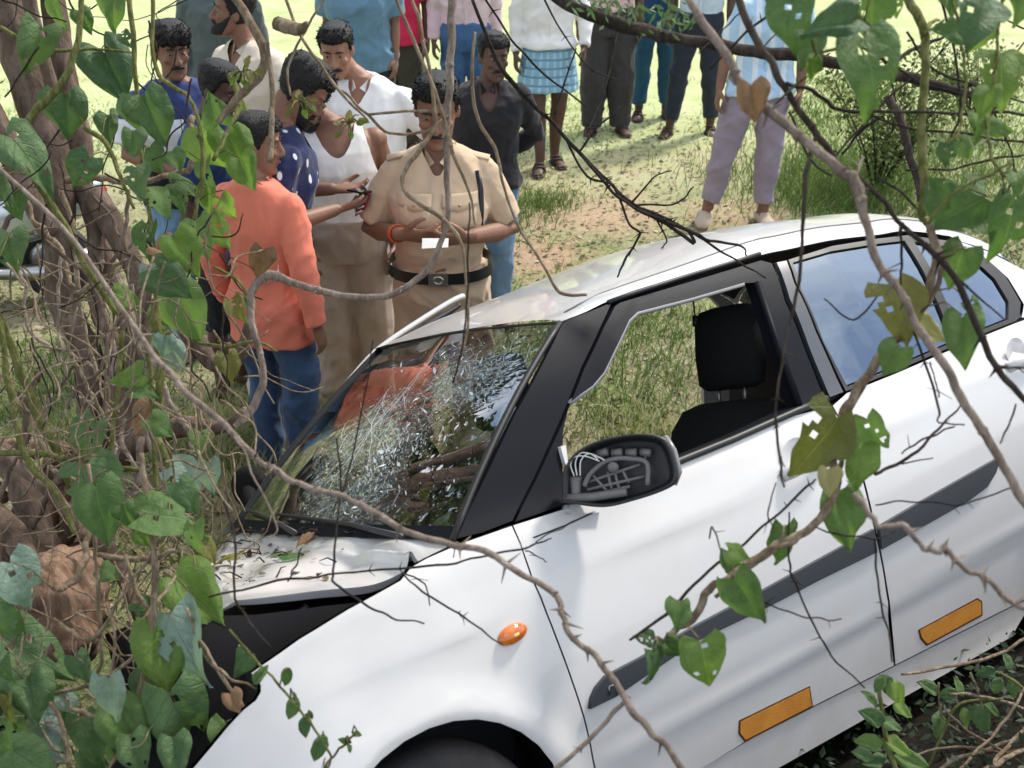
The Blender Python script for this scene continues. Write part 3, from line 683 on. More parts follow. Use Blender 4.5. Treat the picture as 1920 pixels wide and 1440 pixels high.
    # --- engine bay, bonnet
    panel('inner_wing', [(.34, .93), (.30, .30), (-.66, .26), (-.70, .60)]+[(lambda q: (q.x, q.z-.03))(on_plane(*p, -.70)) for p in ((398, 1128), (480, 1124), (600, 1108), (700, 1097), (768, 1068))], M['void'], CAR, off=-.11, flange=0)
    b = MB(); b.box((.10, .0, .56), (.44, 1.2, .44)); b.build('engine_block', M['void'], CAR)
    b = MB(); ax = Vector((ARCH[0], -.66, ARCH[1]))
    b.loft([[Vector((ARCH[0]+r*math.cos(k), y, ARCH[1]+r*math.sin(k))) for k in np.linspace(0, 2*math.pi, 41)[:-1]] for r, y in ((.345, -.80), (.36, -.70), (.36, -.5))], cap=False); b.build('wheel_arch_liner', M['void'], CAR)
    b = MB(); b.loft([[Vector((2.70+r*math.cos(k), y, ARCH[1]+r*math.sin(k))) for k in np.linspace(0, 2*math.pi, 41)[:-1]] for r, y in ((.36, -.79), (.37, -.70), (.37, -.5))], cap=False); b.build('wheel_arch_liner', M['void'], CAR)
    for (wx, wy, sg) in ((ARCH[0], -.735, -1), (2.70, -.735, -1), (ARCH[0], .735, 1), (2.70, .735, 1)):
        w = empty('wheel'); w.parent = CAR; w.location = (wx, wy, .295)
        prof = [(.185, -.085), (.205, -.092), (.262, -.088), (.285, -.07), (.293, -.04), (.294, 0), (.293, .04), (.285, .07), (.262, .088), (.205, .092), (.185, .085)]
        q = MB(); q.loft([[Vector((r*math.cos(k), y, r*math.sin(k))) for k in np.linspace(0, 2*math.pi, 49)[:-1]] for r, y in prof], cap=False); q.build('tyre', M['tyre'], w)
        q = MB(); q.loft([[Vector((r*math.cos(k), y*sg, r*math.sin(k))) for k in np.linspace(0, 2*math.pi, 37)[:-1]] for r, y in ((.19, .08), (.18, .06), (.16, .04), (.15, .05), (.10, .065), (.05, .07), (.01, .07))], cap=True)
        for k in range(8):
            a_ = k*math.pi/4; q.ball((.125*math.cos(a_), .058*sg, .125*math.sin(a_)), (.018, .008, .018), 8, 5)
        q.build('rim', mat('rim_grey', (.35, .35, .36), .4, metal=.8), w)
    # bonnet: torn loose at the front, kinked near its rear corner
    A = Vector((side(862, 1016)[0], -halfw(*side(862, 1016))+.004, side(862, 1016)[1])); Cc = on_plane(437, 1001, .60)
    near = [A, on_plane(800, 1044, -.745), on_plane(768, 1066, -.72), on_plane(700, 1096, -.68), on_plane(600, 1107, -.66), on_plane(480, 1122, -.64), on_plane(397, 1129, -.62)]
    far = [Cc, on_plane(425, 1012, .58), on_plane(415, 1024, .56), on_plane(406, 1037, .54), on_plane(396, 1052, .50), on_plane(386, 1070, .45), on_plane(379, 1086, .38)]
    ns = spline(near, 6); fs_ = spline(far, 6)
    def bon(u, v):
        i = u*(len(ns)-1); k = min(int(i), len(ns)-2); f = i-k; a = Vector(ns[k]*(1-f)+ns[k+1]*f); b_ = Vector(fs_[k]*(1-f)+fs_[k+1]*f)
        p = a.lerp(b_, v); bul = 4*v*(1-v); p.z += .030*bul*(1-.5*u); p.x -= .06*bul*(1-u)
        edge = min(1, v*8)*min(1, (1-v)*6)
        crk = abs(mnoise.noise((p.x*5, p.y*4, 3.1))); p.z += edge*(.050*crk*(.3+u)+.016*abs((u*5+v*2.3) % 1-.5)*u)
        ds = math.hypot(u-.22, (v-.10)*1.3); p.z -= .03*math.exp(-(ds/.07)**2); p.z += .034*math.exp(-((u-.30-.35*v)/.035)**2)*math.exp(-v*5)
        if u > .9: p.z -= .05*(u-.9)/.1*(.5+.5*math.sin(v*17))
        return p
    BON = bon; WS = ws
    bn = grid('bonnet', bon, 70, 50, pm, CAR, flip=True)
    lip = grid('bonnet_lip', lambda u, v: bon(u, 0)+Vector((0, .012*v, -.018*v*math.sin(math.pi*min(1, max(.02, (u-.18)/.82)))**.5 if u > .18 else -.001*v)), 60, 3, mat('bonnet_underside', (.55, .55, .56), .4), bn)
    fl = grid('bonnet_edge', lambda u, v: bon(1, u)+Vector((.02*v, 0, -.05*v)), 30, 3, pm, bn)
    cw = grid('cowl', lambda u, v: ws(u, 0).lerp(bon(0.02, u)+Vector((0, 0, -.012)), v)+Vector((0, 0, -.012*math.sin(math.pi*v)-.006)), 24, 4, M['void'], CAR)
    for k, (a, c) in enumerate((((.1, .12), (.62, .10)), ((.45, .12), (.92, .12)))):
        wp = MB(); p0 = ws(a[0], 0.0)+Vector((-.02, 0, .012)); p1 = ws(c[0], c[1]*.7)+Vector((-.012, 0, .014)); wp.tube([p0, p0.lerp(p1, .35)+Vector((0, 0, .008)), p1], [.008, .007, .005], 6); wp.build('wiper', M['black_plastic'], CAR)
    # smashed lamp and bent brackets in the gap
    lp = empty('broken_headlamp'); lp.parent = CAR
    q = MB(); rr = []
    for (u, v, r1, r2) in ((470, 1292, 16, 9), (440, 1290, 40, 22), (405, 1296, 52, 28), (370, 1310, 50, 24)):
        rr.append([on_plane(u+.35*r1*math.cos(k), v+r2*math.sin(k), -.60) + Vector((0, .02*math.cos(k), 0)) for k in np.linspace(0, 6.283, 17)[:-1]])
    q.loft(rr); q.build('lamp_housing', M['grey_plastic'], lp)
    q = MB()
    for pl in (((360, 1262), (430, 1235), (480, 1215)), ((372, 1345), (420, 1338), (465, 1330)), ((340, 1240), (400, 1262), (430, 1258)), ((520, 1190), (560, 1150), (575, 1135)), ((600, 1165), (690, 1135), (720, 1120))):
        q.tube([on_plane(*p, -.63) for p in pl], .007, 6)
    q.build('bent_bracket', M['black_plastic'], CAR)
    # --- near mirror: cover shell gone, its ribbed frame and wires exposed
    mi = empty('door_mirror'); mi.parent = fdoor
    n = Vector((-.72, -.66, .20)).normalized(); p0 = on_plane(1165, 890, -.93)
    ou = [(1057, 885), (1075, 855), (1110, 832), (1160, 818), (1205, 814), (1240, 820), (1255, 835), (1265, 860), (1270, 888), (1265, 905), (1240, 920), (1190, 937), (1130, 950), (1062, 940), (1056, 930)]
    ol = [on_planex(u, v, n, p0) for u, v in spline(ou+ou[:1], 4)[:-1]]; c = sum(ol, Vector())/len(ol)
    def ringo(s, d): return [c+(p-c)*s+n*d for p in ol]
    q = MB(); q.loft([ringo(.93, -.055), ringo(1.0, -.045), ringo(1.02, -.005), ringo(1.005, .010), ringo(.96, .012), ringo(.90, -.004), ringo(.86, -.030), ringo(.80, -.034)]); q.build('mirror_shell', M['black_plastic'], mi)
    P2 = lambda u, v, d=0.0: on_planex(u, v, n, p0)+n*d
    q = MB()
    q.tube([P2(u, v, -.004) for u, v in spline([(1095, 912), (1105, 890), (1130, 868), (1155, 860), (1180, 860), (1212, 868), (1214, 910)], 5)], .0058, 8)
    for a_, b_ in (((1106, 886), (1142, 926)), ((1098, 905), (1200, 870)), ((1100, 918), (1212, 892)), ((1150, 880), (1162, 925)), ((1138, 884), (1146, 918)), ((1105, 928), (1180, 912)), ((1165, 880), (1178, 905))): q.tube([P2(*a_, -.010), P2(*b_, -.010)], .0036, 6)
    q.tube([P2(1150, 876, -.012), P2(1150, 876, .010)], .012, 12); q.tube([P2(1058, 934, -.002), P2(1110, 932, -.002), P2(1175, 922, -.002)], .010, 8)
    q.build('motor_frame', M['grey_plastic'], mi)
    q = MB(); R_ = n.to_track_quat('Z', 'Y').to_matrix()
    q.loft([[P2(1078+k2*12*s, 902+dv, -.012)+n*(.014*math.sin(k)) for k, k2 in ((kk, math.cos(kk)) for kk in np.linspace(0, 6.283, 13)[:-1])] for s, dv in ((1.0, -8), (.95, 0), (.8, 18), (.75, 30))]); q.build('wire_socket', M['grey_plastic'], mi)
    q = MB()
    for k in range(4):
        u = 1130+k*27
        q.tube([P2(u-11, 850-1*k, -.02), P2(u+8, 846+1*k, -.012)], .0095, 8); q.tube([P2(u-4, 842, -.016), P2(u-2, 864, -.016)], .003, 5)
    q.build('clip_row', M['grey_plastic'], mi)
    for k, pl in enumerate((((1078, 893), (1071, 872), (1079, 857), (1100, 856), (1125, 865)), ((1083, 892), (1080, 868), (1090, 850), (1110, 852), (1122, 862)), ((1089, 892), (1090, 865), (1104, 851), (1125, 858), (1135, 864)))):
        q = MB(); pts = spline([P2(u, v, .008) for u, v in pl], 5); q.tube(pts, .0016, 6); q.build('wire', M['wire'], mi)
    q = MB(); q.tube([P2(1245, 818, -.02), P2(1262, 845, -.01), P2(1272, 885, -.01), P2(1262, 908, -.01)], .008, 8); q.build('mirror_edge', mat('mirror_rim', (.25, .25, .25), .3), mi)
    wp_ = S([(1052, 868), (1047, 850), (1044, 838), (1056, 832), (1061, 868), (1060, 882)]); panel('mirror_flap', wp_, pm, mi, off=.012, flange=.012)
    bs_ = S([(1056, 945), (1105, 940), (1122, 952), (1126, 962), (1060, 966)]); panel('mirror_foot', bs_, pm, mi, off=.02, flange=.03)
    # far mirror: black lump beyond the lower corner of the windscreen
    q = MB(); c = on_plane(468, 905, .92); q.ball(c+Vector((0, .0, -.02)), (.05, .12, .08), 14, 10); q.tube([c, on_plane(470, 950, .74)], .025, 8); q.build('far_mirror', M['void'], CAR)
build_car()
# loose sheet lying behind the windscreen
_sh = [on_plane(*p, -.42) for p in ((868, 752), (955, 768), (958, 800), (905, 905), (880, 975), (853, 880), (848, 800))]
_n = (_sh[1]-_sh[0]).cross(_sh[3]-_sh[0]).normalized()
_sh = [CAR_M @ (p+Vector((.14, .02, -.04))) for p in _sh]; k_ = len(_sh); _w = CAR_R @ _n*.004
o = mk('pale_card', _sh+[p+_w for p in _sh], [tuple(range(k_)), tuple(range(k_, 2*k_))[::-1]]+[(i, (i+1) % k_, k_+(i+1) % k_, k_+i) for i in range(k_)], mat('pale_card', (.80, .81, .80), .7), smooth=False)
tag(o, 'pale grey card leaning inside behind the cracked windscreen', 'card')
# ------------------------------------------------------------------ people: one builder, individual poses
def skin(name, c, rough=.56):
    m = mat(name, c, rough, var=tuple(k*1.22 for k in c), vscale=9, bump=.12, bscale=120); BS(m).inputs['Subsurface Weight'].default_value = 0; return m
M['skin_brown'] = skin('skin_brown', (.20, .098, .058)); M['skin_dark'] = skin('skin_dark', (.085, .042, .028)); M['skin_light'] = skin('skin_light', (.30, .155, .095))
M['hair'] = mat('black_hair', (.009, .008, .008), .5, spec=.4, bump=.8, bscale=190); M['eye'] = mat('eye_white', (.26, .23, .20), .25); M['iris'] = mat('iris', (.012, .008, .006), .15)
M['lip'] = mat('lip', (.17, .065, .05), .45); M['sole'] = mat('sandal_brown', (.06, .04, .03), .7); M['slipon'] = mat('slip_on_beige', (.52, .42, .31), .75, bump=.3, bscale=200)
M['belt'] = mat('belt_black', (.012, .012, .012), .4); M['buckle'] = mat('buckle_metal', (.6, .58, .54), .3, metal=1)
def cloth(name, c, var=None, rough=.85, bump=.25):
    m = mat(name, c, rough, spec=.25, var=var or tuple(k*1.15 for k in c), vscale=5, bump=bump, bscale=260)
    BS(m).inputs['Sheen Weight'].default_value = .15
    # hanging folds, drawn out down the cloth, as a second bump under the weave
    t = N(m, 'ShaderNodeTexCoord'); mp_ = N(m, 'ShaderNodeMapping'); L(m, t.outputs['Object'], mp_.inputs[0]); mp_.inputs['Scale'].default_value = (1.2, 1.2, .7); mp_.inputs['Rotation'].default_value = (.35, .5, .2)
    f = pos_noise(m, 5.5, 1.5, .45, mp_.outputs[0], .7); b2 = N(m, 'ShaderNodeBump'); b2.inputs['Strength'].default_value = .6; b2.inputs['Distance'].default_value = .05; L(m, f, b2.inputs['Height'])
    for n_ in m.node_tree.nodes:
        if n_.type == 'BUMP' and n_ != b2: L(m, b2.outputs[0], n_.inputs['Normal'])
    return m
def remesh(name, mb, voxel, m, parent, smooth=4, fac=.5):
    """overlapping closed shapes -> one continuous skin"""
    me = bpy.data.meshes.new('t'); me.from_pydata(mb.v, [], mb.f); me.update()
    o = link(bpy.data.objects.new('t', me))
    r = o.modifiers.new('r', 'REMESH'); r.mode = 'VOXEL'; r.voxel_size = voxel
    s = o.modifiers.new('s', 'SMOOTH'); s.factor = fac; s.iterations = smooth
    dg = bpy.context.evaluated_depsgraph_get(); n = bpy.data.meshes.new_from_object(o.evaluated_get(dg))
    bpy.data.objects.remove(o); bpy.data.meshes.remove(me)
    n.name = name; n.materials.clear(); n.materials.append(m); n.polygons.foreach_set('use_smooth', [True]*len(n.polygons))
    p = link(bpy.data.objects.new(name, n)); p.parent = parent; return p
def coords(o):
    a = np.empty(len(o.data.vertices)*3, np.float32); o.data.vertices.foreach_get('co', a); return a.reshape(-1, 3)
def normals(o):
    a = np.empty(len(o.data.vertices)*3, np.float32); o.data.vertices.foreach_get('normal', a); return a.reshape(-1, 3)
def wrinkle(o, amp, seed, freq=1.0, axis=(0, 0, 1)):
    """soft creases: warped ridges running mostly across the limb, following no regular spacing"""
    c = coords(o).astype(float); n = normals(o); r = np.random.default_rng(seed); f = np.zeros(len(c))
    w = c + .05*np.sin(c[:, [1, 2, 0]]*r.uniform(7, 11)+r.uniform(0, 6))+.025*np.sin(c[:, [2, 0, 1]]*r.uniform(16, 22)+r.uniform(0, 6))
    for k in range(7):
        d = r.normal(0, 1, 3); d[2] = d[2]*.6+r.choice([-1, 1])*.9; d /= np.linalg.norm(d); fr = r.uniform(16, 46)*freq
        env = .5+.5*np.sin(w @ r.normal(0, 5, 3)+r.uniform(0, 6))
        s = np.sin(w @ d*fr+r.uniform(0, 6)); f += (1-np.abs(s))**2*env/(fr/22)
    f -= .85*f.mean(); c += n*(f*amp)[:, None]
    o.data.vertices.foreach_set('co', c.astype(np.float32).ravel()); o.data.update()
def cut(o, fn):
    """drop the faces whose centre satisfies fn(x, y, z)"""
    bm = bmesh.new(); bm.from_mesh(o.data)
    d = [f for f in bm.faces if fn(*f.calc_center_median())]
    bmesh.ops.delete(bm, geom=d, context='FACES'); bm.verts.ensure_lookup_table()
    bl = {}
    for e in bm.edges:
        if e.is_boundary:
            a, b = e.verts; bl.setdefault(a, []).append(b); bl.setdefault(b, []).append(a)
    for _ in range(8):
        new = {v: v.co*.4+(sum((w.co for w in ns), Vector())/len(ns))*.6 for v, ns in bl.items() if len(ns) == 2}
        for v, c in new.items(): v.co = c
    bm.to_mesh(o.data); bm.free(); o.data.polygons.foreach_set('use_smooth', [True]*len(o.data.polygons))
def sections(mb, rows, seg=20):
    """rows of (z, rx, ry, x0, y0)"""
    rr = []
    for (z, rx, ry, x0, y0) in rows: rr.append([Vector((x0+rx*math.copysign(abs(math.cos(a))**.85, math.cos(a)), y0+ry*math.copysign(abs(math.sin(a))**.85, math.sin(a)), z)) for a in np.linspace(0, 2*math.pi, seg+1)[:-1]])
    return mb.loft(rr)
HEAD = [(-.120, .018, -.078, -.045), (-.112, .036, -.092, -.02), (-.095, .050, -.096, .0), (-.075, .057, -.095, .02), (-.055, .061, -.094, .045), (-.03, .066, -.092, .066), (-.005, .070, -.089, .085), (.02, .0725, -.083, .097), (.035, .074, -.088, .101),
        (.05, .0745, -.093, .103), (.072, .075, -.090, .103), (.095, .068, -.077, .094), (.112, .050, -.054, .075), (.122, .026, -.026, .045), (.125, .008, -.0, .02)]
def head_surf(z, a, off=0):
    zs = [h[0] for h in HEAD]; w = np.interp(z, zs, [h[1] for h in HEAD]); f = np.interp(z, zs, [h[2] for h in HEAD]); b = np.interp(z, zs, [h[3] for h in HEAD])
    cy = (f+b)/2; ry = (b-f)/2
    return Vector(((w+off)*math.copysign(abs(math.sin(a))**.9, math.sin(a)), cy-(ry+off)*math.copysign(abs(math.cos(a))**.9, math.cos(a)), z))     # a=0 is the face
def add_head(mb, T):
    rr = [[T @ head_surf(h[0], a) for a in np.linspace(0, 2*math.pi, 25)[:-1]] for h in HEAD]; mb.loft(rr)
    b = lambda p, r: mb.ball(T @ Vector(p), r, 10, 6, T.to_3x3())
    mb.tube([T @ Vector(p) for p in ((0, -.086, .034), (0, -.099, .008), (0, -.111, -.014), (0, -.113, -.024), (0, -.098, -.034))], [.009, .011, .014, .015, .010], 8)
    for s in (1, -1):
        b((s*.014, -.098, -.026), (.010, .012, .009)); b((s*.078, .012, .0), (.010, .020, .031)); b((s*.034, -.082, .045), (.026, .014, .009))
        b((s*.042, -.072, -.012), (.024, .018, .020)); b((s*.032, -.0765, .021), (.017, .012, .010))
    b((0, -.094, -.055), (.024, .009, .008)); b((0, -.093, -.066), (.020, .009, .007)); b((0, -.086, -.1), (.026, .018, .018))
def add_hand(mb, w, d, pn, side_, curl=.6, L_=1.0, spread=.12):
    """w wrist, d direction of the hand, pn where the palm faces; side_ = direction from little finger to thumb"""
    d = Vector(d).normalized(); pn = Vector(pn); pn = (pn-d*pn.dot(d)).normalized(); s = d.cross(pn).normalized()
    if s.dot(Vector(side_)) < 0: s = -s
    w = Vector(w); R = Matrix((s, d, pn)).transposed()
    mb.loft([[w+d*(y*L_)+s*(x*rx*L_)+pn*(z*rz*L_) for x, z in ((math.cos(k), math.sin(k)) for k in np.linspace(0, 6.283, 13)[:-1])] for y, rx, rz in ((-.03, .026, .022), (0, .029, .021), (.03, .037, .017), (.06, .041, .0155), (.088, .041, .0135), (.096, .036, .009))])
    for i, (x, ln) in enumerate(((.030, .072), (.010, .080), (-.010, .074), (-.029, .058))):
        p = w+d*(.085*L_)+s*(x*L_); pts = [w+d*(.05*L_)+s*(x*.8*L_), p]; a = curl*(.35+.06*i); f = d+s*((1.5-i)*spread*.5)
        for seg_ in (.45, .32, .25):
            f2 = (f.normalized()*math.cos(a)+pn*math.sin(a)); p = p+f2.normalized()*(ln*seg_*L_); pts.append(p); a += curl*.55
        mb.tube(pts, [.0095*L_, .0098*L_, .0092*L_, .0085*L_, .0072*L_], 8)
    p0 = w+d*(.022*L_)+s*(.022*L_); p1 = w+d*(.052*L_)+s*(.052*L_)+pn*(.012*L_); p2 = p1+(d*.75+s*.35+pn*.35*curl*1.5).normalized()*(.034*L_); p3 = p2+(d*.9-s*.05+pn*.5*curl*1.5).normalized()*(.028*L_)
    mb.tube([p0, p1, p2, p3], [.014*L_, .013*L_, .0108*L_, .009*L_], 8)
TORSO = [(.83, .150, .100, 0, .005), (.92, .168, .115, 0, .01), (1.02, .150, .102, 0, 0), (1.12, .152, .106, 0, -.005), (1.25, .170, .118, 0, -.006), (1.34, .176, .110, 0, 0), (1.39, .170, .090, 0, .012), (1.425, .132, .072, 0, .018), (1.455, .085, .062, 0, .02), (1.478, .058, .056, 0, .018)]
def person(foot, head_v, label, face=0, sk='skin_brown', build=1.0, belly=0.0, shirt=None, trousers=None, sleeve='short', hem=.86, thair='short', yaw=0, pitch=0, roll=0, arms=None, stance=.10, step=(0, 0), lean=(0, 0),
           hands=None, voxel=.011, tl='long', shoe='sandal', collar=True, moustache=False, beard=False, group='onlookers standing behind the car', neck=None, twidth=1.0, vneck=0, vest=False, lungi=None, height=None, seed=1, z0=0.0, d=None):
    """foot: photo pixel of the ground point between the feet; head_v: photo row of the top of the head (sets the height)"""
    g = ground_at(*foot, z0); gz = float(hgt(g.x, g.y)); g = ground_at(*foot, gz)
    if height is None:
        hi, lo = 2.6, .8
        for _ in range(40):
            md = (hi+lo)/2
            if project((g.x, g.y, gz+md))[1] > head_v: lo = md
            else: hi = md
        height = md
    k = height/1.72; print('person', label[:40], 'h=%.2f' % height, 'd=%.2f' % project(g)[2])
    root = empty('person', g, math.radians(face)); root.scale = (k, k, k); tag(root, label, 'person', group)
    lx, ly = lean   # shift of the shoulders relative to the feet
    sh = lambda p: Vector((p[0]+lx*p[2]/1.45*(1 if p[2] > .0 else 0), p[1]+ly*max(0, p[2]-.85)/.6, p[2]))
    W = build
    trs = [(z, rx*W, ry*W*(1+(belly if .9 < z < 1.3 else belly*.3 if z < 1.3 else 0)), x0, y0-(belly*.05 if .95 < z < 1.3 else 0)) for z, rx, ry, x0, y0 in TORSO]
    shf = lambda rows: [(z, rx, ry, sh((x0, y0, z)).x, sh((x0, y0, z)).y) for z, rx, ry, x0, y0 in rows]
    B = MB(); sections(B, shf(trs))
    hips = [Vector((s*.088*W, .005, .90)) for s in (-1, 1)]
    feet = [Vector((-stance-step[0]*.5, -step[1]*.5, .075)), Vector((stance+step[0]*.5, step[1]*.5, .075))]
    legs = []
    for s, h, f in zip((-1, 1), hips, feet):
        kn = h.lerp(f, .52)+Vector((s*.008, -.025, 0)); cf = h.lerp(f, .68)+Vector((0, .012, 0)); legs.append((h, kn, cf, f))
        B.tube([sh(h+Vector((0, 0, .03))), sh(h.lerp(kn, .4)), sh(kn), sh(cf), sh(f+Vector((0, 0, .06))), sh(f)], [.092*W, .082*W, .058*W, .056*W, .040, .038], 12)
        toe = f+Vector((s*.035, -.17, -.055)); B.tube([f+Vector((0, .055, -.045)), f+Vector((0, .02, -.03)), f+Vector((s*.015, -.07, -.045)), toe], [(.034, .028), (.038, .040), (.044, .030), (.036, .017)], 10, flat=(1, 0, 0))
        if shoe != 'none':
            for t in (-.03, -.012, .008, .026): B.ball(toe+Vector((t, -.012, .0)), (.009, .02, .009), 6, 4)
    shl = [sh(Vector((s*.172*W, .012, 1.365))) for s in (-1, 1)]
    arms = arms or {}
    ap = []
    for i, s in enumerate((-1, 1)):
        a = arms.get('LR'[0 if s > 0 else 1] if False else ('r' if s < 0 else 'l'))
        e, w = a if a else ((s*(.235+.02*(W-1)), .035, 1.115), (s*.25, -.03, .875))
        e, w = sh(Vector(e)), sh(Vector(w)); ap.append((shl[i], e, w))
        B.ball(shl[i], (.060*W, .058*W, .058), 10, 8)
        B.tube([shl[i], shl[i].lerp(e, .5), e, e.lerp(w, .35), w], [.052*W, .046*W, .039, .039, .027], 12)
        hh = (hands or {}).get('r' if s < 0 else 'l')
        if hh: add_hand(B, w, *hh)
        else: add_hand(B, w, (w-e).normalized()+Vector((0, -.15, 0)), (-s, .2, 0), (0, -1, 0), .7)
    nk = Vector((0, .018, 1.44)); hc = Vector(neck or (0, -.012, 1.605)); hc = sh(hc); nk = sh(nk)
    T = Matrix.Translation(hc) @ Matrix.Rotation(math.radians(yaw), 4, 'Z') @ Matrix.Rotation(math.radians(roll), 4, 'Y') @ Matrix.Rotation(math.radians(pitch), 4, 'X')
    B.tube([nk-Vector((0, 0, .04)), nk, nk.lerp(T @ Vector((0, .02, -.07)), .6), T @ Vector((0, .022, -.03))], [.062, .057, .053, .05], 14)
    add_head(B, T)
    body = remesh('body', B, voxel*.8 if voxel < .01 else voxel*.85, M[sk], root, 2, .4)
    # --- face and hair
    if thair != 'unseen':
        for s in (1, -1):
            e = MB(); e.ball(T @ Vector((s*.032, -.0815, .0195)), (.0120, .0078, .0050), 10, 8, T.to_3x3()); eo = e.build('eye', M['eye'], root)
            e = MB(); e.ball(T @ Vector((s*.032, -.0875, .0185)), (.0056, .0036, .0048), 10, 6, T.to_3x3()); e.build('iris', M['iris'], eo)
            e = MB(); e.tube([T @ Vector(p) for p in ((s*.012, -.095, .040), (s*.030, -.0985, .0475), (s*.052, -.086, .043))], [.003, .0048, .002], 6); e.build('eyebrow', M['hair'], root)
        e = MB(); e.tube([T @ Vector(p) for p in ((-.026, -.0915, -.0605), (-.012, -.1015, -.058), (0, -.103, -.0595), (.012, -.1015, -.058), (.026, -.0915, -.0605))], [.002, .0055, .006, .0055, .002], 6); e.build('lips', M['lip'], root)
    if moustache or beard:
        e = MB(); e.tube([T @ Vector(p) for p in ((-.036, -.089, -.056), (-.022, -.1035, -.046), (0, -.109, -.0425), (.022, -.1035, -.046), (.036, -.089, -.056))], [(.003, .003), (.0075, .006), (.007, .006), (.0075, .006), (.003, .003)], 8, flat=(0, 0, 1)); e.build('moustache', M['hair'], root)
    def shell(name, zlo, zhi, t, amin, amax, nz=16, na=40, rag=.004):
        V = []; F = []
        for i in range(nz+1):
            for j in range(na+1):
                a = amin+(amax-amin)*j/na; lo = zlo(a); hi = zhi(a); u = i/nz; z = lo+(hi-lo)*u; p = head_surf(min(z, .1245), a)
                ed = min(1, u*5, 1 if hi > .12 else (1-u)*5)
                if abs(amax-amin) < 6.2: ed = min(ed, j/na*8, (1-j/na)*8)
                off = t(a, z)*ed-.004*(1-ed); off += rag*ed*(mnoise.noise((p.x*38+seed, p.y*38, p.z*38)))+rag*.6*ed*mnoise.noise((p.x*90, p.y*90+seed, p.z*90))
                q = head_surf(min(z, .1245), a, off); q.z += off*max(0, (z-.05)/.075)*1.0; V.append(T @ q)
        for i in range(nz):
            for j in range(na): F.append((i*(na+1)+j, i*(na+1)+j+1, (i+1)*(na+1)+j+1, (i+1)*(na+1)+j))
        if abs(amax-amin) > 6.2: F.append(tuple(nz*(na+1)+j for j in range(na)))
        if name == 'hair':     # loose locks standing off the shell
            rr = random.Random(seed*13+1); L0 = {'short': .007, 'curly': .011, 'quiff': .010, 'fringe': .011}.get(thair, .008); W_ = na+1
            for q_ in range(900):
                i = rr.randint(1, nz-1); j = rr.randint(0, na-1); p = V[i*W_+j]; o_ = (p-T @ Vector((0, .01, .02))).normalized(); d_ = (T.to_3x3() @ Vector((rr.gauss(0, .5), -.55+rr.gauss(0, .4), .25+rr.gauss(0, .3)))).normalized(); l = L0*rr.uniform(.5, 1.2)
                s_ = o_.cross(d_).normalized()*rr.uniform(.0028, .0055); b = p-o_*.003; k = len(V); V += [b-s_, b+s_, b+o_*l*.45+d_*l*.55+s_*.6, b+o_*l*.45+d_*l*.55-s_*.6, b+o_*l*.45+d_*l*1.1]; F += [(k, k+1, k+2, k+3), (k+3, k+2, k+4)]
        return mk(name, V, F, M['hair'], root)
    if thair in ('short', 'curly', 'quiff', 'fringe', 'unseen', 'cap'):
        rag = {'short': .005, 'curly': .009, 'quiff': .005, 'fringe': .005, 'unseen': .004, 'cap': .002}[thair]
        def zl(a):
            f = math.cos(a)
            if thair == 'fringe' and f > .35: return .050+.006*math.sin(a*9)
            return np.interp(f, [-1, -.35, .05, .25, .42, .62, 1], [-.06, -.055, -.012, .0, .062, .080, .074 if thair != 'quiff' else .08])
        def tt(a, z):
            f = math.cos(a); top = max(0, (z-.03)/.09)
            return {'short': .008+.012*top, 'curly': .009+.016*top, 'quiff': .007+.011*top+.010*max(0, f)*top, 'fringe': .012+.016*top, 'unseen': .008+.01*top, 'cap': .011+.006*top}[thair]
        h = shell('hair', zl, lambda a: .1245, tt, 0, 2*math.pi, rag=rag)
        if thair == 'cap': h.data.materials[0] = mat('knit_cap_grey', (.035, .037, .04), .9, bump=.6, bscale=220); h.name = 'cap'
    if beard: shell('beard', lambda a: -.1195, lambda a: np.interp(abs(a), [0, .25, .45, .8, 1.25, 1.5], [-.069, -.064, -.046, -.035, -.005, .018]), lambda a, z: .006+.016*max(0, math.cos(a))**4*(z < -.05), -1.6, 1.6, 10, 36, .003)
    # --- clothes
    if trousers or lungi:
        P = MB(); tk = shirt and hem > .95; base = [(z, rx+(.034 if tk else .004 if z > .9 else .014), ry+(.034 if tk else .004 if z > .9 else .014), x0, y0) for z, rx, ry, x0, y0 in trs if z < 1.03]
        base[0] = (.80, base[0][1]*.95, base[0][2], base[0][3], base[0][4])
        if lungi:
            sections(P, shf([(lungi, .23, .17, 0, 0), (lungi+.02, .23, .17, 0, 0), (.70, .22, .155, 0, 0), (.86, .20, .14, 0, 0), (.98, .18, .125, 0, 0), (1.03, .16, .11, 0, 0)]))
        else:
            sections(P, shf([r for r in base]))
            for (h, kn, cf, f), s in zip(legs, (-1, 1)):
                en = {'long': 1.0, 'ankle': .93, 'shorts': .50, 'knee': .60}[tl]
                f2 = Vector((f.x, f.y, f.z-.035 if tl == 'long' else f.z)); lo = h.lerp(f2, en)
                pts = [h+Vector((0, 0, .04)), h.lerp(kn, .45), kn+Vector((0, .008, 0))] if en > .55 else [h+Vector((0, 0, .04)), h.lerp(kn, .45)]
                rad = [.108*W, .098*W*(.5+.5*twidth), .079*W*twidth]
                if en > .7: pts += [h.lerp(f2, .76)+Vector((0, .008, 0)), lo]; rad += [.072*W*twidth, .064*twidth]
                else: pts += [lo]; rad = rad[:len(pts)-1]+[.090*W*twidth]
                P.tube([sh(p) for p in pts], rad, 14)
        to = remesh('lungi' if lungi else 'shorts' if tl in ('shorts', 'knee') else 'trousers', P, voxel, trousers, root, 5); wrinkle(to, .0060 if not lungi else .006, seed*7+1, .9); wrinkle(to, .006, seed*2+1, .5)
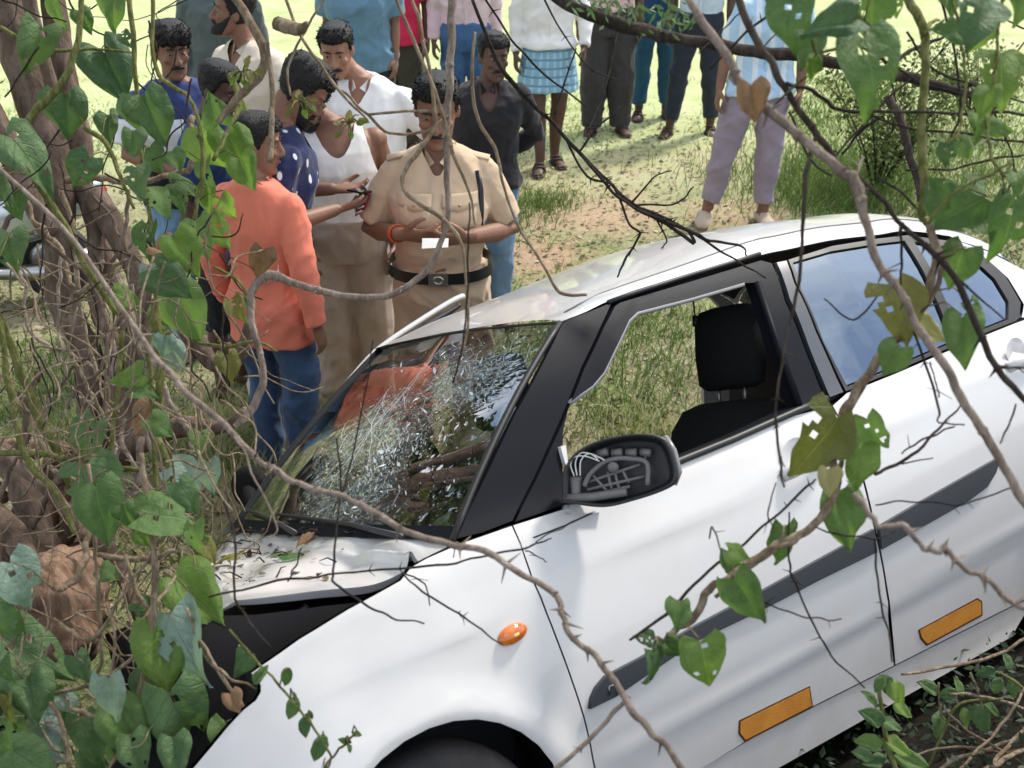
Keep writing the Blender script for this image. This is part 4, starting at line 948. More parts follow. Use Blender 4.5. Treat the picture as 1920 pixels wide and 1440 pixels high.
    if shirt:
        s_ = .019; P = MB()
        rows = [(z, rx+s_, ry+s_, x0, y0) for z, rx, ry, x0, y0 in trs if z > hem+.03]
        b0 = [r for r in trs if r[0] <= hem+.04]; rx0 = np.interp(hem, [r[0] for r in trs], [r[1] for r in trs]); ry0 = np.interp(hem, [r[0] for r in trs], [r[2] for r in trs])
        loose = .030 if hem < .95 else .020
        rx0 = max(rx0, .178*W) if hem < .93 else rx0; ry0 = max(ry0, .135*W) if hem < .93 else ry0
        rows = [(z, max(rx, .205*W) if z < .93 else rx+.006, max(ry, .160*W) if z < .93 else ry, x0, y0) for z, rx, ry, x0, y0 in rows]
        rows = [(hem, rx0+loose, ry0+loose, 0, 0), (hem+.03, rx0+loose, ry0+loose, 0, 0)]+rows
        if not vest: rows[-1] = (rows[-1][0]-.008, .066, .066, rows[-1][3], rows[-1][4]-.002)
        sections(P, shf(rows))
        if not vest:
            for (a, e, w), s in zip(ap, (-1, 1)):
                P.ball(a, (.068*W, .070*W, .064), 10, 8)
                if sleeve == 'short': P.tube([a, a.lerp(e, .5), a.lerp(e, .82)], [.071*W, .070*W, .070*W], 14)
                elif sleeve == 'long': P.tube([a, a.lerp(e, .55), e, e.lerp(w, .45), e.lerp(w, .93)], [.070*W, .066*W, .060*W, .053, .042], 14)
                elif sleeve == 'rolled': P.tube([a, a.lerp(e, .55), e, e.lerp(w, .25)], [.068*W, .062*W, .056*W, .050], 14)
            if collar:
                cpts = [(nk+Vector((.066*math.cos(k), .066*math.sin(k)-.004, .012+.030*math.sin(k)*.6))) for k in np.linspace(-math.pi/2+.25, 1.5*math.pi-.25, 18)]
                P.tube(cpts, [(.010, .022)]*18, 8, flat=(0, 0, 1)) if False else P.tube(cpts, .0135, 8)
        so = remesh('vest' if vest else 'shirt', P, voxel, shirt, root, 4); wrinkle(so, .0042 if not vest else .0026, seed*5+3); wrinkle(so, .0060 if not vest else .003, seed*3+2, .5)
        if vest:
            cut(so, lambda x, y, z: z > 1.20 and ((abs(x-sh((0, 0, z)).x) > .186*W-.060*(max(0, z-1.20)/.2)**.7) or (y < .03 and z > 1.325+(abs(x-sh((0, 0, z)).x)/(.085*W))**2*.115) or z > 1.462 or (y >= .03 and z > 1.36 and abs(x-sh((0, 0, z)).x) < .07*W)))
        elif vneck:
            cut(so, lambda x, y, z: y < sh((0, .0, z)).y and z > 1.445-vneck and abs(x-sh((0, 0, z)).x) < .012+(z-1.445+vneck)*.55 and abs(x-sh((0, 0, z)).x) < .058)
        if collar and not vest:
            if not vneck:
                q = MB(); q.tube([sh(Vector((.0, -(np.interp(z, [r[0] for r in trs], [r[2]-r[4] for r in trs])+s_+.0045), z))) for z in np.linspace(hem+.015, 1.405, 14)], [(.015, .0035)]*14, 8, flat=(1, 0, 0)); q.build('placket', shirt, root)
            for s in (-1, 1):
                q = MB(); v = [nk+Vector((s*.010, -.094, -.012)), nk+Vector((s*.052, -.078, -.050)), nk+Vector((s*.078, -.030, .006)), nk+Vector((s*.066, .01, .044)), nk+Vector((s*.045, -.052, .026))]
                v2 = [p+Vector((0, -.006, .004)) for p in v]; q.add(v+v2, [(0, 1, 2, 3, 4), (9, 8, 7, 6, 5)]+[(i, (i+1) % 5, 5+(i+1) % 5, 5+i) for i in range(5)]); q.build('collar_point', shirt, root, smooth=False)
    for f, s in zip(feet, (-1, 1)):
        if shoe == 'slipon':
            q = MB(); q.tube([f+Vector((0, .085, -.035)), f+Vector((0, .05, -.025)), f+Vector((s*.012, -.05, -.030)), f+Vector((s*.033, -.15, -.045)), f+Vector((s*.038, -.205, -.06))], [(.03, .024), (.047, .042), (.054, .044), (.053, .030), (.028, .013)], 12, flat=(1, 0, 0)); so_ = q.build('slip_on', M['slipon'], root)
            cut(so_, lambda x, y, z, f=f: y > f.y-.045 and z > f.z-.008)
        elif shoe == 'sandal':
            q = MB(); q.tube([f+Vector((0, .075, -.07)), f+Vector((0, .04, -.07)), f+Vector((s*.012, -.06, -.07)), f+Vector((s*.034, -.16, -.07)), f+Vector((s*.04, -.215, -.07))], [(.025, .008), (.044, .009), (.052, .009), (.054, .009), (.03, .007)], 12, flat=(1, 0, 0))
            for (y0, hz) in ((-.10, .0), (-.055, .012)): q.tube([f+Vector((s*.015-.05, y0, -.06)), f+Vector((s*.015-.03, y0, -.018+hz)), f+Vector((s*.015+.03, y0, -.018+hz)), f+Vector((s*.015+.05, y0, -.06))], [(.006, .014)]*4, 6, flat=(0, 0, 1))
            q.build('sandal', M['sole'], root)
    return root, dict(T=T, sh=sh, trs=trs, nk=nk, ap=ap, feet=feet, k=k)
# ------------------------------------------------------------------ the crowd
def front(info, x, z, extra=.019, back=False):
    zs = [r[0] for r in info['trs']]; rx = np.interp(z, zs, [r[1] for r in info['trs']])+extra; ry = np.interp(z, zs, [r[2] for r in info['trs']])+extra
    y0 = np.interp(z, zs, [r[4] for r in info['trs']]); e = 2/.85
    y = ry*max(0, 1-min(1, abs(x)/rx)**e)**(1/e); return info['sh'](Vector((x, y0+(y if back else -y), z)))
def patch(name, info, x0, x1, z0, z1, m, parent, lift=.006, point=0, nx=6, nz=5, thick=.004):
    V = []; w = nx+1
    for j in range(nz+1):
        for i in range(nx+1):
            u = i/nx; v = j/nz; z = z0+(z1-z0)*v - (point*(1-abs(2*u-1)) if j == 0 else 0)
            V.append(front(info, x0+(x1-x0)*u, z)+Vector((0, -lift, 0)))
    n = len(V); V += [p+Vector((0, thick, 0)) for p in V]
    F = [(j*w+i, j*w+i+1, (j+1)*w+i+1, (j+1)*w+i) for j in range(nz) for i in range(nx)]
    bd = [i for i in range(w)]+[j*w+nx for j in range(1, nz+1)]+[nz*w+i for i in range(nx-1, -1, -1)]+[j*w for j in range(nz-1, 0, -1)]
    F += [(bd[i], bd[i-1], bd[i-1]+n, bd[i]+n) for i in range(len(bd))]
    return mk(name, V, F, m, parent)
def world_of(root): return Matrix.Translation(root.location) @ Matrix.Rotation(root.rotation_euler.z, 4, 'Z') @ Matrix.Diagonal((*root.scale, 1))
def obj_pattern(m): return N(m, 'ShaderNodeTexCoord').outputs['Object']
def dotted():
    m = cloth('navy_dotted', (.018, .026, .085)); v = obj_pattern(m); mp_ = N(m, 'ShaderNodeMapping'); L(m, v, mp_.inputs[0]); mp_.inputs['Scale'].default_value = (1, 1, .55); mp_.inputs['Rotation'].default_value = (.1, .2, .3)
    vo = N(m, 'ShaderNodeTexVoronoi'); vo.inputs['Scale'].default_value = 21; L(m, mp_.outputs[0], vo.inputs['Vector']); k = maprange(m, vo.outputs['Distance'], .24, .19)
    L(m, mixc(m, k, (.018, .026, .085), (.7, .72, .75)), BS(m).inputs['Base Color']); return m
def banded():
    m = cloth('tee_banded', (.05, .08, .3)); s = N(m, 'ShaderNodeSeparateXYZ'); L(m, obj_pattern(m), s.inputs[0])
    r = N(m, 'ShaderNodeValToRGB'); r.color_ramp.interpolation = 'CONSTANT'; e = r.color_ramp.elements; e[0].position = 0; e[0].color = (.012, .012, .015, 1); e[1].position = .5; e[1].color = (.75, .76, .8, 1); k = e.new(.72); k.color = (.032, .05, .16, 1)
    L(m, maprange(m, s.outputs[2], .80, 1.50), r.inputs[0]); L(m, r.outputs[0], BS(m).inputs['Base Color']); return m
def checked(name, a, b, c, sc=16):
    m = cloth(name, a); s = N(m, 'ShaderNodeSeparateXYZ'); L(m, obj_pattern(m), s.inputs[0]); col = a
    ang = mathn(m, 'ARCTAN2', s.outputs[0], s.outputs[1]); x = mathn(m, 'PINGPONG', mathn(m, 'MULTIPLY', ang, 3.2), .5); z = mathn(m, 'PINGPONG', mathn(m, 'MULTIPLY', s.outputs[2], sc), .5)
    c1 = mixc(m, mathn(m, 'GREATER_THAN', x, .33), a, b); c2 = mixc(m, mathn(m, 'GREATER_THAN', z, .38), c1, c); L(m, c2, BS(m).inputs['Base Color']); return m
def striped(name, a, b, fr=9):
    m = cloth(name, a); s = N(m, 'ShaderNodeSeparateXYZ'); L(m, obj_pattern(m), s.inputs[0])
    k = mathn(m, 'PINGPONG', mathn(m, 'MULTIPLY', s.outputs[0], 100/fr), .5); L(m, mixc(m, maprange(m, k, .30, .34), a, b), BS(m).inputs['Base Color']); return m
def denim(name, c, v): return cloth(name, c, v, .8, .35)
KH = cloth('khaki_uniform', (.54, .40, .265), (.60, .455, .31))
# --- policeman
_po, I = person((838, 905), 150, 'policeman in khaki uniform and black belt reading a slip of paper', 0, 'skin_brown', .96, .34, KH, KH, 'short', 1.0, 'quiff', pitch=16, stance=.13,
    arms={'l': ((.275, .02, 1.135), (.120, -.24, 1.195)), 'r': ((-.275, .02, 1.135), (-.130, -.24, 1.205))}, hands={'l': ((-1, -.35, -.02), (.1, .75, .55), (0, -.2, 1), .75), 'r': ((1, -.30, .0), (-.1, .75, .55), (0, -.2, 1), .75)},
    voxel=.0075, moustache=True, group='policeman at the crash', twidth=1.15, vneck=.06, seed=3)
for s in (-1, 1):
    pk = patch('chest_pocket', I, s*.085-.062, s*.085+.062, 1.195, 1.315, KH, _po, .011)
    patch('pocket_flap', I, s*.085-.066, s*.085+.066, 1.287, 1.330, KH, pk, .017, .016)
    q = MB(); q.ball(front(I, s*.085, 1.292)+Vector((0, -.02, 0)), (.006, .004, .006), 8, 5); q.build('button', mat('button_brass', (.45, .33, .15), .4, metal=.7), pk)
    a = I['ap'][(s+1)//2][0]; n_ = I['nk']
    q = MB(); q.tube([n_+Vector((s*.070, .0, -.002)), n_.lerp(a, .55)+Vector((0, -.004, .052)), a+Vector((s*.03, -.006, .062))], [(.024, .006)]*3, 8, flat=(0, 1, 0)); q.build('epaulette', KH, _po)
q = MB(); q.loft([[I['sh'](Vector(((rx+.042)*math.copysign(abs(math.cos(k))**.85, math.cos(k)), y0+(ry+.042)*math.copysign(abs(math.sin(k))**.85, math.sin(k)), z))) for k in np.linspace(0, 2*math.pi, 41)[:-1]] for z, (rx, ry, y0) in ((.985, (.166, .140, -.01)), (1.03, (.159, .139, -.012)))], cap=False); q.build('belt', M['belt'], _po)
bl = front(I, 0, 1.008, .048); q = MB(); q.box(bl+Vector((0, -.004, 0)), (.075, .008, .052)); b_ = q.build('belt_buckle', M['buckle'], _po, smooth=False)
q = MB(); q.tube([bl+Vector((.018*math.cos(k), -.010, .014*math.sin(k))) for k in np.linspace(0, 6.283, 17)], .003, 6, cap=False); q.build('buckle_crest', M['buckle'], b_)
# cord under the shoulder strap, sleeve badge, wrist thread
q = MB(); q.tube([front(I, x, z, .026) for x, z in ((.150, 1.395), (.163, 1.33), (.165, 1.26), (.16, 1.19))], [(.010, .004)]*4, 6, flat=(1, 0, 0)); q.build('shoulder_cord', M['belt'], _po)
a, e, w = I['ap'][0]; dn = (e-a).normalized(); o_ = Vector((-.85, -.5, 0)).normalized()
bd = empty('sleeve_badge'); bd.parent = _po
q = MB(); c = a.lerp(e, .50)+o_*.092; u = Vector((.5, -.85, 0)); q.add([c+u*x+dn*z for x, z in ((-.042, -.06), (.042, -.06), (.046, .0), (0, .05), (-.046, .0))]+[c+o_*.004+u*x+dn*z for x, z in ((-.042, -.06), (.042, -.06), (.046, .0), (0, .05), (-.046, .0))], [(0, 1, 2, 3, 4), (9, 8, 7, 6, 5)]+[(i, (i+1) % 5, 5+(i+1) % 5, 5+i) for i in range(5)]); q.build('badge_ground', cloth('badge_maroon', (.22, .025, .03)), bd, smooth=False)
for k in range(3):
    q = MB(); z = -.030+k*.022; q.tube([c+o_*.006+u*(-.034)+dn*z, c+o_*.006+dn*(z+.022), c+o_*.006+u*.034+dn*z], .0042, 5); q.build('chevron', cloth('chevron_white', (.75, .72, .68)), bd)
a, e, w = I['ap'][0]; q = MB(); t_ = (w-e).normalized(); x_ = t_.orthogonal().normalized(); y_ = t_.cross(x_)
for k in (0, .008, .016): q.tube([w-t_*(.03+k)+x_*(.033*math.cos(j))+y_*(.033*math.sin(j)) for j in np.linspace(0, 6.283, 19)], .0032, 6, cap=False)
q.build('wrist_thread', cloth('thread_red', (.55, .10, .03)), _po)
MP = world_of(_po); pp = [Vector((x, y, z)) for x, y, z in ((-.045, -.37, 1.195), (.05, -.37, 1.20), (.05, -.33, 1.22), (-.045, -.33, 1.22))]
pv = [MP @ p for p in pp]; n_ = (pv[1]-pv[0]).cross(pv[3]-pv[0]).normalized()*.002
o = mk('paper_slip', pv+[p+n_ for p in pv], [(0, 1, 2, 3), (7, 6, 5, 4), (0, 4, 5, 1), (1, 5, 6, 2), (2, 6, 7, 3), (3, 7, 4, 0)], mat('paper', (.75, .74, .70), .8), smooth=False); tag(o, 'white slip of paper held between the hands of the policeman', 'paper')
# --- coral shirt, seen from behind
person((545, 892), 225, 'person in loose coral shirt and blue jeans seen from behind, looking right', 152, 'skin_brown', .98, .15, cloth('coral_cotton', (.74, .20, .125), (.80, .235, .15)), denim('jeans_blue', (.035, .075, .16), (.06, .11, .21)), 'long', .73, 'short', yaw=-55, pitch=10,
    arms={'l': ((.255, .07, 1.10), (.275, -.02, .84)), 'r': ((-.245, .06, 1.10), (-.265, .03, .84))}, voxel=.009, stance=.11, twidth=1.0, shoe='sandal', vneck=0, group='people beside the wreck', seed=8, lean=(.03, 0))
# --- navy dotted shirt with phone
_nv, I2 = person((524, 842), 114, 'person in navy dotted shirt bowing over a phone behind the coral shirt', 108, 'skin_brown', 1.06, .15, dotted(), cloth('cream_trouser', (.50, .46, .38)), 'rolled', .82, 'curly', pitch=42, yaw=-8,
    arms={'l': ((.26, .06, 1.12), (.085, -.27, 1.15)), 'r': ((-.27, .02, 1.12), (-.10, -.25, 1.12))}, hands={'l': ((-.35, -1, .05), (-.15, -.1, 1), (.2, -1, .2), .55), 'r': ((.45, -1, .0), (.2, .1, 1), (-.2, -1, .2), .65)}, voxel=.0085, neck=(0, -.05, 1.585), beard=True, group='people beside the wreck', lean=(0, -.13), seed=11, twidth=1.2)
MN = world_of(_nv); q = MB(); q.box((0, 0, 0), (.075, .155, .009)); o = q.build('phone', mat('phone_black', (.01, .01, .012), .12, coat=.6), None, smooth=False)
o.matrix_world = MN @ Matrix.Translation(I2['sh'](Vector((-.02, -.385, 1.165)))) @ Matrix.Rotation(math.radians(38), 4, 'Z') @ Matrix.Rotation(math.radians(10), 4, 'X'); tag(o, 'black phone held in both hands over the white vest', 'phone')
# --- white vest
person((676, 752), 122, 'person in white sleeveless vest and brown trousers, curly head bowed over the phone', 12, 'skin_brown', 1.08, .1, cloth('vest_white', (.80, .79, .77)), cloth('brown_trouser', (.40, .315, .25), (.45, .36, .29)), 'none', .955, 'curly', pitch=40, yaw=20, collar=False, beard=True,
    arms={'l': ((.265, .05, 1.10), (.235, -.06, .86)), 'r': ((-.25, .0, 1.10), (-.20, -.15, .90))}, vest=True, neck=(-.11, -.05, 1.585), voxel=.009, group='people beside the wreck', twidth=1.3, seed=14, lean=(-.05, 0))
# --- white short-sleeved shirt, hand on hip
person((738, 645), 50, 'person in white short-sleeved shirt with one hand on the hip', -12, 'skin_light', 1.08, .1, cloth('white_shirt', (.78, .78, .77)), cloth('lungi_blue', (.04, .22, .42), (.06, .3, .52)), 'short', .92, 'quiff', yaw=10, pitch=18,
    arms={'l': ((.36, .06, 1.16), (.235, -.03, 1.0)), 'r': ((-.25, .02, 1.12), (-.24, -.10, .9))}, neck=(-.10, -.05, 1.60), lean=(-.10, 0), vneck=.09, voxel=.0095, moustache=True, seed=17)
# --- bearded man in cream shirt
person((520, 560), -12, 'bearded person in cream shirt gazing off past the trees', -35, 'skin_brown', 1.05, 0, cloth('cream_shirt', (.66, .58, .47)), cloth('grey_trouser_a', (.07, .075, .08)), 'short', .9, 'curly', yaw=-42, pitch=-6, beard=True, vneck=.10, neck=(-.03, -.03, 1.61), lean=(-.07, 0), voxel=.0095, seed=21)
# --- dark figure half hidden by the creeper
person((440, 735), 122, 'dark-haired person with bare legs half hidden behind the creeper leaves', 70, 'skin_dark', .95, 0, cloth('royal_blue', (.02, .045, .15)), cloth('black_shorts', (.014, .014, .017)), 'short', .9, 'short', pitch=20, yaw=0, tl='knee', neck=(0, -.05, 1.59), shoe='none', lean=(.06, 0), voxel=.010, seed=23)
# --- blue and white tee
person((388, 655), 52, 'person in blue, white and black banded tee with light jeans', 18, 'skin_brown', 1.12, .15, banded(), denim('jeans_light', (.16, .30, .46), (.24, .38, .54)), 'short', .86, 'fringe', pitch=8, yaw=12, collar=False, moustache=True, voxel=.0095, seed=26, arms={'l': ((.27, -.05, 1.12), (.05, -.24, 1.10)), 'r': ((-.27, -.05, 1.12), (-.05, -.26, 1.07))})
# --- black shirt
person((905, 600), 66, 'person in black open-necked shirt with hands behind the back', 8, 'skin_dark', 1.06, 0, cloth('black_shirt', (.016, .016, .019), (.022, .021, .024)), denim('jeans_pale', (.12, .22, .34), (.2, .31, .44)), 'long', .86, 'short', pitch=8, yaw=12, vneck=.13,
    arms={'l': ((.31, .10, 1.13), (.10, .20, .97)), 'r': ((-.31, .10, 1.13), (-.08, .20, .97))}, moustache=True, voxel=.0095, lean=(.04, 0), neck=(.03, -.03, 1.60), seed=29)
# --- standing further back, cut off by the top of the picture
person((448, 395), 0, 'person in grey-green shirt standing behind the bearded one', 10, 'skin_brown', 1.1, 0, cloth('grey_green', (.075, .10, .095), (.10, .125, .12)), cloth('slate_trouser', (.06, .07, .075)), 'long', .72, 'unseen', height=1.74, seed=31)
person((690, 330), 0, 'person in teal tee and dark shorts standing behind the white shirt', -8, 'skin_brown', 1.28, .2, cloth('teal_tee', (.115, .23, .32), (.14, .26, .35)), cloth('charcoal_shorts', (.03, .031, .035)), 'short', .80, 'unseen', height=1.74, tl='knee', collar=False, seed=33)
person((752, 274), 0, 'person in crimson tee and olive trousers at the back of the group', -5, 'skin_dark', 1.08, 0, cloth('crimson_tee', (.58, .022, .075), (.64, .03, .09)), cloth('olive_trouser', (.055, .048, .032)), 'short', .83, 'unseen', height=1.72, collar=False, seed=35, twidth=1.25)
person((876, 278), 0, 'person in pale pink shirt and blue jeans behind the policeman', 5, 'skin_dark', 1.05, 0, cloth('pale_pink', (.68, .47, .52), (.74, .6, .62)), denim('jeans_bright', (.03, .09, .22), (.07, .16, .33)), 'long', .98, 'unseen', height=1.70, seed=37)
person((1026, 312), 0, 'person in white shirt and pale blue checked lungi with bare shins', 6, 'skin_dark', 1.05, 0, cloth('white_shirt_b', (.76, .75, .73)), checked('lungi_check', (.24, .44, .56), (.36, .58, .70), (.13, .28, .42)), 'long', .92, 'unseen', height=1.70, lungi=.60, seed=39, stance=.07, step=(0, .2), arms={'l': ((.27, -.02, 1.12), (.25, -.12, .93))})
person((1135, 246), 0, 'person in loose dark grey trousers standing feet apart on the path', 3, 'skin_dark', 1.05, 0, cloth('rose_shirt', (.6, .4, .42)), cloth('dark_grey_trouser', (.042, .039, .040), (.052, .05, .05)), 'short', .98, 'unseen', height=1.74, twidth=1.38, stance=.12, seed=41)
person((1222, 220), 0, 'person in teal blue trousers standing behind the long branch', 2, 'skin_dark', 1.0, 0, cloth('deep_blue_shirt', (.02, .06, .15)), cloth('teal_trouser', (.018, .085, .16), (.03, .12, .2)), 'short', .95, 'unseen', height=1.70, tl='ankle', stance=.12, seed=43)
person((1292, 250), 0, 'person in dark navy trousers striding with feet wide apart', -12, 'skin_dark', .98, 0, cloth('sky_blue_shirt', (.55, .66, .75)), cloth('ink_trouser', (.022, .027, .04), (.03, .038, .055)), 'short', .98, 'unseen', height=1.70, tl='ankle', stance=.165, step=(0, .12), lean=(.05, 0), seed=45)
person((1374, 414), 0, 'person in blue-white striped shirt and lilac trousers with beige slip-ons', -4, 'skin_brown', 1.0, 0, striped('striped_shirt', (.46, .66, .84), (.74, .82, .87)), cloth('lilac_trouser', (.30, .245, .30), (.345, .29, .34)), 'short', .84, 'unseen', height=1.74, tl='ankle', stance=.165, step=(.03, .0), lean=(.16, 0), shoe='slipon', twidth=1.05, seed=47, voxel=.009)
# ------------------------------------------------------------------ wood, leaves
def bark(name, a, b, sc=9):
    m = mat(name, a, .9, spec=.2); t = N(m, 'ShaderNodeNewGeometry').outputs['Position']; mp_ = N(m, 'ShaderNodeMapping'); L(m, t, mp_.inputs[0]); mp_.inputs['Scale'].default_value = (1, 1, .28)
    n = pos_noise(m, sc*2.5, 7, .68, mp_.outputs[0], .4); n2 = pos_noise(m, sc*.5, 4, .6, t); n3 = pos_noise(m, sc*14, 4, .7, mp_.outputs[0])
    k = mathn(m, 'ADD', mathn(m, 'MULTIPLY', n, .65), mathn(m, 'MULTIPLY', n2, .35)); L(m, ramp(m, k, [(.32, tuple(x*.45 for x in a)), (.48, a), (.64, b)]), BS(m).inputs['Base Color'])
    bp = N(m, 'ShaderNodeBump'); bp.inputs['Strength'].default_value = .8; bp.inputs['Distance'].default_value = .02; L(m, mathn(m, 'ADD', n, mathn(m, 'MULTIPLY', n3, .35)), bp.inputs['Height']); L(m, bp.outputs[0], BS(m).inputs['Normal']); return m
M['bark'] = bark('grey_brown_bark', (.135, .095, .07), (.27, .20, .155)); M['bark_dark'] = bark('dark_branch', (.05, .038, .03), (.13, .10, .08), 14); M['branch'] = bark('thorn_branch', (.27, .21, .165), (.50, .41, .34), 22)
M['twig'] = bark('dry_twig', (.26, .19, .12), (.50, .41, .29), 30); M['twig_dark'] = bark('dark_twig', (.035, .028, .022), (.09, .07, .055), 30); M['vine_stem'] = bark('green_vine', (.16, .17, .05), (.34, .33, .13), 30); M['rock'] = bark('brown_stone', (.21, .125, .08), (.40, .27, .19), 9)
def leaf_material(name, a, b, vein, trans=.35, rough=.52):
    m = mat(name, a, rough, spec=.4); uv = N(m, 'ShaderNodeUVMap'); s = N(m, 'ShaderNodeSeparateXYZ'); L(m, uv.outputs[0], s.inputs[0])
    oi = N(m, 'ShaderNodeObjectInfo'); tco = N(m, 'ShaderNodeTexCoord'); n = pos_noise(m, 5, 5, .65, tco.outputs['Object'])
    sa = mathn(m, 'ABSOLUTE', mathn(m, 'SUBTRACT', s.outputs[1], .5)); mid = maprange(m, sa, .022, .006)
    w = mathn(m, 'PINGPONG', mathn(m, 'SUBTRACT', mathn(m, 'MULTIPLY', s.outputs[0], 5.2), mathn(m, 'MULTIPLY', mathn(m, 'POWER', sa, .8), 3.4)), .5); side_ = mathn(m, 'MULTIPLY', maprange(m, w, .055, .01), .55)
    v = mathn(m, 'MAXIMUM', mid, side_); k = mathn(m, 'ADD', mathn(m, 'MULTIPLY', n, .7), mathn(m, 'MULTIPLY', oi.outputs['Random'], .45))
    c = ramp(m, k, [(.3, a), (.75, b)]); spot = pos_noise(m, 14, 4, .75, tco.outputs['Object']); c = mixc(m, mathn(m, 'MULTIPLY', maprange(m, spot, .68, .74), .6), c, (.16, .12, .05)); c = mixc(m, mathn(m, 'MULTIPLY', v, .62), c, vein)
    L(m, c, BS(m).inputs['Base Color']); bp = N(m, 'ShaderNodeBump'); bp.inputs['Strength'].default_value = .5; bp.inputs['Distance'].default_value = .05; L(m, mathn(m, 'ADD', mathn(m, 'MULTIPLY', v, -.4), mathn(m, 'MULTIPLY', n, .5)), bp.inputs['Height']); L(m, bp.outputs[0], BS(m).inputs['Normal'])
    tr = N(m, 'ShaderNodeBsdfTranslucent'); L(m, mixc(m, 1.0, c, (1.25, 1.35, .7), 'MULTIPLY'), tr.inputs['Color']); ms = N(m, 'ShaderNodeMixShader'); ms.inputs[0].default_value = trans
    L(m, BS(m).outputs[0], ms.inputs[1]); L(m, tr.outputs[0], ms.inputs[2]); L(m, ms.outputs[0], m.node_tree.nodes['Material Output'].inputs['Surface']); return m
LM = {'d': leaf_material('leaf_dark', (.05, .115, .042), (.115, .195, .07), (.11, .17, .07), .25), 'g': leaf_material('leaf_green', (.08, .16, .045), (.15, .245, .075), (.22, .31, .11), .4), 'l': leaf_material('leaf_light', (.13, .23, .045), (.22, .33, .08), (.34, .44, .16), .48),
      'b': leaf_material('leaf_bluish', (.17, .26, .21), (.31, .40, .34), (.27, .35, .29), .3, .35), 'o': leaf_material('leaf_olive', (.13, .145, .03), (.21, .20, .055), (.30, .28, .10), .4), 'y': leaf_material('leaf_yellow', (.30, .27, .10), (.44, .40, .19), (.48, .44, .24), .4), 'n': leaf_material('leaf_dead', (.16, .085, .045), (.30, .18, .10), (.22, .13, .07), .2, .8)}
def leaf_mesh(kind, fold, curl, twist, seed):
    nt_, ns_ = 12, 8; V = []; UVs = []; r = np.random.default_rng(seed)
    ws_ = {'heart': ([0, .06, .16, .3, .45, .6, .75, .88, 1], [.27, .37, .425, .43, .385, .30, .185, .085, .004]), 'oval': ([0, .1, .25, .45, .65, .85, 1], [.03, .18, .28, .31, .27, .15, .01])}[kind]
    for i in range(nt_+1):
        t = i/nt_
        for j in range(ns_+1):
            s = 2*j/ns_-1; w = np.interp(t, *ws_); x = t-(.16*abs(s)**1.3*(1-t)**4 if kind == 'heart' else 0); x = x-(.10*(1-abs(s))*(max(0, 1-t*6)) if False else 0); y = s*w*(1+.08*math.sin(t*7+seed*1.7+s*2)+.03*math.sin(t*17+seed))
            if abs(s) < .2 and i == 0: x += .05
            z = fold*abs(y)+curl*(x-.3)**2+.05*math.sin(t*5+s*3+seed)+.03*math.sin(t*11+s*7+seed*2)*abs(s)+twist*y*x - (fold*abs(s)**3*w*.8)
            V.append((x, y, z)); UVs.append((t, (s+1)/2))
    w_ = ns_+1; F = [(i*w_+j, (i+1)*w_+j, (i+1)*w_+j+1, i*w_+j+1) for i in range(nt_) for j in range(ns_)]
    if seed in (2, 4, 7): F = [f for k, f in enumerate(F) if k not in set(int(x) for x in r.integers(10, len(F)-4, 3+seed % 3)) | ({61, 62, 69} if seed == 4 else set())]
    me = bpy.data.meshes.new('leaf'); me.from_pydata(V, [], F); me.update(); me.polygons.foreach_set('use_smooth', [True]*len(F)); l = me.uv_layers.new(name='UVMap')
    for lp in me.loops: l.data[lp.index].uv = UVs[lp.vertex_index]
    me.materials.append(LM['g']); return me
HEART = [leaf_mesh('heart', f, c, tw, i) for i, (f, c, tw) in enumerate(((.15, -.3, .25), (.55, -.2, -.3), (-.25, -.55, .4), (.9, -.15, .2), (.1, -.8, -.4), (1.5, -.1, .15), (.35, .35, .3), (.7, -.6, -.5)))]
OVAL = [leaf_mesh('oval', f, c, tw, 20+i) for i, (f, c, tw) in enumerate(((.2, -.2, .1), (.6, -.3, -.2)))]
VIEW = Vector((0, CT, -ST)); DOWN = Vector((0, -ST, -CT)); RIGHT = Vector((1, 0, 0))
def leaf(u, v, size, ang, kind, d, parent, mesh=None, tilt=.45, flat=None, stem_to=None):
    """centre pixel, length in pixels, direction of the tip in the picture (0 right, 90 down)"""
    L_ = size/FPX*d; a = math.radians(ang+random.gauss(0, 6)); t = RIGHT*math.cos(a)+DOWN*math.sin(a)+VIEW*random.uniform(-tilt, tilt)*.8; t.normalize()
    n = -VIEW*(.75 if flat is None else flat)+Vector((random.gauss(0, .42), random.gauss(0, .2), .55+random.gauss(0, .2))); n = (n-t*n.dot(t)).normalized(); s = n.cross(t)
    c = at(u, v, d)-t*(L_*.45)
    o = bpy.data.objects.new('leaf', mesh or random.choice(HEART)); link(o); sx = L_*random.uniform(.93, 1.1); sy = L_*random.uniform(.9, 1.12)
    o.matrix_world = Matrix(((t.x*sx, s.x*sy, n.x*L_, c.x), (t.y*sx, s.y*sy, n.y*L_, c.y), (t.z*sx, s.z*sy, n.z*L_, c.z), (0, 0, 0, 1)))
    o.material_slots[0].link = 'OBJECT'; o.material_slots[0].material = LM[kind]
    if parent: o.parent = parent
    return c
def px_path(pts, d0, d1=None, n=6, wob=0.0, seed=0):
    """pixel polyline with per-point radius in pixels -> points and radii in the world"""
    d1 = d0 if d1 is None else d1; S_ = spline(pts, n); P = []; R_ = []; m = len(S_)
    for i, q in enumerate(S_):
        d = d0+(d1-d0)*i/(m-1); p = at(q[0], q[1], d); r = max(.3, q[2])/FPX*d
        if wob: p += Vector((mnoise.noise((i*.35+seed, 1, 0)), mnoise.noise((i*.35+seed, 7, 2))*1.0, mnoise.noise((i*.35+seed, 3, 5))))*wob
        P.append(p); R_.append(r*(1+.10*mnoise.noise((i*.6+seed, 9, 9))))
    return P, R_
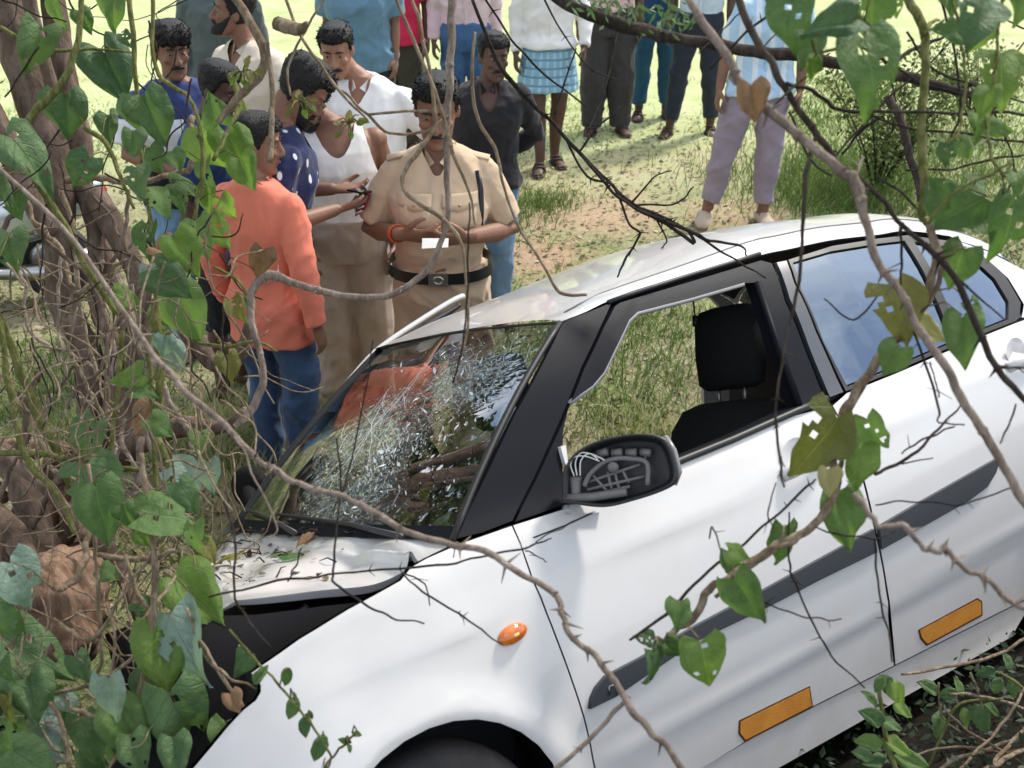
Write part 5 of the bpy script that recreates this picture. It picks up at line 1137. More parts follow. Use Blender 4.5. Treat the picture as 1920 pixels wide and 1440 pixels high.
# ------------------------------------------------------------------ the tree the car ran into
TR = empty('tree', TREE); tag(TR, 'many-stemmed grey-brown tree the car ran into, overgrown by creeper', 'tree')
def wood(name, pts, d0, d1=None, seg=12, m='bark', parent=TR, seed=None, wob=.008):
    P, R_ = px_path(pts, d0, d1, 7, wob, seed if seed is not None else random.random()*50); q = MB(); q.tube([p-parent.location for p in P], R_, seg); o = q.build(name, M[m], parent)
    c = coords(o).astype(float); n = normals(o); f = np.array([mnoise.noise((p[0]*14, p[1]*14, p[2]*5)) for p in c]); o.data.vertices.foreach_set('co', (c+n*(f*np.median(R_)*.22)[:, None]).astype(np.float32).ravel()); o.data.update(); return o
for pts, d0, d1 in (
    (((-40, -170, 44), (5, -30, 42), (45, 110, 40), (80, 230, 38), (108, 350, 36), (112, 450, 30), (112, 530, 27), (135, 605, 30), (164, 660, 28), (172, 730, 24), (166, 800, 27), (150, 880, 34), (128, 985, 46)), 4.1, 4.35),
    (((70, -170, 24), (95, -20, 24), (112, 90, 22), (135, 190, 20), (150, 290, 24), (140, 380, 26)), 4.25, 4.3),
    (((150, 340, 20), (176, 420, 18), (178, 520, 14), (184, 590, 15), (216, 655, 15), (212, 745, 16), (190, 830, 20), (165, 930, 26)), 4.2, 4.3),
    (((170, 360, 22), (215, 430, 24), (250, 500, 21), (266, 570, 18), (258, 660, 18), (240, 760, 20), (215, 880, 26)), 4.15, 4.3),
    (((195, 380, 18), (195, 470, 17), (222, 560, 15), (232, 650, 16)), 4.3, 4.3),
    (((300, 500, 11), (320, 570, 16), (365, 640, 18), (420, 690, 15), (455, 655, 13), (470, 600, 10)), 3.9, 3.8),
    (((215, 860, 26), (285, 815, 24), (350, 800, 20), (420, 800, 13), (460, 770, 9)), 4.2, 4.0),
    (((-60, 150, 30), (5, 260, 26), (50, 350, 22), (95, 440, 20)), 4.0, 4.15),
    (((20, -120, 14), (60, 20, 12), (95, 160, 12), (125, 260, 10)), 3.8, 4.0)):
    wood('trunk', pts, d0, d1)
for pts, d0, d1 in ((((90, 880, 24), (108, 905, 26), (118, 940, 20), (150, 1000, 26)), 3.95, 3.95), (((-30, 830, 30), (25, 880, 28), (60, 960, 30), (70, 1040, 36), (30, 1120, 40)), 3.8, 3.75), (((0, 850, 12), (70, 900, 13), (120, 950, 11), (160, 1010, 9)), 3.7, 3.65),
    (((-20, 960, 24), (30, 1010, 26), (55, 1060, 20)), 3.65, 3.6), (((130, 960, 22), (190, 1010, 18), (230, 1080, 14), (260, 1160, 12)), 3.9, 3.6), (((150, 900, 20), (140, 1000, 24), (150, 1090, 30), (120, 1190, 40)), 4.2, 3.9)):
    wood('root', pts, d0, d1)
q = MB()
for i in range(60):   # broken soil and bark heaped over the roots
    c = at(random.uniform(-30, 190), random.uniform(840, 1060), 3.95)-TR.location; q.ball(c, [random.uniform(.012, .05) for _ in range(3)], 7, 5, Matrix.Rotation(random.random()*6, 3, 'Z'))
o = q.build('soil_clods', M['rock'], TR); o['kind'] = 'stuff'
# crown above the picture: shades the wreck and shows in the windscreen
def crown():
    n = 4300; c0 = np.array([-1.4, 4.3, 5.3]); cl = [(np.array([x, y, z]), r) for x, y, z, r in ((-2.2, 3.0, 4.6, 1.1), (-1.2, 4.4, 5.2, 1.2), (-2.9, 4.2, 5.4, 1.3), (-.4, 3.2, 5.1, .9), (-1.4, 2.2, 4.3, .8), (-3.0, 2.0, 4.2, 1.0), (-.2, 5.2, 5.6, 1.0), (-1.9, 5.6, 6.2, 1.3), (-1.2, 3.2, 6.3, 1.2), (-2.5, 1.0, 4.5, .8))]
    P = []; 
    for c, r in cl:
        k = int(n*r**2/11.5); a = RNG.normal(0, 1, (k, 3)); a /= np.linalg.norm(a, axis=1)[:, None]; P.append(c+a*(r*RNG.uniform(.35, 1, k)**.5)[:, None]*np.array([1.15, 1.15, .75]))
    P = np.vstack(P); P = P[P[:, 2] > 3.3]; k = len(P); t = RNG.normal(0, 1, (k, 3)); t /= np.linalg.norm(t, axis=1)[:, None]; b = np.cross(t, RNG.normal(0, 1, (k, 3))); b /= np.linalg.norm(b, axis=1)[:, None]; L_ = RNG.uniform(.05, .11, k)[:, None]
    v = np.stack([P-t*L_, P+b*L_*.5, P+t*L_, P-b*L_*.5], 1).reshape(-1, 3)-np.array(TR.location); f = np.arange(k)[:, None]*4+np.array([[0, 1, 2, 3]])
    fast_mesh('crown', v, f, np.repeat(RNG.uniform(0, 1, k), 4), attr_mat('crown_leaf', [(0, (.03, .06, .015)), (.6, (.07, .12, .03)), (1, (.13, .19, .05))], .6, .35), TR)
crown()
for pts in (((-.9, 4.2, 2.9), (-1.3, 4.2, 4.0), (-1.2, 4.3, 5.2)), ((-1.5, 3.6, 3.0), (-2.0, 3.2, 3.9), (-2.3, 3.0, 4.6)), ((-1.3, 4.2, 4.0), (-.7, 3.6, 4.7), (-.4, 3.2, 5.1)), ((-1.5, 3.6, 3.0), (-2.3, 4.0, 4.3), (-2.9, 4.2, 5.4)), ((-2.0, 3.2, 3.9), (-1.6, 2.7, 4.1), (-1.4, 2.2, 4.3))):
    q = MB(); sp = spline(pts, 6); q.tube([Vector(p)-TR.location for p in sp], list(np.linspace(.07, .025, len(sp))), 8); q.build('limb', M['bark'], TR)
# stone at the foot of the tree
q = MB(); c = at(108, 1150, 3.55); q.ball(c, (.125, .16, .19), 56, 40, Matrix.Rotation(.15, 3, 'Y')); o = q.build('stone', M['rock'])
cc = coords(o).astype(float); nn = normals(o); f = np.array([mnoise.noise((p[0]*7, p[1]*7, p[2]*6))*.045+abs(mnoise.noise((p[0]*16, p[1]*16, p[2]*12)))*.030+mnoise.noise((p[0]*50, p[1]*50, p[2]*40))*.005 for p in cc]); o.data.vertices.foreach_set('co', (cc+nn*f[:, None]).astype(np.float32).ravel()); o.data.update()
tag(o, 'rough brown stone wedged at the foot of the tree under the leaves', 'stone')
# ------------------------------------------------------------------ branches hanging in front of the wreck
def branch(name, label, cat, paths, m, d0, d1=None, thorns=0, seed=1, group=None, wob=.004):
    random.seed(seed); q = MB(); base = None; tips = []
    for k, pts in enumerate(paths):
        a = d0 if k == 0 else d0+(( d1 or d0)-d0)*.5; P, R_ = px_path(pts, a, d1 if k == 0 else a+random.uniform(-.12, .12), 6, wob, seed+k*3.3)
        if base is None: base = P[0].copy()
        q.tube([p-base for p in P], R_, 8 if max(R_) > .004 else 6)
        if thorns:
            for i in range(2, len(P)-2):
                if random.random() < thorns:
                    t = (P[i+1]-P[i-1]).normalized(); o_ = t.orthogonal().normalized(); o_.rotate(Quaternion(t, random.uniform(0, 6.28))); l = random.uniform(.010, .026); r = min(R_[i]*.8, .0035)
                    for s in ((1, -1) if random.random() < .5 else (1,)): q.tube([P[i]-base, P[i]-base+(o_*s+t*.25).normalized()*(R_[i]*1.3), P[i]-base+(o_*s+t*.35).normalized()*(R_[i]+l)], [r*1.6, r*.7, .0004], 5)
                    # node swelling
                    if R_[i] > .004: q.ball(P[i]-base, R_[i]*1.22, 8, 6)
    o = q.build(name, M[m]); o.location = base; tag(o, label, cat, group); return o
branch('thorn_branch', 'long grey thorny branch sweeping from the trunks across the bonnet and white wing', 'branch', [((-30, 290, 4.06), (120, 430, 4.56), (215, 560, 4.56), (285, 660, 5.58), (350, 735, 6.08), (420, 795, 6.08), (470, 850, 6.08), (520, 885, 6.08), (580, 915, 6.08), (645, 932, 6.08), (700, 960, 6.08), (770, 1000, 6.59), (850, 1022, 6.59), (910, 1033, 6.59), (970, 1072, 6.08), (1038, 1112, 6.08), (1055, 1150, 5.58), (1068, 1190, 5.58), (1120, 1235, 6.08), (1160, 1290, 6.59), (1195, 1345, 7.09), (1240, 1390, 6.08), (1300, 1470, 6.59)),
    ((1180, 1305, 4.56), (1130, 1360, 4.56), (1080, 1410, 4.56), (1030, 1450, 4.56)), ((440, 815, 2.02), (480, 900, 2.02), (520, 990, 1.52), (500, 1010, 1.01))], 'branch', 2.15, 1.75, .16, 11)
branch('thorn_branch', 'thick pale-topped branch falling across the rear side window', 'branch', [((1270, -40, 7.14), (1310, 30, 7.85), (1360, 100, 8.57), (1395, 165, 9.28), (1440, 205, 9.28), (1510, 265, 9.28), (1585, 325, 10), (1605, 345, 10.71), (1622, 410, 8.57), (1645, 490, 7.85), (1690, 550, 7.14), (1725, 620, 7.85), (1775, 690, 8.57), (1805, 750, 8.57), (1850, 820, 8.57), (1890, 890, 8.57), (1940, 970, 8.57)), ((1600, 340, 4.28), (1612, 310, 2.86), (1618, 290, 1.43))], 'branch', 1.75, 1.7, .14, 12)
branch('dark_limb', 'dark thick limb crossing the top right in front of the trousered legs', 'branch', [((1010, -30, 12.07), (1080, 15, 12.82), (1160, 45, 13.58), (1240, 66, 11.32), (1320, 80, 10.56), (1400, 95, 11.32), (1500, 105, 12.07), (1620, 128, 11.32), (1720, 150, 10.56), (1790, 170, 8.3), (1850, 185, 4.53)), ((1660, 135, 4.53), (1700, 100, 3.77), (1760, 72, 3.02), (1790, 66, 1.51)), ((1790, 168, 5.28), (1830, 158, 3.77), (1850, 172, 1.51))], 'bark_dark', 2.5, 2.4, .10, 13)
branch('dark_branch', 'thin dark branch running down from the top right past the quarter window', 'branch', [((1375, -30, 7.65), (1405, 50, 7.65), (1440, 110, 7.65), (1475, 170, 6.8), (1500, 210, 6.8), (1535, 255, 6.8), (1575, 310, 6.8), (1640, 360, 5.1), (1690, 420, 5.1), (1745, 470, 5.95), (1790, 520, 6.8), (1835, 620, 6.8), (1870, 690, 6.8), (1930, 760, 5.95)), ((1475, 155, 4.25), (1540, 180, 4.25), (1580, 208, 4.25), (1720, 210, 3.4), (1890, 212, 3.4), (1940, 215, 2.55)), ((1528, 255, 3.4), (1510, 340, 4.25), (1505, 440, 3.4), (1495, 540, 3.4), (1470, 660, 2.55), (1455, 760, 2.55), (1462, 860, 2.55), (1470, 915, 1.7)), ((1690, 420, 2.55), (1690, 480, 2.55), (1688, 540, 1.7)), ((1870, 690, 2.55), (1930, 690, 2.55)), ((1745, 470, 2.55), (1810, 535, 2.55), (1885, 600, 1.7))], 'bark_dark', 1.9, 1.8, .10, 14)
branch('thorn_twig', 'grey thorny twig over the side moulding at the lower right', 'twig', [((1600, 925, 5.4), (1622, 950, 6.3), (1645, 985, 5.4), (1692, 985, 6.3), (1720, 1015, 5.4), (1745, 1033, 5.4), (1775, 1030, 6.3), (1800, 1060, 5.4), (1850, 1085, 5.4), (1890, 1125, 5.4), (1940, 1150, 5.4))], 'branch', 1.55, 1.55, .22, 15)
branch('hooked_branch', 'bent branch dropping past the policeman and hooking back over the coral shirt', 'branch', [((850, -40, 7.96), (846, 60, 7.96), (843, 150, 7.29), (838, 240, 6.63), (838, 330, 5.97), (840, 400, 5.3), (825, 460, 5.3), (795, 512, 5.97), (745, 548, 5.97), (690, 558, 5.97), (620, 550, 6.63), (555, 532, 7.29), (505, 515, 8.62), (478, 535, 7.96), (470, 570, 7.29), (475, 620, 6.63), (490, 670, 5.97), (492, 720, 7.29), (470, 770, 7.96), (440, 800, 5.97))], 'branch', 2.9, 3.0, .04, 16)
branch('curved_vine', 'pale bare vine curling over the khaki shirt', 'vine', [((765, -30, 3.4), (790, 60, 3.4), (808, 150, 3.4), (815, 230, 4.25), (795, 270, 4.25), (765, 310, 4.25), (755, 350, 4.25), (790, 385, 4.25), (830, 410, 4.25), (862, 450, 3.4), (872, 500, 2.55), (878, 600, 2.55), (868, 660, 1.7)), ((730, -30, 3.4), (790, 110, 3.4), (826, 200, 3.4), (850, 290, 3.4), (880, 360, 2.55), (890, 420, 1.7)), ((890, 60, 2.55), (885, 150, 3.4), (895, 220, 3.4), (930, 285, 3.4), (945, 350, 2.55), (970, 420, 2.55), (1020, 500, 2.55), (1050, 548, 3.4), (1100, 553, 2.55))], 'twig', 2.7, 2.6, 0, 17)
branch('crossing_vine', 'thin vine crossing the heads of the group from the left trunks', 'vine', [((640, 170, 3), (690, 215, 3), (730, 250, 3), (800, 245, 3), (840, 215, 3)), ((520, 45, 14), (560, 55, 12), (575, 45, 5)), ((430, -20, 8), (480, 60, 9), (497, 110, 9), (480, 150, 9), (440, 190, 8), (410, 230, 6)), ((500, 80, 5), (510, 160, 5), (510, 230, 5), (506, 305, 6)), ((530, -20, 3), (560, 60, 3), (600, 120, 3), (640, 175, 3), (690, 225, 2)), ((620, -20, 2.5), (570, 60, 2.5), (540, 130, 2.5), (545, 180, 2)), ((820, 210, 3), (770, 208, 3), (690, 215, 3))], 'twig', 2.9, 2.9, 0, 18)
branch('fallen_twig', 'tangle of dark thorn twigs coming down onto the roof of the car', 'twig', [((880, -20, 3), (930, 110, 3.75), (975, 170, 4.5), (1030, 225, 3.75), (1085, 285, 3.75), (1140, 340, 3), (1190, 385, 3.75), (1240, 405, 3), (1285, 430, 3)), ((1085, 285, 3), (1150, 360, 3), (1200, 395, 3), (1290, 432, 3.75), (1330, 450, 3), (1390, 462, 2.25), (1400, 480, 1.5)), ((1060, 260, 2.25), (1100, 330, 2.25), (1150, 350, 2.25), (1180, 420, 2.25), (1200, 440, 2.25), (1170, 490, 2.25), (1158, 520, 1.5)), ((1190, 385, 2.25), (1270, 380, 1.88), (1300, 350, 1.5)), ((1200, 395, 3), (1250, 420, 3.75), (1300, 455, 3.75), (1290, 430, 3)), ((1230, 410, 2.25), (1250, 450, 1.5), (1240, 465, 1.12)), ((1040, 215, 2.25), (1060, 150, 1.88), (1080, 90, 1.5)), ((1085, 285, 2.25), (1120, 240, 2.25), (1165, 200, 1.5)), ((1290, 430, 3), (1350, 470, 2.25), (1400, 500, 1.88), (1435, 520, 1.5)), ((1180, 385, 2.25), (1230, 330, 1.5), (1260, 320, 1.12)), ((900, -20, 2.25), (950, 60, 2.25), (1010, 130, 2.25), (1100, 200, 1.5)), ((1010, -20, 2.25), (1060, 70, 1.5), (1110, 130, 1.5), (1160, 150, 1.12)), ((1160, 40, 2.25), (1150, 100, 1.5), (1130, 180, 1.5), (1100, 250, 1.5))], 'twig_dark', 3.0, 3.35, .15, 19)
branch('dangling_twig', 'dark hair-thin twig lying over the windscreen and bonnet', 'twig', [((880, 380, 1.6), (878, 470, 2), (876, 560, 2), (868, 640, 2), (850, 720, 1.6)), ((390, 1120, 2), (520, 1090, 2.4), (640, 1075, 2), (800, 1062, 2.4), (900, 1045, 2), (990, 1025, 2), (1035, 1010, 1.2)), ((985, 1030, 1.6), (1010, 1045, 1.2), (1025, 1052, 0.8)), ((755, 1075, 1.6), (800, 1115, 2), (860, 1150, 2), (920, 1195, 1.6), (945, 1210, 1.2)), ((755, 1072, 1.6), (795, 1095, 1.6), (806, 1135, 1.2)), ((630, 820, 2), (640, 900, 2), (632, 980, 2), (625, 1060, 2.4), (630, 1095, 2.4), (680, 1130, 2.4), (735, 1158, 2), (795, 1168, 1.6)), ((420, 940, 2.4), (440, 1010, 2.4), (440, 1110, 2.4), (470, 1170, 2.4), (510, 1215, 1.6)), ((540, 1090, 1.6), (555, 1060, 1.6), (565, 1025, 1.2)), ((700, 640, 1.6), (680, 760, 1.6), (655, 880, 1.6), (625, 960, 1.2)), ((1005, 1015, 1.2), (1060, 985, 1.2), (1115, 960, 0.8)), ((850, 1045, 1.2), (855, 1000, 1.2), (862, 960, 0.8))], 'twig_dark', 2.12, 2.1, .03, 20)
branch('dangling_twig', 'dark thorny twigs hanging in front of the white rear door', 'twig', [((1545, 560, 1.6), (1600, 600, 2), (1650, 550, 1.6)), ((1690, 560, 1.6), (1720, 640, 2.4), (1760, 760, 2.4), (1760, 790, 1.6), (1810, 798, 1.6)), ((1640, 890, 3.2), (1700, 860, 3.2), (1760, 805, 2.4), (1800, 760, 1.6)), ((1690, 850, 1.6), (1740, 820, 2), (1790, 800, 1.6)), ((1745, 680, 1.6), (1755, 720, 1.6), (1762, 745, 1.6)), ((1690, 870, 1.6), (1750, 858, 1.2)), ((1480, 960, 1.6), (1478, 1040, 2), (1490, 1090, 2), (1520, 1160, 2), (1560, 1230, 2), (1620, 1288, 1.6)), ((1400, 1115, 1.6), (1470, 1145, 1.6), (1530, 1160, 1.6), (1578, 1162, 1.2)), ((1640, 945, 1.6), (1720, 940, 1.6), (1800, 945, 1.6), (1900, 915, 1.6)), ((1530, 990, 1.6), (1590, 1005, 1.6), (1650, 1008, 1.6), (1680, 995, 1.2)), ((1455, 905, 1.2), (1440, 960, 1.6), (1450, 990, 1.2)), ((1330, 1010, 1.6), (1336, 988, 1.6), (1352, 1035, 1.6), (1362, 1075, 1.2)), ((1905, 760, 2), (1890, 800, 2), (1875, 830, 1.6)), ((1640, 1010, 2), (1645, 1080, 2), (1655, 1150, 2), (1668, 1190, 1.6), (1672, 1240, 1.6)), ((1180, 1200, 2.4), (1250, 1150, 3.2), (1330, 1070, 2.8), (1430, 990, 2.4), (1510, 915, 2.4), (1530, 900, 1.6))], 'twig_dark', 1.95, 1.95, .08, 21)
branch('bramble_twig', 'web of fine dark twigs in front of the bush at the upper right', 'twig', [((1540, 60, 2.4), (1620, 90, 2.4), (1720, 150, 2.4), (1850, 190, 1.6)), ((1600, 200, 2.4), (1700, 240, 2.4), (1800, 250, 2.4), (1940, 270, 2.4)), ((1700, 320, 2.4), (1790, 315, 2.4), (1880, 295, 2.4), (1940, 290, 1.6)), ((1560, 300, 1.6), (1650, 200, 2.4), (1740, 120, 1.6), (1800, 60, 1.6)), ((1700, 60, 2.4), (1750, 130, 2.4), (1830, 160, 2.4), (1940, 200, 1.6)), ((1760, -20, 2.4), (1790, 100, 2.4), (1800, 200, 2.4), (1785, 260, 1.6)), ((1620, 60, 1.6), (1660, 120, 1.6), (1680, 190, 1.6)), ((1650, 335, 2.4), (1700, 370, 2.4), (1740, 420, 1.6)), ((1810, 190, 1.6), (1870, 130, 1.6), (1940, 60, 1.6)), ((1860, 200, 2.4), (1900, 300, 1.6), (1890, 360, 1.6)), ((1480, 210, 2.4), (1520, 300, 2.4), (1560, 330, 1.6)), ((1330, 130, 1.6), (1400, 60, 2.4), (1450, 20, 2.4), (1480, -20, 2.4)), ((1430, 90, 1.6), (1460, 60, 1.6), (1500, 40, 1.6)), ((1395, 20, 1.6), (1350, 60, 1.6), (1310, 100, 1.2)), ((1640, 60, 1.6), (1600, 20, 2), (1560, -20, 1.6)), ((1890, 40, 1.6), (1940, 60, 2))], 'twig_dark', 2.2, 2.2, .12, 22)
branch('pale_vine', 'smooth pale green stem standing upright before the bush', 'vine', [((1690, -30, 9), (1715, 20, 9), (1733, 60, 9), (1735, 120, 8), (1730, 200, 8), (1728, 280, 8), (1735, 350, 9), (1728, 400, 8), (1738, 420, 5)), ((1733, 62, 5), (1745, 45, 4), (1760, 35, 2))], 'vine_stem', 2.05, 2.0, 0, 23)
branch('bare_branch', 'leaning dark branch behind the pale green stem', 'branch', [((1665, 180, 9), (1690, 230, 8), (1705, 290, 8), (1722, 345, 7), (1725, 380, 5)), ((1650, 220, 3), (1610, 250, 3), (1580, 290, 2))], 'bark_dark', 2.6, 2.6, .05, 24)
# --- climbers with heart-shaped leaves
def climber(name, label, stems, leaves, d0, dspread, seed, cat='vine', stem_mat='vine_stem', mesh=None, grow=1.0):
    random.seed(seed); root = empty(name, at(stems[0][0][0], stems[0][0][1], d0)); tag(root, label, cat); dp = {}
    for k, pts in enumerate(stems):
        P, R_ = px_path(pts, d0+random.uniform(-.5, .5)*dspread*.5, d0+random.uniform(-.5, .5)*dspread*.5, 6, .006, seed+k); q = MB(); q.tube([p-root.location for p in P], R_, 7); q.build('stem', M[stem_mat], root)
    stp = np.array([p[:2] for s in stems for p in spline([x[:2] for x in s], 4)])
    pq = MB()
    for (u, v, s, a, kd) in leaves:
        s *= grow
        d = d0+random.uniform(-.5, .5)*dspread; c = leaf(u, v, s, a, kd, d, None, mesh and random.choice(mesh)); o = COL.objects[-1]; m_ = o.matrix_world.copy(); o.parent = root; o.matrix_parent_inverse = Matrix.Translation(-root.location)
        j = np.argmin(np.hypot(stp[:, 0]-u, stp[:, 1]-v)); t = at(stp[j][0], stp[j][1], d0)
        if (t-c).length < .30: pq.tube([p-root.location for p in (c, c.lerp(t, .5)+Vector((0, 0, .015)), t)], [.0016, .0014, .0016], 5)
    if pq.v: pq.build('leaf_stalk', M[stem_mat], root)['kind'] = 'stuff'
    return root
CL_L = [(66, 94, 105, 110, 'd'), (215, 22, 75, 95, 'g'), (235, 72, 32, 60, 'd'), (212, 135, 125, 60, 'd'), (288, 222, 105, 62, 'd'), (125, 215, 92, 90, 'd'), (50, 295, 140, 40, 'd'), (150, 320, 72, 120, 'd'), (30, 388, 52, 70, 'g'), (258, 338, 66, 80, 'd'), (270, 447, 66, 95, 'g'), (302, 378, 66, 35, 'g'), (340, 375, 52, 60, 'g'),
    (388, 268, 115, 55, 'l'), (440, 285, 88, 72, 'l'), (400, 205, 66, 250, 'g'), (450, 198, 34, 30, 'l'), (460, 322, 68, 60, 'l'), (345, 352, 66, 20, 'g'), (390, 372, 55, 80, 'l'), (406, 432, 68, 45, 'l'), (345, 475, 88, 60, 'l'), (368, 440, 78, 70, 'g'), (352, 590, 112, 60, 'g'), (236, 562, 62, 40, 'l'), (322, 528, 92, 40, 'd'), (335, 505, 70, 70, 'b'), (243, 708, 66, 170, 'l'), (268, 730, 56, 10, 'g'),
    (330, 672, 62, 60, 'b'), (308, 650, 48, 100, 'b'), (162, 835, 112, 95, 'd'), (180, 918, 118, 75, 'd'), (352, 893, 76, 50, 'b'), (392, 893, 62, 90, 'b'), (375, 830, 50, 80, 'g'), (430, 690, 62, 70, 'o'), (448, 580, 56, 60, 'o'), (300, 800, 52, 40, 'g'), (205, 240, 60, 80, 'd'), (110, 25, 60, 80, 'g'), (160, 40, 48, 70, 'g'), (20, 470, 80, 80, 'd'), (5, 360, 60, 60, 'd'), (290, 300, 60, 60, 'd'), (250, 270, 55, 100, 'd'), (380, 320, 58, 95, 'g'), (330, 300, 48, 50, 'g'), (425, 390, 50, 60, 'l'), (300, 600, 60, 95, 'g'), (280, 520, 48, 80, 'b')]
ST_L = [((155, -20, 5), (148, 60, 6), (130, 130, 7), (95, 180, 8), (60, 215, 8), (40, 250, 6)), ((240, -20, 5), (252, 100, 5), (258, 220, 4), (270, 330, 4), (285, 440, 4), (290, 560, 4), (280, 660, 5), (285, 760, 5), (290, 860, 5), (300, 980, 4)), ((285, -20, 4), (290, 120, 4), (320, 160, 5), (352, 180, 4), (372, 230, 4), (380, 330, 5), (360, 420, 4), (330, 500, 4)), ((0, 50, 4), (60, 85, 5), (110, 95, 4), (170, 92, 3), (250, 98, 2)), ((400, 300, 4), (420, 260, 4), (440, 220, 5), (450, 190, 6), (430, 140, 6)), ((160, 240, 5), (200, 270, 5), (225, 330, 4), (250, 390, 3)), ((230, 620, 5), (222, 720, 5), (210, 820, 4), (205, 900, 3)), ((60, 330, 5), (120, 420, 7), (160, 500, 6), (220, 590, 5)), ((290, 560, 8), (296, 640, 9), (300, 720, 8), (292, 800, 7), (312, 860, 6)),
    ((360, 640, 3), (420, 650, 4), (480, 640, 3), (520, 660, 2)), ((400, 500, 3), (450, 530, 3), (470, 580, 3)), ((-20, 560, 7), (30, 670, 8), (70, 780, 9), (110, 850, 8), (135, 920, 7)), ((0, 600, 6), (20, 740, 6), (50, 860, 7), (110, 930, 6), (140, 1000, 6)), ((-20, 850, 5), (60, 850, 6), (150, 862, 5), (260, 882, 5)), ((290, 830, 6), (320, 880, 6), (318, 960, 6), (300, 1040, 5))]
climber('creeper', 'green creeper with dark heart-shaped leaves wound round the trunks', ST_L, CL_L, 3.05, .5, 31, grow=1.0)
LOW = [(44, 1095, 108, 65, 'b'), (55, 1222, 150, 30, 'd'), (2, 1165, 100, 60, 'd'), (60, 1305, 96, 70, 'd'), (95, 1392, 90, 60, 'b'), (168, 1392, 105, 80, 'd'), (210, 1308, 96, 85, 'b'), (306, 1232, 128, 75, 'l'), (340, 1208, 140, 65, 'b'), (366, 1120, 118, 38, 'l'), (332, 968, 136, 18, 'g'), (190, 962, 118, 78, 'g'), (240, 968, 55, 70, 'g'), (350, 930, 66, 60, 'd'), (365, 1012, 64, 80, 'g'), (392, 1035, 44, 60, 'o'), (242, 1372, 110, 60, 'g'), (345, 1350, 150, 65, 'd'), (416, 1392, 80, 98, 'g'), (455, 1246, 50, 110, 'd'), (300, 1395, 100, 80, 'd'), (20, 1390, 110, 70, 'g'), (125, 1322, 60, 95, 'g'), (130, 1320, 44, 60, 'b'), (15, 1270, 70, 60, 'd'), (205, 1075, 44, 30, 'g'), (275, 1150, 52, 60, 'd'), (255, 1415, 80, 60, 'd'), (385, 1425, 70, 60, 'd'), (60, 1430, 100, 40, 'd'), (150, 1250, 50, 60, 'd'), (270, 1290, 62, 80, 'd'), (20, 1330, 60, 90, 'o'), (330, 1420, 80, 70, 'd'), (200, 1430, 90, 60, 'd'), (85, 1345, 60, 60, 'b'), (270, 1010, 40, 60, 'l')]
ST_O = [((265, 850, 5), (275, 950, 6), (290, 1060, 6), (285, 1170, 7), (265, 1290, 7), (230, 1400, 7), (190, 1470, 6)), ((165, 870, 4), (175, 1000, 4), (185, 1130, 4), (190, 1240, 4), (165, 1280, 3)), ((235, 1040, 4), (255, 1110, 5), (280, 1150, 4), (270, 1210, 4), (200, 1270, 4), (110, 1300, 4)), ((130, 1330, 4), (200, 1350, 5), (260, 1375, 4), (330, 1385, 3)), ((320, 1290, 3), (340, 1350, 4), (350, 1460, 4)), ((270, 1330, 3), (300, 1400, 4), (305, 1470, 4)), ((60, 1290, 4), (110, 1340, 4), (130, 1440, 5)), ((100, 1160, 3), (170, 1200, 4), (220, 1130, 3), (270, 1060, 3), (310, 1000, 3)), ((240, 1200, 3), (300, 1120, 4), (330, 1080, 3)), ((175, 1040, 5), (240, 1048, 6), (290, 1046, 5), (330, 1030, 4)), ((165, 950, 6), (165, 1010, 6), (155, 1060, 7), (130, 1095, 7), (100, 1105, 6)), ((350, 1140, 3), (380, 1210, 4), (420, 1275, 4), (465, 1340, 3), (500, 1400, 3), (520, 1440, 3)), ((360, 1120, 4), (400, 1150, 3), (430, 1190, 3), (480, 1245, 3), (560, 1330, 3), (600, 1390, 3), (610, 1440, 2)), ((365, 1160, 3), (385, 1230, 3), (430, 1270, 3), (480, 1290, 2)), ((200, 1130, 3), (215, 1200, 3), (205, 1290, 3))]
climber('creeper', 'lower creeper tangle with bluish and pale leaves at the crushed nose', ST_O, LOW, 2.42, .3, 32, stem_mat='twig', grow=1.05)
climber('leafy_vine', 'fine vine with small dark oval leaves hanging over the white wing', [((430, 1180, 2), (500, 1260, 2.5), (545, 1310, 2.5), (585, 1360, 2.5), (620, 1420, 2.5), (600, 1450, 2)), ((610, 1440, 2), (640, 1400, 2.5), (670, 1372, 2))], [(537, 1268, 42, 95, 'd'), (549, 1325, 44, 110, 'd'), (572, 1360, 44, 100, 'd'), (599, 1400, 52, 105, 'd'), (552, 1304, 18, 60, 'd'), (608, 1388, 22, 80, 'd'), (648, 1390, 24, 200, 'g'), (668, 1376, 18, 10, 'g'), (582, 1340, 18, 240, 'd'), (655, 1402, 16, 80, 'g'), (486, 1268, 40, 300, 'd')], 2.1, .06, 33, mesh=OVAL)
RT = [(1482, 38, 120, 98, 'd'), (1558, 48, 130, 170, 'd'), (1515, 85, 96, 110, 'd'), (1522, 128, 52, 95, 'l'), (1634, 34, 120, 85, 'g'), (1636, 128, 178, 80, 'g'), (1640, 195, 46, 80, 'l'), (1678, 8, 48, 80, 'l'), (1838, 30, 140, 100, 'd'), (1840, 66, 90, 100, 'l'), (1776, 55, 72, 195, 'g'), (1880, 138, 128, 96, 'l'), (1848, 190, 76, 100, 'l'), (1835, 236, 66, 100, 'l'), (1778, 290, 54, 95, 'd'), (1812, 282, 56, 55, 'g'), (1872, 242, 56, 20, 'g'), (1798, 395, 150, 160, 'g'), (1762, 362, 90, 250, 'g'), (1893, 425, 140, 95, 'g'), (1905, 352, 80, 100, 'g'), (1836, 366, 34, 60, 'd'), (1875, 380, 44, 250, 'd'), (1915, 10, 90, 100, 'g'), (1780, 5, 60, 90, 'g'), (1590, 10, 60, 80, 'g'), (1450, 0, 60, 80, 'd')]
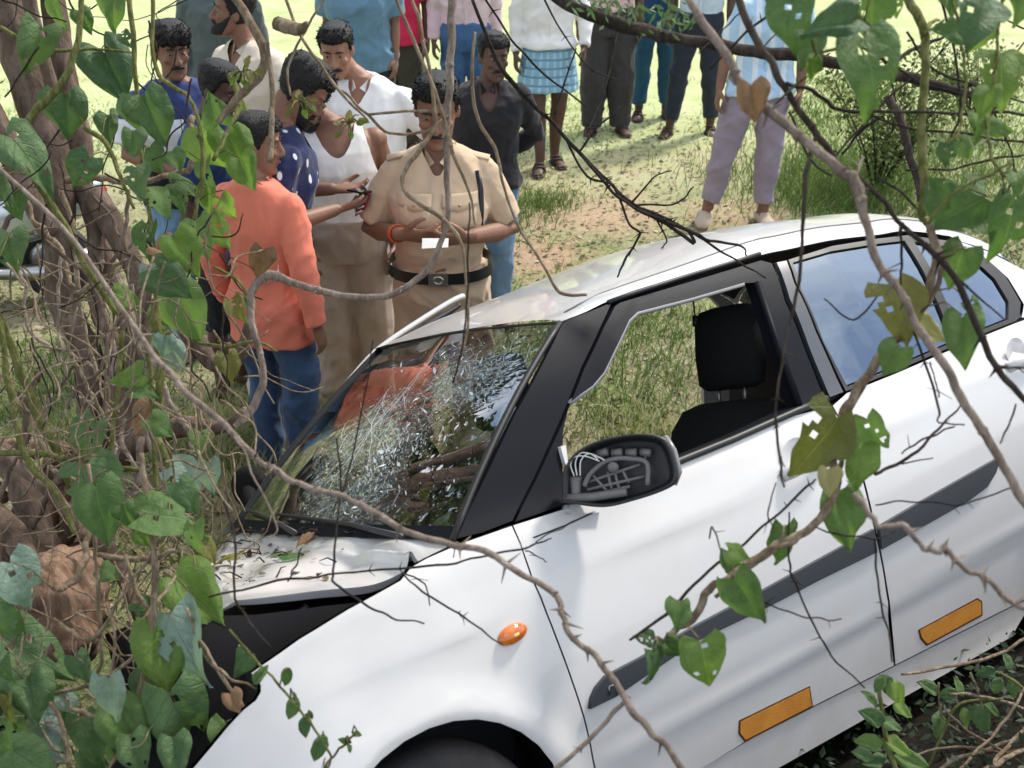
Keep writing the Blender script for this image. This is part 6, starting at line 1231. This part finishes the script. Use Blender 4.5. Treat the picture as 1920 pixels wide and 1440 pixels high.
climber('leafy_vine', 'broad-leaved climber filling the upper right corner', [((1560, -20, 4), (1600, 20, 4), (1640, 60, 4), (1680, 80, 4)), ((1500, 130, 3), (1540, 100, 3), (1580, 90, 3), (1620, 80, 3)), ((1780, -20, 3), (1800, 60, 3), (1810, 150, 3), (1800, 230, 3), (1780, 270, 3)), ((1880, -20, 3), (1870, 90, 3), (1860, 180, 3), (1850, 260, 3), (1880, 330, 3)), ((1740, 420, 3), (1790, 360, 3), (1850, 330, 3), (1900, 300, 3)), ((1440, 210, 2), (1480, 170, 2.5), (1540, 120, 2.5))], RT, 1.85, .35, 34, grow=.86)
MV = [(1795, 500, 92, 110, 'g'), (1806, 632, 104, 95, 'g'), (1690, 582, 122, 80, 'o'), (1830, 582, 50, 60, 'g'), (1742, 622, 70, 20, 'y'), (1672, 676, 72, 120, 'g'), (1540, 832, 145, 112, 'o'), (1638, 815, 84, 60, 'g'), (1606, 866, 108, 100, 'l'), (1578, 972, 118, 78, 'g'), (1467, 1020, 86, 85, 'g'), (1370, 1058, 60, 80, 'g'), (1402, 1122, 112, 58, 'g'), (1322, 1244, 104, 85, 'l'), (1232, 1252, 92, 80, 'd'), (1272, 1155, 66, 100, 'g'), (1210, 1195, 40, 200, 'd'), (1385, 1040, 54, 20, 'l'), (1262, 1215, 50, 40, 'g'), (1555, 905, 60, 100, 'y')]
climber('leafy_vine', 'twisted brown vine with bright heart leaves hanging across the white doors', [((1742, 420, 8), (1755, 480, 8), (1742, 540, 8), (1712, 590, 9), (1672, 645, 9), (1630, 700, 9), (1595, 750, 9), (1572, 800, 8), (1562, 850, 9), (1570, 905, 8), (1550, 955, 8), (1520, 990, 8), (1465, 1020, 9), (1410, 1055, 9), (1365, 1085, 8), (1325, 1110, 8), (1308, 1150, 8), (1270, 1180, 7), (1235, 1215, 6)), ((1750, 440, 5), (1768, 500, 5), (1745, 560, 5), (1700, 620, 5), (1640, 690, 5), (1590, 780, 5), (1580, 860, 5), (1560, 920, 4)), ((1520, 985, 4), (1490, 1015, 5), (1440, 1030, 5), (1400, 1070, 4), (1340, 1120, 4))], MV, 1.95, .12, 35, grow=.95, stem_mat='twig')
# dead leaves caught on the branches
def dead_leaf(u, v, s, a, d, label):
    random.seed(int(u)); leaf(u, v, s, a, 'n', d, None, HEART[3]); o = COL.objects[-1]; o.name = 'dead_leaf'; tag(o, label, 'leaf', 'dead leaves caught on the branches')
dead_leaf(1412, 192, 78, 80, 1.72, 'crumpled brown dead leaf on the thick branch before the lilac trousers'); dead_leaf(488, 492, 62, 100, 2.95, 'curled dry leaf on the hooked branch over the coral shirt'); dead_leaf(440, 1318, 46, 60, 2.3, 'shrivelled brown leaf on the stem beside the broken headlamp'); dead_leaf(312, 470, 60, 20, 2.9, 'rusty dry leaf among the creeper above the trunks'); dead_leaf(270, 785, 70, 110, 3.0, 'reddish dead leaf hanging low on the creeper')
# light tangle of dry tendrils round the trunks
random.seed(77); q = MB()
for i in range(210):
    u, v = random.uniform(-20, 460), random.uniform(430, 1430)
    if u > 360 and v > 960: continue
    d = random.uniform(2.35, 3.6); a = random.gauss(1.4, .7); pts = [(u, v, random.uniform(1, 2.6))]
    for k in range(random.randint(3, 6)):
        a += random.gauss(0, .45); u += math.cos(a)*random.uniform(25, 55); v += math.sin(a)*random.uniform(25, 60); pts.append((u, v, max(.8, pts[-1][2]*.93)))
    P, R_ = px_path(pts, d, d+random.uniform(-.2, .2), 4, .004, i); q.tube([p-TREE for p in P], R_, 5)
o = q.build('dry_tendrils', M['twig'], None); o.location = TREE; tag(o, 'loose tangle of dry straw-coloured tendrils about the trunks', 'tendrils', kind='stuff')
random.seed(78); q = MB()
for i in range(55):
    u, v = random.uniform(-20, 420), random.uniform(-20, 700); d = random.uniform(2.8, 3.8); a = random.uniform(.2, 2.6); pts = [(u, v, random.uniform(1, 2.4))]
    for k in range(random.randint(3, 6)):
        a += random.gauss(0, .4); u += math.cos(a)*random.uniform(20, 50); v += math.sin(a)*random.uniform(20, 50); pts.append((u, v, max(.8, pts[-1][2]*.9)))
    P, R_ = px_path(pts, d, d, 4, .004, i); q.tube([p-TREE for p in P], R_, 5)
o = q.build('thorn_twigs', M['twig_dark'], None); o.location = TREE; tag(o, 'fine dark twigs straggling between the upper trunks', 'twigs', kind='stuff')
random.seed(90)
for i in range(26):     # woody lianas filling the gaps between the trunks and the car's nose
    u, v = random.uniform(-30, 330), random.uniform(330, 820); d = random.uniform(3.2, 4.1); a = random.gauss(1.45, .4); pts = [(u, v, random.uniform(3, 7.5))]
    for k in range(random.randint(4, 7)):
        a += random.gauss(0, .35); u += math.cos(a)*random.uniform(30, 60); v += math.sin(a)*random.uniform(40, 85); pts.append((min(u, 360), v, max(2, pts[-1][2]*.95)))
    wood('liana', pts, d, d+random.uniform(-.15, .15), 8, random.choice(('bark', 'branch', 'twig')), TR, i, .012)
# sprigs of fine pale yellow-green shoots in front of the group
random.seed(79)
for lab, cx, cy, n, sp in (('pale feathery shoot over the dark face beside the creeper', 455, 135, 16, 34), ('pale leafy shoot in front of the navy shirt', 560, 190, 14, 30), ('pale yellow shoot lying before the white vest', 655, 232, 14, 34)):
    r = empty('shoot', at(cx, cy, 2.85)); tag(r, lab, 'shoot', 'pale young shoots'); q = MB()
    for i in range(n):
        a = random.uniform(0, 6.28); l = random.uniform(.4, 1)*sp; P, R_ = px_path([(cx, cy, 1.6), (cx+math.cos(a)*l*.5, cy+math.sin(a)*l*.4-4, 1.4), (cx+math.cos(a)*l, cy+math.sin(a)*l*.8+6, .8)], 2.85, 2.85+random.uniform(-.06, .06), 4); q.tube([p-r.location for p in P], R_, 5)
        if i % 2 == 0:
            leaf(cx+math.cos(a)*l, cy+math.sin(a)*l*.8, random.uniform(16, 30), math.degrees(a), random.choice('loy'), 2.85, None, OVAL[0]); o = COL.objects[-1]; o.parent = r; o.matrix_parent_inverse = Matrix.Translation(-r.location)
    q.build('stem', M['vine_stem'], r)
# ------------------------------------------------------------------ far wood beyond the field (above the picture; it shows in the glass)
def far_wood():
    n = 24000; ang = RNG.uniform(-1.0, 1.1, n); r = 36+RNG.normal(0, 2.2, n); base = 9.2+2.4*np.sin(ang*7)+1.6*np.sin(ang*17+1)+.9*np.sin(ang*41)
    z = 1.4+RNG.uniform(0, 1, n)**.8*base; P = np.c_[r*np.sin(ang), r*np.cos(ang), z]; t = RNG.normal(0, 1, (n, 3)); t /= np.linalg.norm(t, axis=1)[:, None]; b = np.cross(t, RNG.normal(0, 1, (n, 3))); b /= np.linalg.norm(b, axis=1)[:, None]; L_ = RNG.uniform(.22, .5, n)[:, None]
    v = np.stack([P-t*L_, P+b*L_*.6, P+t*L_, P-b*L_*.6], 1).reshape(-1, 3); f = np.arange(n)[:, None]*4+np.array([[0, 1, 2, 3]])
    o = fast_mesh('treeline', v, f, np.repeat(RNG.uniform(0, 1, n), 4), attr_mat('far_leaf', [(0, (.02, .04, .012)), (.6, (.05, .08, .025)), (1, (.09, .13, .04))], .7, .2)); tag(o, 'dark green wood along the far edge of the field', 'trees', kind='stuff')
far_wood()
# ------------------------------------------------------------------ bush to the right of the path
def bush(u, v, hgt_m, wid, n, label, cols, seed, lsz=(.012, .028)):
    random.seed(seed); rg = np.random.default_rng(seed); g = ground_at(u, v); root = empty('bush', g); tag(root, label, 'bush'); tips = []
    for i in range(16):
        a = random.uniform(0, 6.28); sp = random.uniform(.15, 1)*wid; hh = hgt_m*random.uniform(.55, 1); p = [Vector((0, 0, 0)), Vector((math.cos(a)*sp*.3, math.sin(a)*sp*.3, hh*.4)), Vector((math.cos(a)*sp*.75, math.sin(a)*sp*.6, hh*.78)), Vector((math.cos(a)*sp, math.sin(a)*sp*.8, hh))]
        sp_ = spline(p, 5); q = MB(); q.tube([Vector(x) for x in sp_], list(np.linspace(.008, .002, len(sp_))), 5)
        for k in range(5, len(sp_), 2):
            e = Vector(sp_[k])+Vector((random.gauss(0, .1), random.gauss(0, .1), random.uniform(0, .12))); q.tube([Vector(sp_[k]), e], [.003, .001], 4); tips += [e]*2
        q.build('stem', M['twig_dark'], root); tips += [Vector(x) for x in sp_[4:]]
    T_ = np.array([tips[i] for i in rg.integers(0, len(tips), n)]); P = T_+rg.normal(0, .055, (n, 3)); P[:, 2] = np.abs(P[:, 2]); t = rg.normal(0, 1, (n, 3)); t /= np.linalg.norm(t, axis=1)[:, None]; b = np.cross(t, rg.normal(0, 1, (n, 3))); b /= np.linalg.norm(b, axis=1)[:, None]; L_ = rg.uniform(*lsz, n)[:, None]
    vv = np.stack([P-t*L_, P+b*L_*.5, P+t*L_, P-b*L_*.5], 1).reshape(-1, 3); f = np.arange(n)[:, None]*4+np.array([[0, 1, 2, 3]])
    fast_mesh('foliage', vv, f, np.repeat(rg.uniform(0, 1, n), 4), attr_mat('bush_leaf', cols, .6, .35), root)
bush(1640, 372, 1.0, .55, 2600, 'twiggy green bush standing beside the path behind the car', [(0, (.03, .055, .015)), (.5, (.10, .14, .035)), (1, (.26, .29, .10))], 51)
bush(1830, 250, .7, .7, 1800, 'low pale green bush further along the field edge on the right', [(0, (.06, .10, .03)), (.6, (.16, .22, .07)), (1, (.3, .34, .14))], 52)
# small dark leaflets on the thick limb
random.seed(53); rg = np.random.default_rng(53); V = []; F = []
for (cu, cv, n, su, sv) in ((1215, 30, 60, 42, 18), (1120, 12, 40, 30, 10), (1265, 40, 30, 22, 12)):
    for i in range(n):
        c = at(random.gauss(cu, su), random.gauss(cv, sv), 2.45+random.gauss(0, .05)); a = random.uniform(.3, 2.6); t = (RIGHT*math.cos(a)+DOWN*math.sin(a)+VIEW*random.gauss(0, .4)).normalized(); b = t.cross(VIEW+Vector((random.gauss(0, .4),)*3)).normalized(); l = random.uniform(.007, .013); k = len(V)
        V += [c-t*l, c+b*l*.3, c+t*l, c-b*l*.3]; F.append((k, k+1, k+2, k+3))
o = mk('leaflets', [p for p in V], F, LM['d'], None); o.data.uv_layers.new(name='UVMap'); tag(o, 'small dark feathery leaflets sprouting from the thick limb', 'leaves', kind='stuff')
# ------------------------------------------------------------------ undergrowth in the shade under the car and round its nose
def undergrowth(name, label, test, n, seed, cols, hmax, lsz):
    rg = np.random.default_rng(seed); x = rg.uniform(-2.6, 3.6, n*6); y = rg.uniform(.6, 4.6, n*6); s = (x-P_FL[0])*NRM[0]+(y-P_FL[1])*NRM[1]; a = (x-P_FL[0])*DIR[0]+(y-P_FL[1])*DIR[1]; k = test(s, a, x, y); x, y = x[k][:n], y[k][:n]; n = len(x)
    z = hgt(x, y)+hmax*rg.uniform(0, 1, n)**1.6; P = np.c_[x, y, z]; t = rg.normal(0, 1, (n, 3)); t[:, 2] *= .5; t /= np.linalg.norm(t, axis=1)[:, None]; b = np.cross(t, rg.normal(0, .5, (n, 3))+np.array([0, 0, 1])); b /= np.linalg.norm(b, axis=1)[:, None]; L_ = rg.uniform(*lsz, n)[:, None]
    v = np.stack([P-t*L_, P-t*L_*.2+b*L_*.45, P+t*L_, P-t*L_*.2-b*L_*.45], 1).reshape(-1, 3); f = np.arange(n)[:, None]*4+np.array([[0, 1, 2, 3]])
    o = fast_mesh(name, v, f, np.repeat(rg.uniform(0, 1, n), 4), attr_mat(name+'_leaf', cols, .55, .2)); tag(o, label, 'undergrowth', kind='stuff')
SHADE_GREENS = [(0, (.006, .012, .006)), (.6, (.016, .034, .014)), (.92, (.035, .06, .025)), (1, (.09, .12, .05))]  # leaf greens taken near black to hold the shade at sill and nose
undergrowth('undergrowth', 'dark low undergrowth in the shade beneath the sill of the car', lambda s, a, x, y: (s > -1.0) & (s < .9) & (a > .1) & (a < 4.2) & ~((s < -.15) & (a < .9)), 11000, 61, SHADE_GREENS, .15, (.007, .021))
undergrowth('undergrowth', 'dark leafy undergrowth round the crushed nose and tree foot', lambda s, a, x, y: (s > -.2) & (s < 2.3) & (a > -2.4) & (a < -.30), 11000, 62, SHADE_GREENS, .38, (.018, .05))
# ------------------------------------------------------------------ weeds and dry stalks at the lower right
def weed(u, v, d, pts, leaves, label, kd, seed):
    random.seed(seed); root = empty('weed', at(u, v, d)); tag(root, label, 'weed'); P, R_ = px_path(pts, d, d, 6); q = MB(); q.tube([p-root.location for p in P], R_, 6); q.build('stem', M['vine_stem'], root)
    for (lu, lv, s, a) in leaves:
        leaf(lu, lv, s, a, random.choice(kd), d+random.uniform(-.04, .04), None, random.choice(OVAL)); o = COL.objects[-1]; o.parent = root; o.matrix_parent_inverse = Matrix.Translation(-root.location)
weed(1655, 1440, 2.75, [(1690, 1470, 5), (1665, 1400, 5), (1655, 1340, 4), (1648, 1290, 4), (1652, 1265, 3)], [(1680, 1298, 62, 60), (1640, 1345, 55, 200), (1672, 1360, 44, 20), (1632, 1392, 56, 190), (1680, 1398, 60, 25), (1705, 1425, 62, 15), (1645, 1425, 48, 170), (1662, 1282, 40, 80), (1634, 1312, 40, 230), (1690, 1330, 38, 40), (1650, 1280, 34, 130), (1620, 1415, 40, 200)], 'leafy green weed growing up against the sill beneath the car', 'gld', 71)
weed(1790, 1330, 3.0, [(1740, 1440, 3), (1770, 1370, 3), (1800, 1320, 3), (1880, 1310, 2)], [(1760, 1355, 50, 100), (1810, 1345, 44, 80), (1838, 1345, 58, 60), (1800, 1290, 36, 250), (1745, 1290, 44, 200), (1860, 1330, 36, 30), (1780, 1300, 34, 160)], 'trailing weed with narrow leaves in the shade at the lower right', 'ddg', 72)
weed(1880, 1250, 3.1, [(1930, 1300, 3), (1890, 1270, 3), (1840, 1250, 2)], [(1850, 1260, 40, 170), (1890, 1240, 40, 250), (1900, 1290, 46, 80), (1870, 1285, 36, 100)], 'small dark weed below the rear wheel arch', 'dd', 73)
random.seed(74); root = empty('dry_stalks', at(1850, 1400, 2.95)); tag(root, 'criss-cross of dry pale stalks lying at the lower right corner', 'stalks')
for pts in (((1690, 1265, 2.5), (1780, 1250, 3), (1860, 1230, 3), (1940, 1190, 3)), ((1780, 1300, 2.5), (1860, 1310, 3), (1940, 1335, 3)), ((1740, 1450, 4), (1820, 1415, 4), (1940, 1375, 4)), ((1800, 1440, 3), (1850, 1390, 3), (1900, 1330, 3), (1930, 1270, 2)), ((1840, 1450, 5), (1890, 1400, 4), (1940, 1345, 3)), ((1770, 1330, 2), (1830, 1380, 2.5), (1900, 1420, 3), (1940, 1450, 3)), ((1700, 1420, 2), (1790, 1400, 2.5), (1880, 1410, 3), (1940, 1405, 3)), ((1820, 1260, 2), (1840, 1320, 2), (1835, 1400, 2)), ((1760, 1280, 2), (1765, 1340, 2), (1800, 1375, 1.5)), ((1860, 1440, 6), (1900, 1415, 5), (1940, 1400, 4))):
    P, R_ = px_path(pts, 2.95, 3.05, 6, .01, random.random()*9); q = MB(); q.tube([p-root.location for p in P], R_, 6); q.build('stalk', M['twig'], root)
# ------------------------------------------------------------------ litter lying on the crumpled bonnet and cowl
random.seed(81); rg = np.random.default_rng(81)
def on_bonnet(u, v, dz=.004): return CAR_M @ (BON(u, v)+Vector((0, 0, dz)))
q = MB()
for i in range(130):
    u, v = (random.uniform(.25, .98), random.uniform(.08, .95)) if i < 80 else (random.uniform(.0, .14), random.uniform(.25, .98)); c = on_bonnet(u, v, random.uniform(.003, .009)); r = random.uniform(.004, .015)*(1.3 if i >= 80 else 1); n = CAR_R @ Vector((random.gauss(0, .25), random.gauss(0, .25), 1)).normalized(); t = n.orthogonal(); t.rotate(Quaternion(n, random.uniform(0, 6.28))); b = n.cross(t); k = random.randint(5, 7); m_ = random.uniform(.3, .8)
    ring = [c+t*(r*random.uniform(.6, 1.2)*math.cos(6.283*j/k))+b*(r*m_*random.uniform(.6, 1.2)*math.sin(6.283*j/k))+n*random.uniform(-.2, .4)*r for j in range(k)]; q.add(ring, [tuple(range(k))])
o = q.build('bark_litter', mat('litter_brown', (.07, .05, .035), .9, var=(.20, .155, .10), vscale=30), None); tag(o, 'scattered bark chips and leaf crumbs on the dented bonnet', 'litter', kind='stuff')
q = MB()
for i in range(46):
    u, v = (random.uniform(.2, .95), random.uniform(.1, .95)) if i < 20 else (random.uniform(-.0, .10), random.uniform(.3, .97)); p = on_bonnet(u, v, .006); a = random.uniform(0, 6.28); l = random.uniform(.03, .13); e = CAR_M @ (CAR_M.inverted() @ p + Vector((math.cos(a)*l*.5, math.sin(a)*l, random.uniform(.0, .02)))); q.tube([p, p.lerp(e, .5)+Vector((0, 0, .01)), e], [.0022, .0018, .001], 5)
o = q.build('twig_litter', M['twig_dark'], None); tag(o, 'broken dark twigs heaped along the foot of the windscreen', 'twigs', kind='stuff')
for (u, v, sz, kd, lab) in ((.62, .30, .10, 'g', 'torn green leaf lying flat on the bonnet'), (.80, .45, .07, 'o', 'olive leaf on the bonnet near the crushed end'), (.93, .60, .08, 'n', 'dead brown leaf on the bonnet edge'), (.45, .62, .05, 'n', 'small dry leaf in the middle of the bonnet'), (.08, .42, .06, 'n', 'curled dry leaf against the wiper')):
    c = on_bonnet(u, v, .010); n = (CAR_R @ Vector((random.gauss(0, .2), random.gauss(0, .2), 1))).normalized(); t = n.orthogonal().normalized(); t.rotate(Quaternion(n, random.uniform(0, 6.28))); s = n.cross(t)
    o = link(bpy.data.objects.new('fallen_leaf', HEART[1])); o.matrix_world = Matrix(((t.x*sz, s.x*sz, n.x*sz*.5, c.x), (t.y*sz, s.y*sz, n.y*sz*.5, c.y), (t.z*sz, s.z*sz, n.z*sz*.5, c.z), (0, 0, 0, 1))); o.material_slots[0].link = 'OBJECT'; o.material_slots[0].material = LM[kd]; tag(o, lab, 'leaf', 'leaves fallen on the bonnet')
# ------------------------------------------------------------------ scooter parked behind the tree
def scooter():
    g = ground_at(-62, 566); r = empty('scooter', g, math.radians(8)); tag(r, 'silver scooter parked behind the trunks at the left edge', 'scooter')
    silver = mat('silver_paint', (.50, .53, .55), .25, metal=.6, coat=.8); bl = M['black_plastic']
    for x in (.52, -.62):
        w = empty('wheel'); w.parent = r; w.location = (x, 0, .22)
        q = MB(); q.tube([Vector((.18*math.cos(a), 0, .18*math.sin(a))) for a in np.linspace(0, 6.2832, 33)], .045, 10, cap=False); q.build('tyre', M['tyre'], w)
        q = MB(); q.loft([[Vector((R_*math.cos(a), y, R_*math.sin(a))) for a in np.linspace(0, 6.2832, 25)[:-1]] for R_, y in ((.02, -.05), (.10, -.03), (.14, -.035), (.14, .035), (.10, .03), (.02, .05))]); q.build('rim', M['steel'], w)
    q = MB(); rr = []
    for x, hw, zc, hz in ((.02, .10, .40, .06), (.12, .15, .46, .12), (.30, .185, .50, .17), (.52, .185, .54, .16), (.72, .14, .60, .11), (.84, .07, .64, .05)):
        rr.append([Vector((x, hw*math.copysign(abs(math.cos(a))**.7, math.cos(a)), zc+hz*math.copysign(abs(math.sin(a))**.8, math.sin(a)))) for a in np.linspace(0, 6.2832, 25)[:-1]])
    q.loft(rr); q.build('rear_body', silver, r)
    q = MB(); q.tube([(-.02, 0, .66), (.2, 0, .70), (.45, 0, .72), (.74, 0, .76)], [(.10, .03), (.14, .045), (.14, .05), (.10, .035)], 14, flat=(0, 1, 0)); q.build('seat', M['fabric_dark'], r)
    q = MB(); q.box((-.20, 0, .27), (.46, .30, .05)); q.build('footboard', bl, r)
    q = MB(); q.loft([[Vector((-.42-.14*math.cos(a)*.5+t*-.10, .20*math.sin(a)*(1-.25*t), .30+t*.56)) for a in np.linspace(-1.4, 1.4, 11)]+[Vector((-.40-.14*math.cos(a)*.5+t*-.10, .19*math.sin(a)*(1-.25*t), .30+t*.56)) for a in np.linspace(1.4, -1.4, 11)] for t in np.linspace(0, 1, 7)]); q.build('front_apron', silver, r)
    q = MB(); q.tube([(-.62, 0, .22), (-.55, 0, .6), (-.48, 0, .98)], .025, 8); q.build('fork', bl, r)
    q = MB(); q.tube([(-.40, -.33, 1.02), (-.47, -.15, 1.0), (-.48, 0, .99), (-.47, .15, 1.0), (-.40, .33, 1.02)], .016, 8); q.build('handlebar', bl, r)
    q = MB(); q.ball((-.55, 0, .98), (.09, .11, .08)); q.build('headlamp_cowl', silver, r)
    for s in (-1, 1): q = MB(); q.tube([(-.42, s*.26, 1.02), (-.46, s*.30, 1.18)], .006, 6); q.ball((-.46, s*.31, 1.22), (.02, .06, .045)); q.build('mirror', bl, r)
    q = MB(); q.tube([(-.62+.23*math.cos(a), 0, .22+.23*math.sin(a)) for a in np.linspace(.3, 2.9, 12)], [(.06, .006)]*12, 8, flat=(0, 1, 0)); q.build('front_mudguard', silver, r)
    q = MB(); q.tube([(.12, -.16, .22), (.5, -.17, .22), (.75, -.17, .30)], [.03, .05, .05], 12); q.build('silencer', M['steel'], r)
    q = MB(); q.ball((.83, 0, .62), (.03, .07, .035)); q.build('tail_lamp', mat('red_lens', (.45, .02, .015), .15, coat=1), r)
    q = MB(); q.box((.12, 0, .24), (.38, .2, .16)); q.build('engine', bl, r)
scooter()
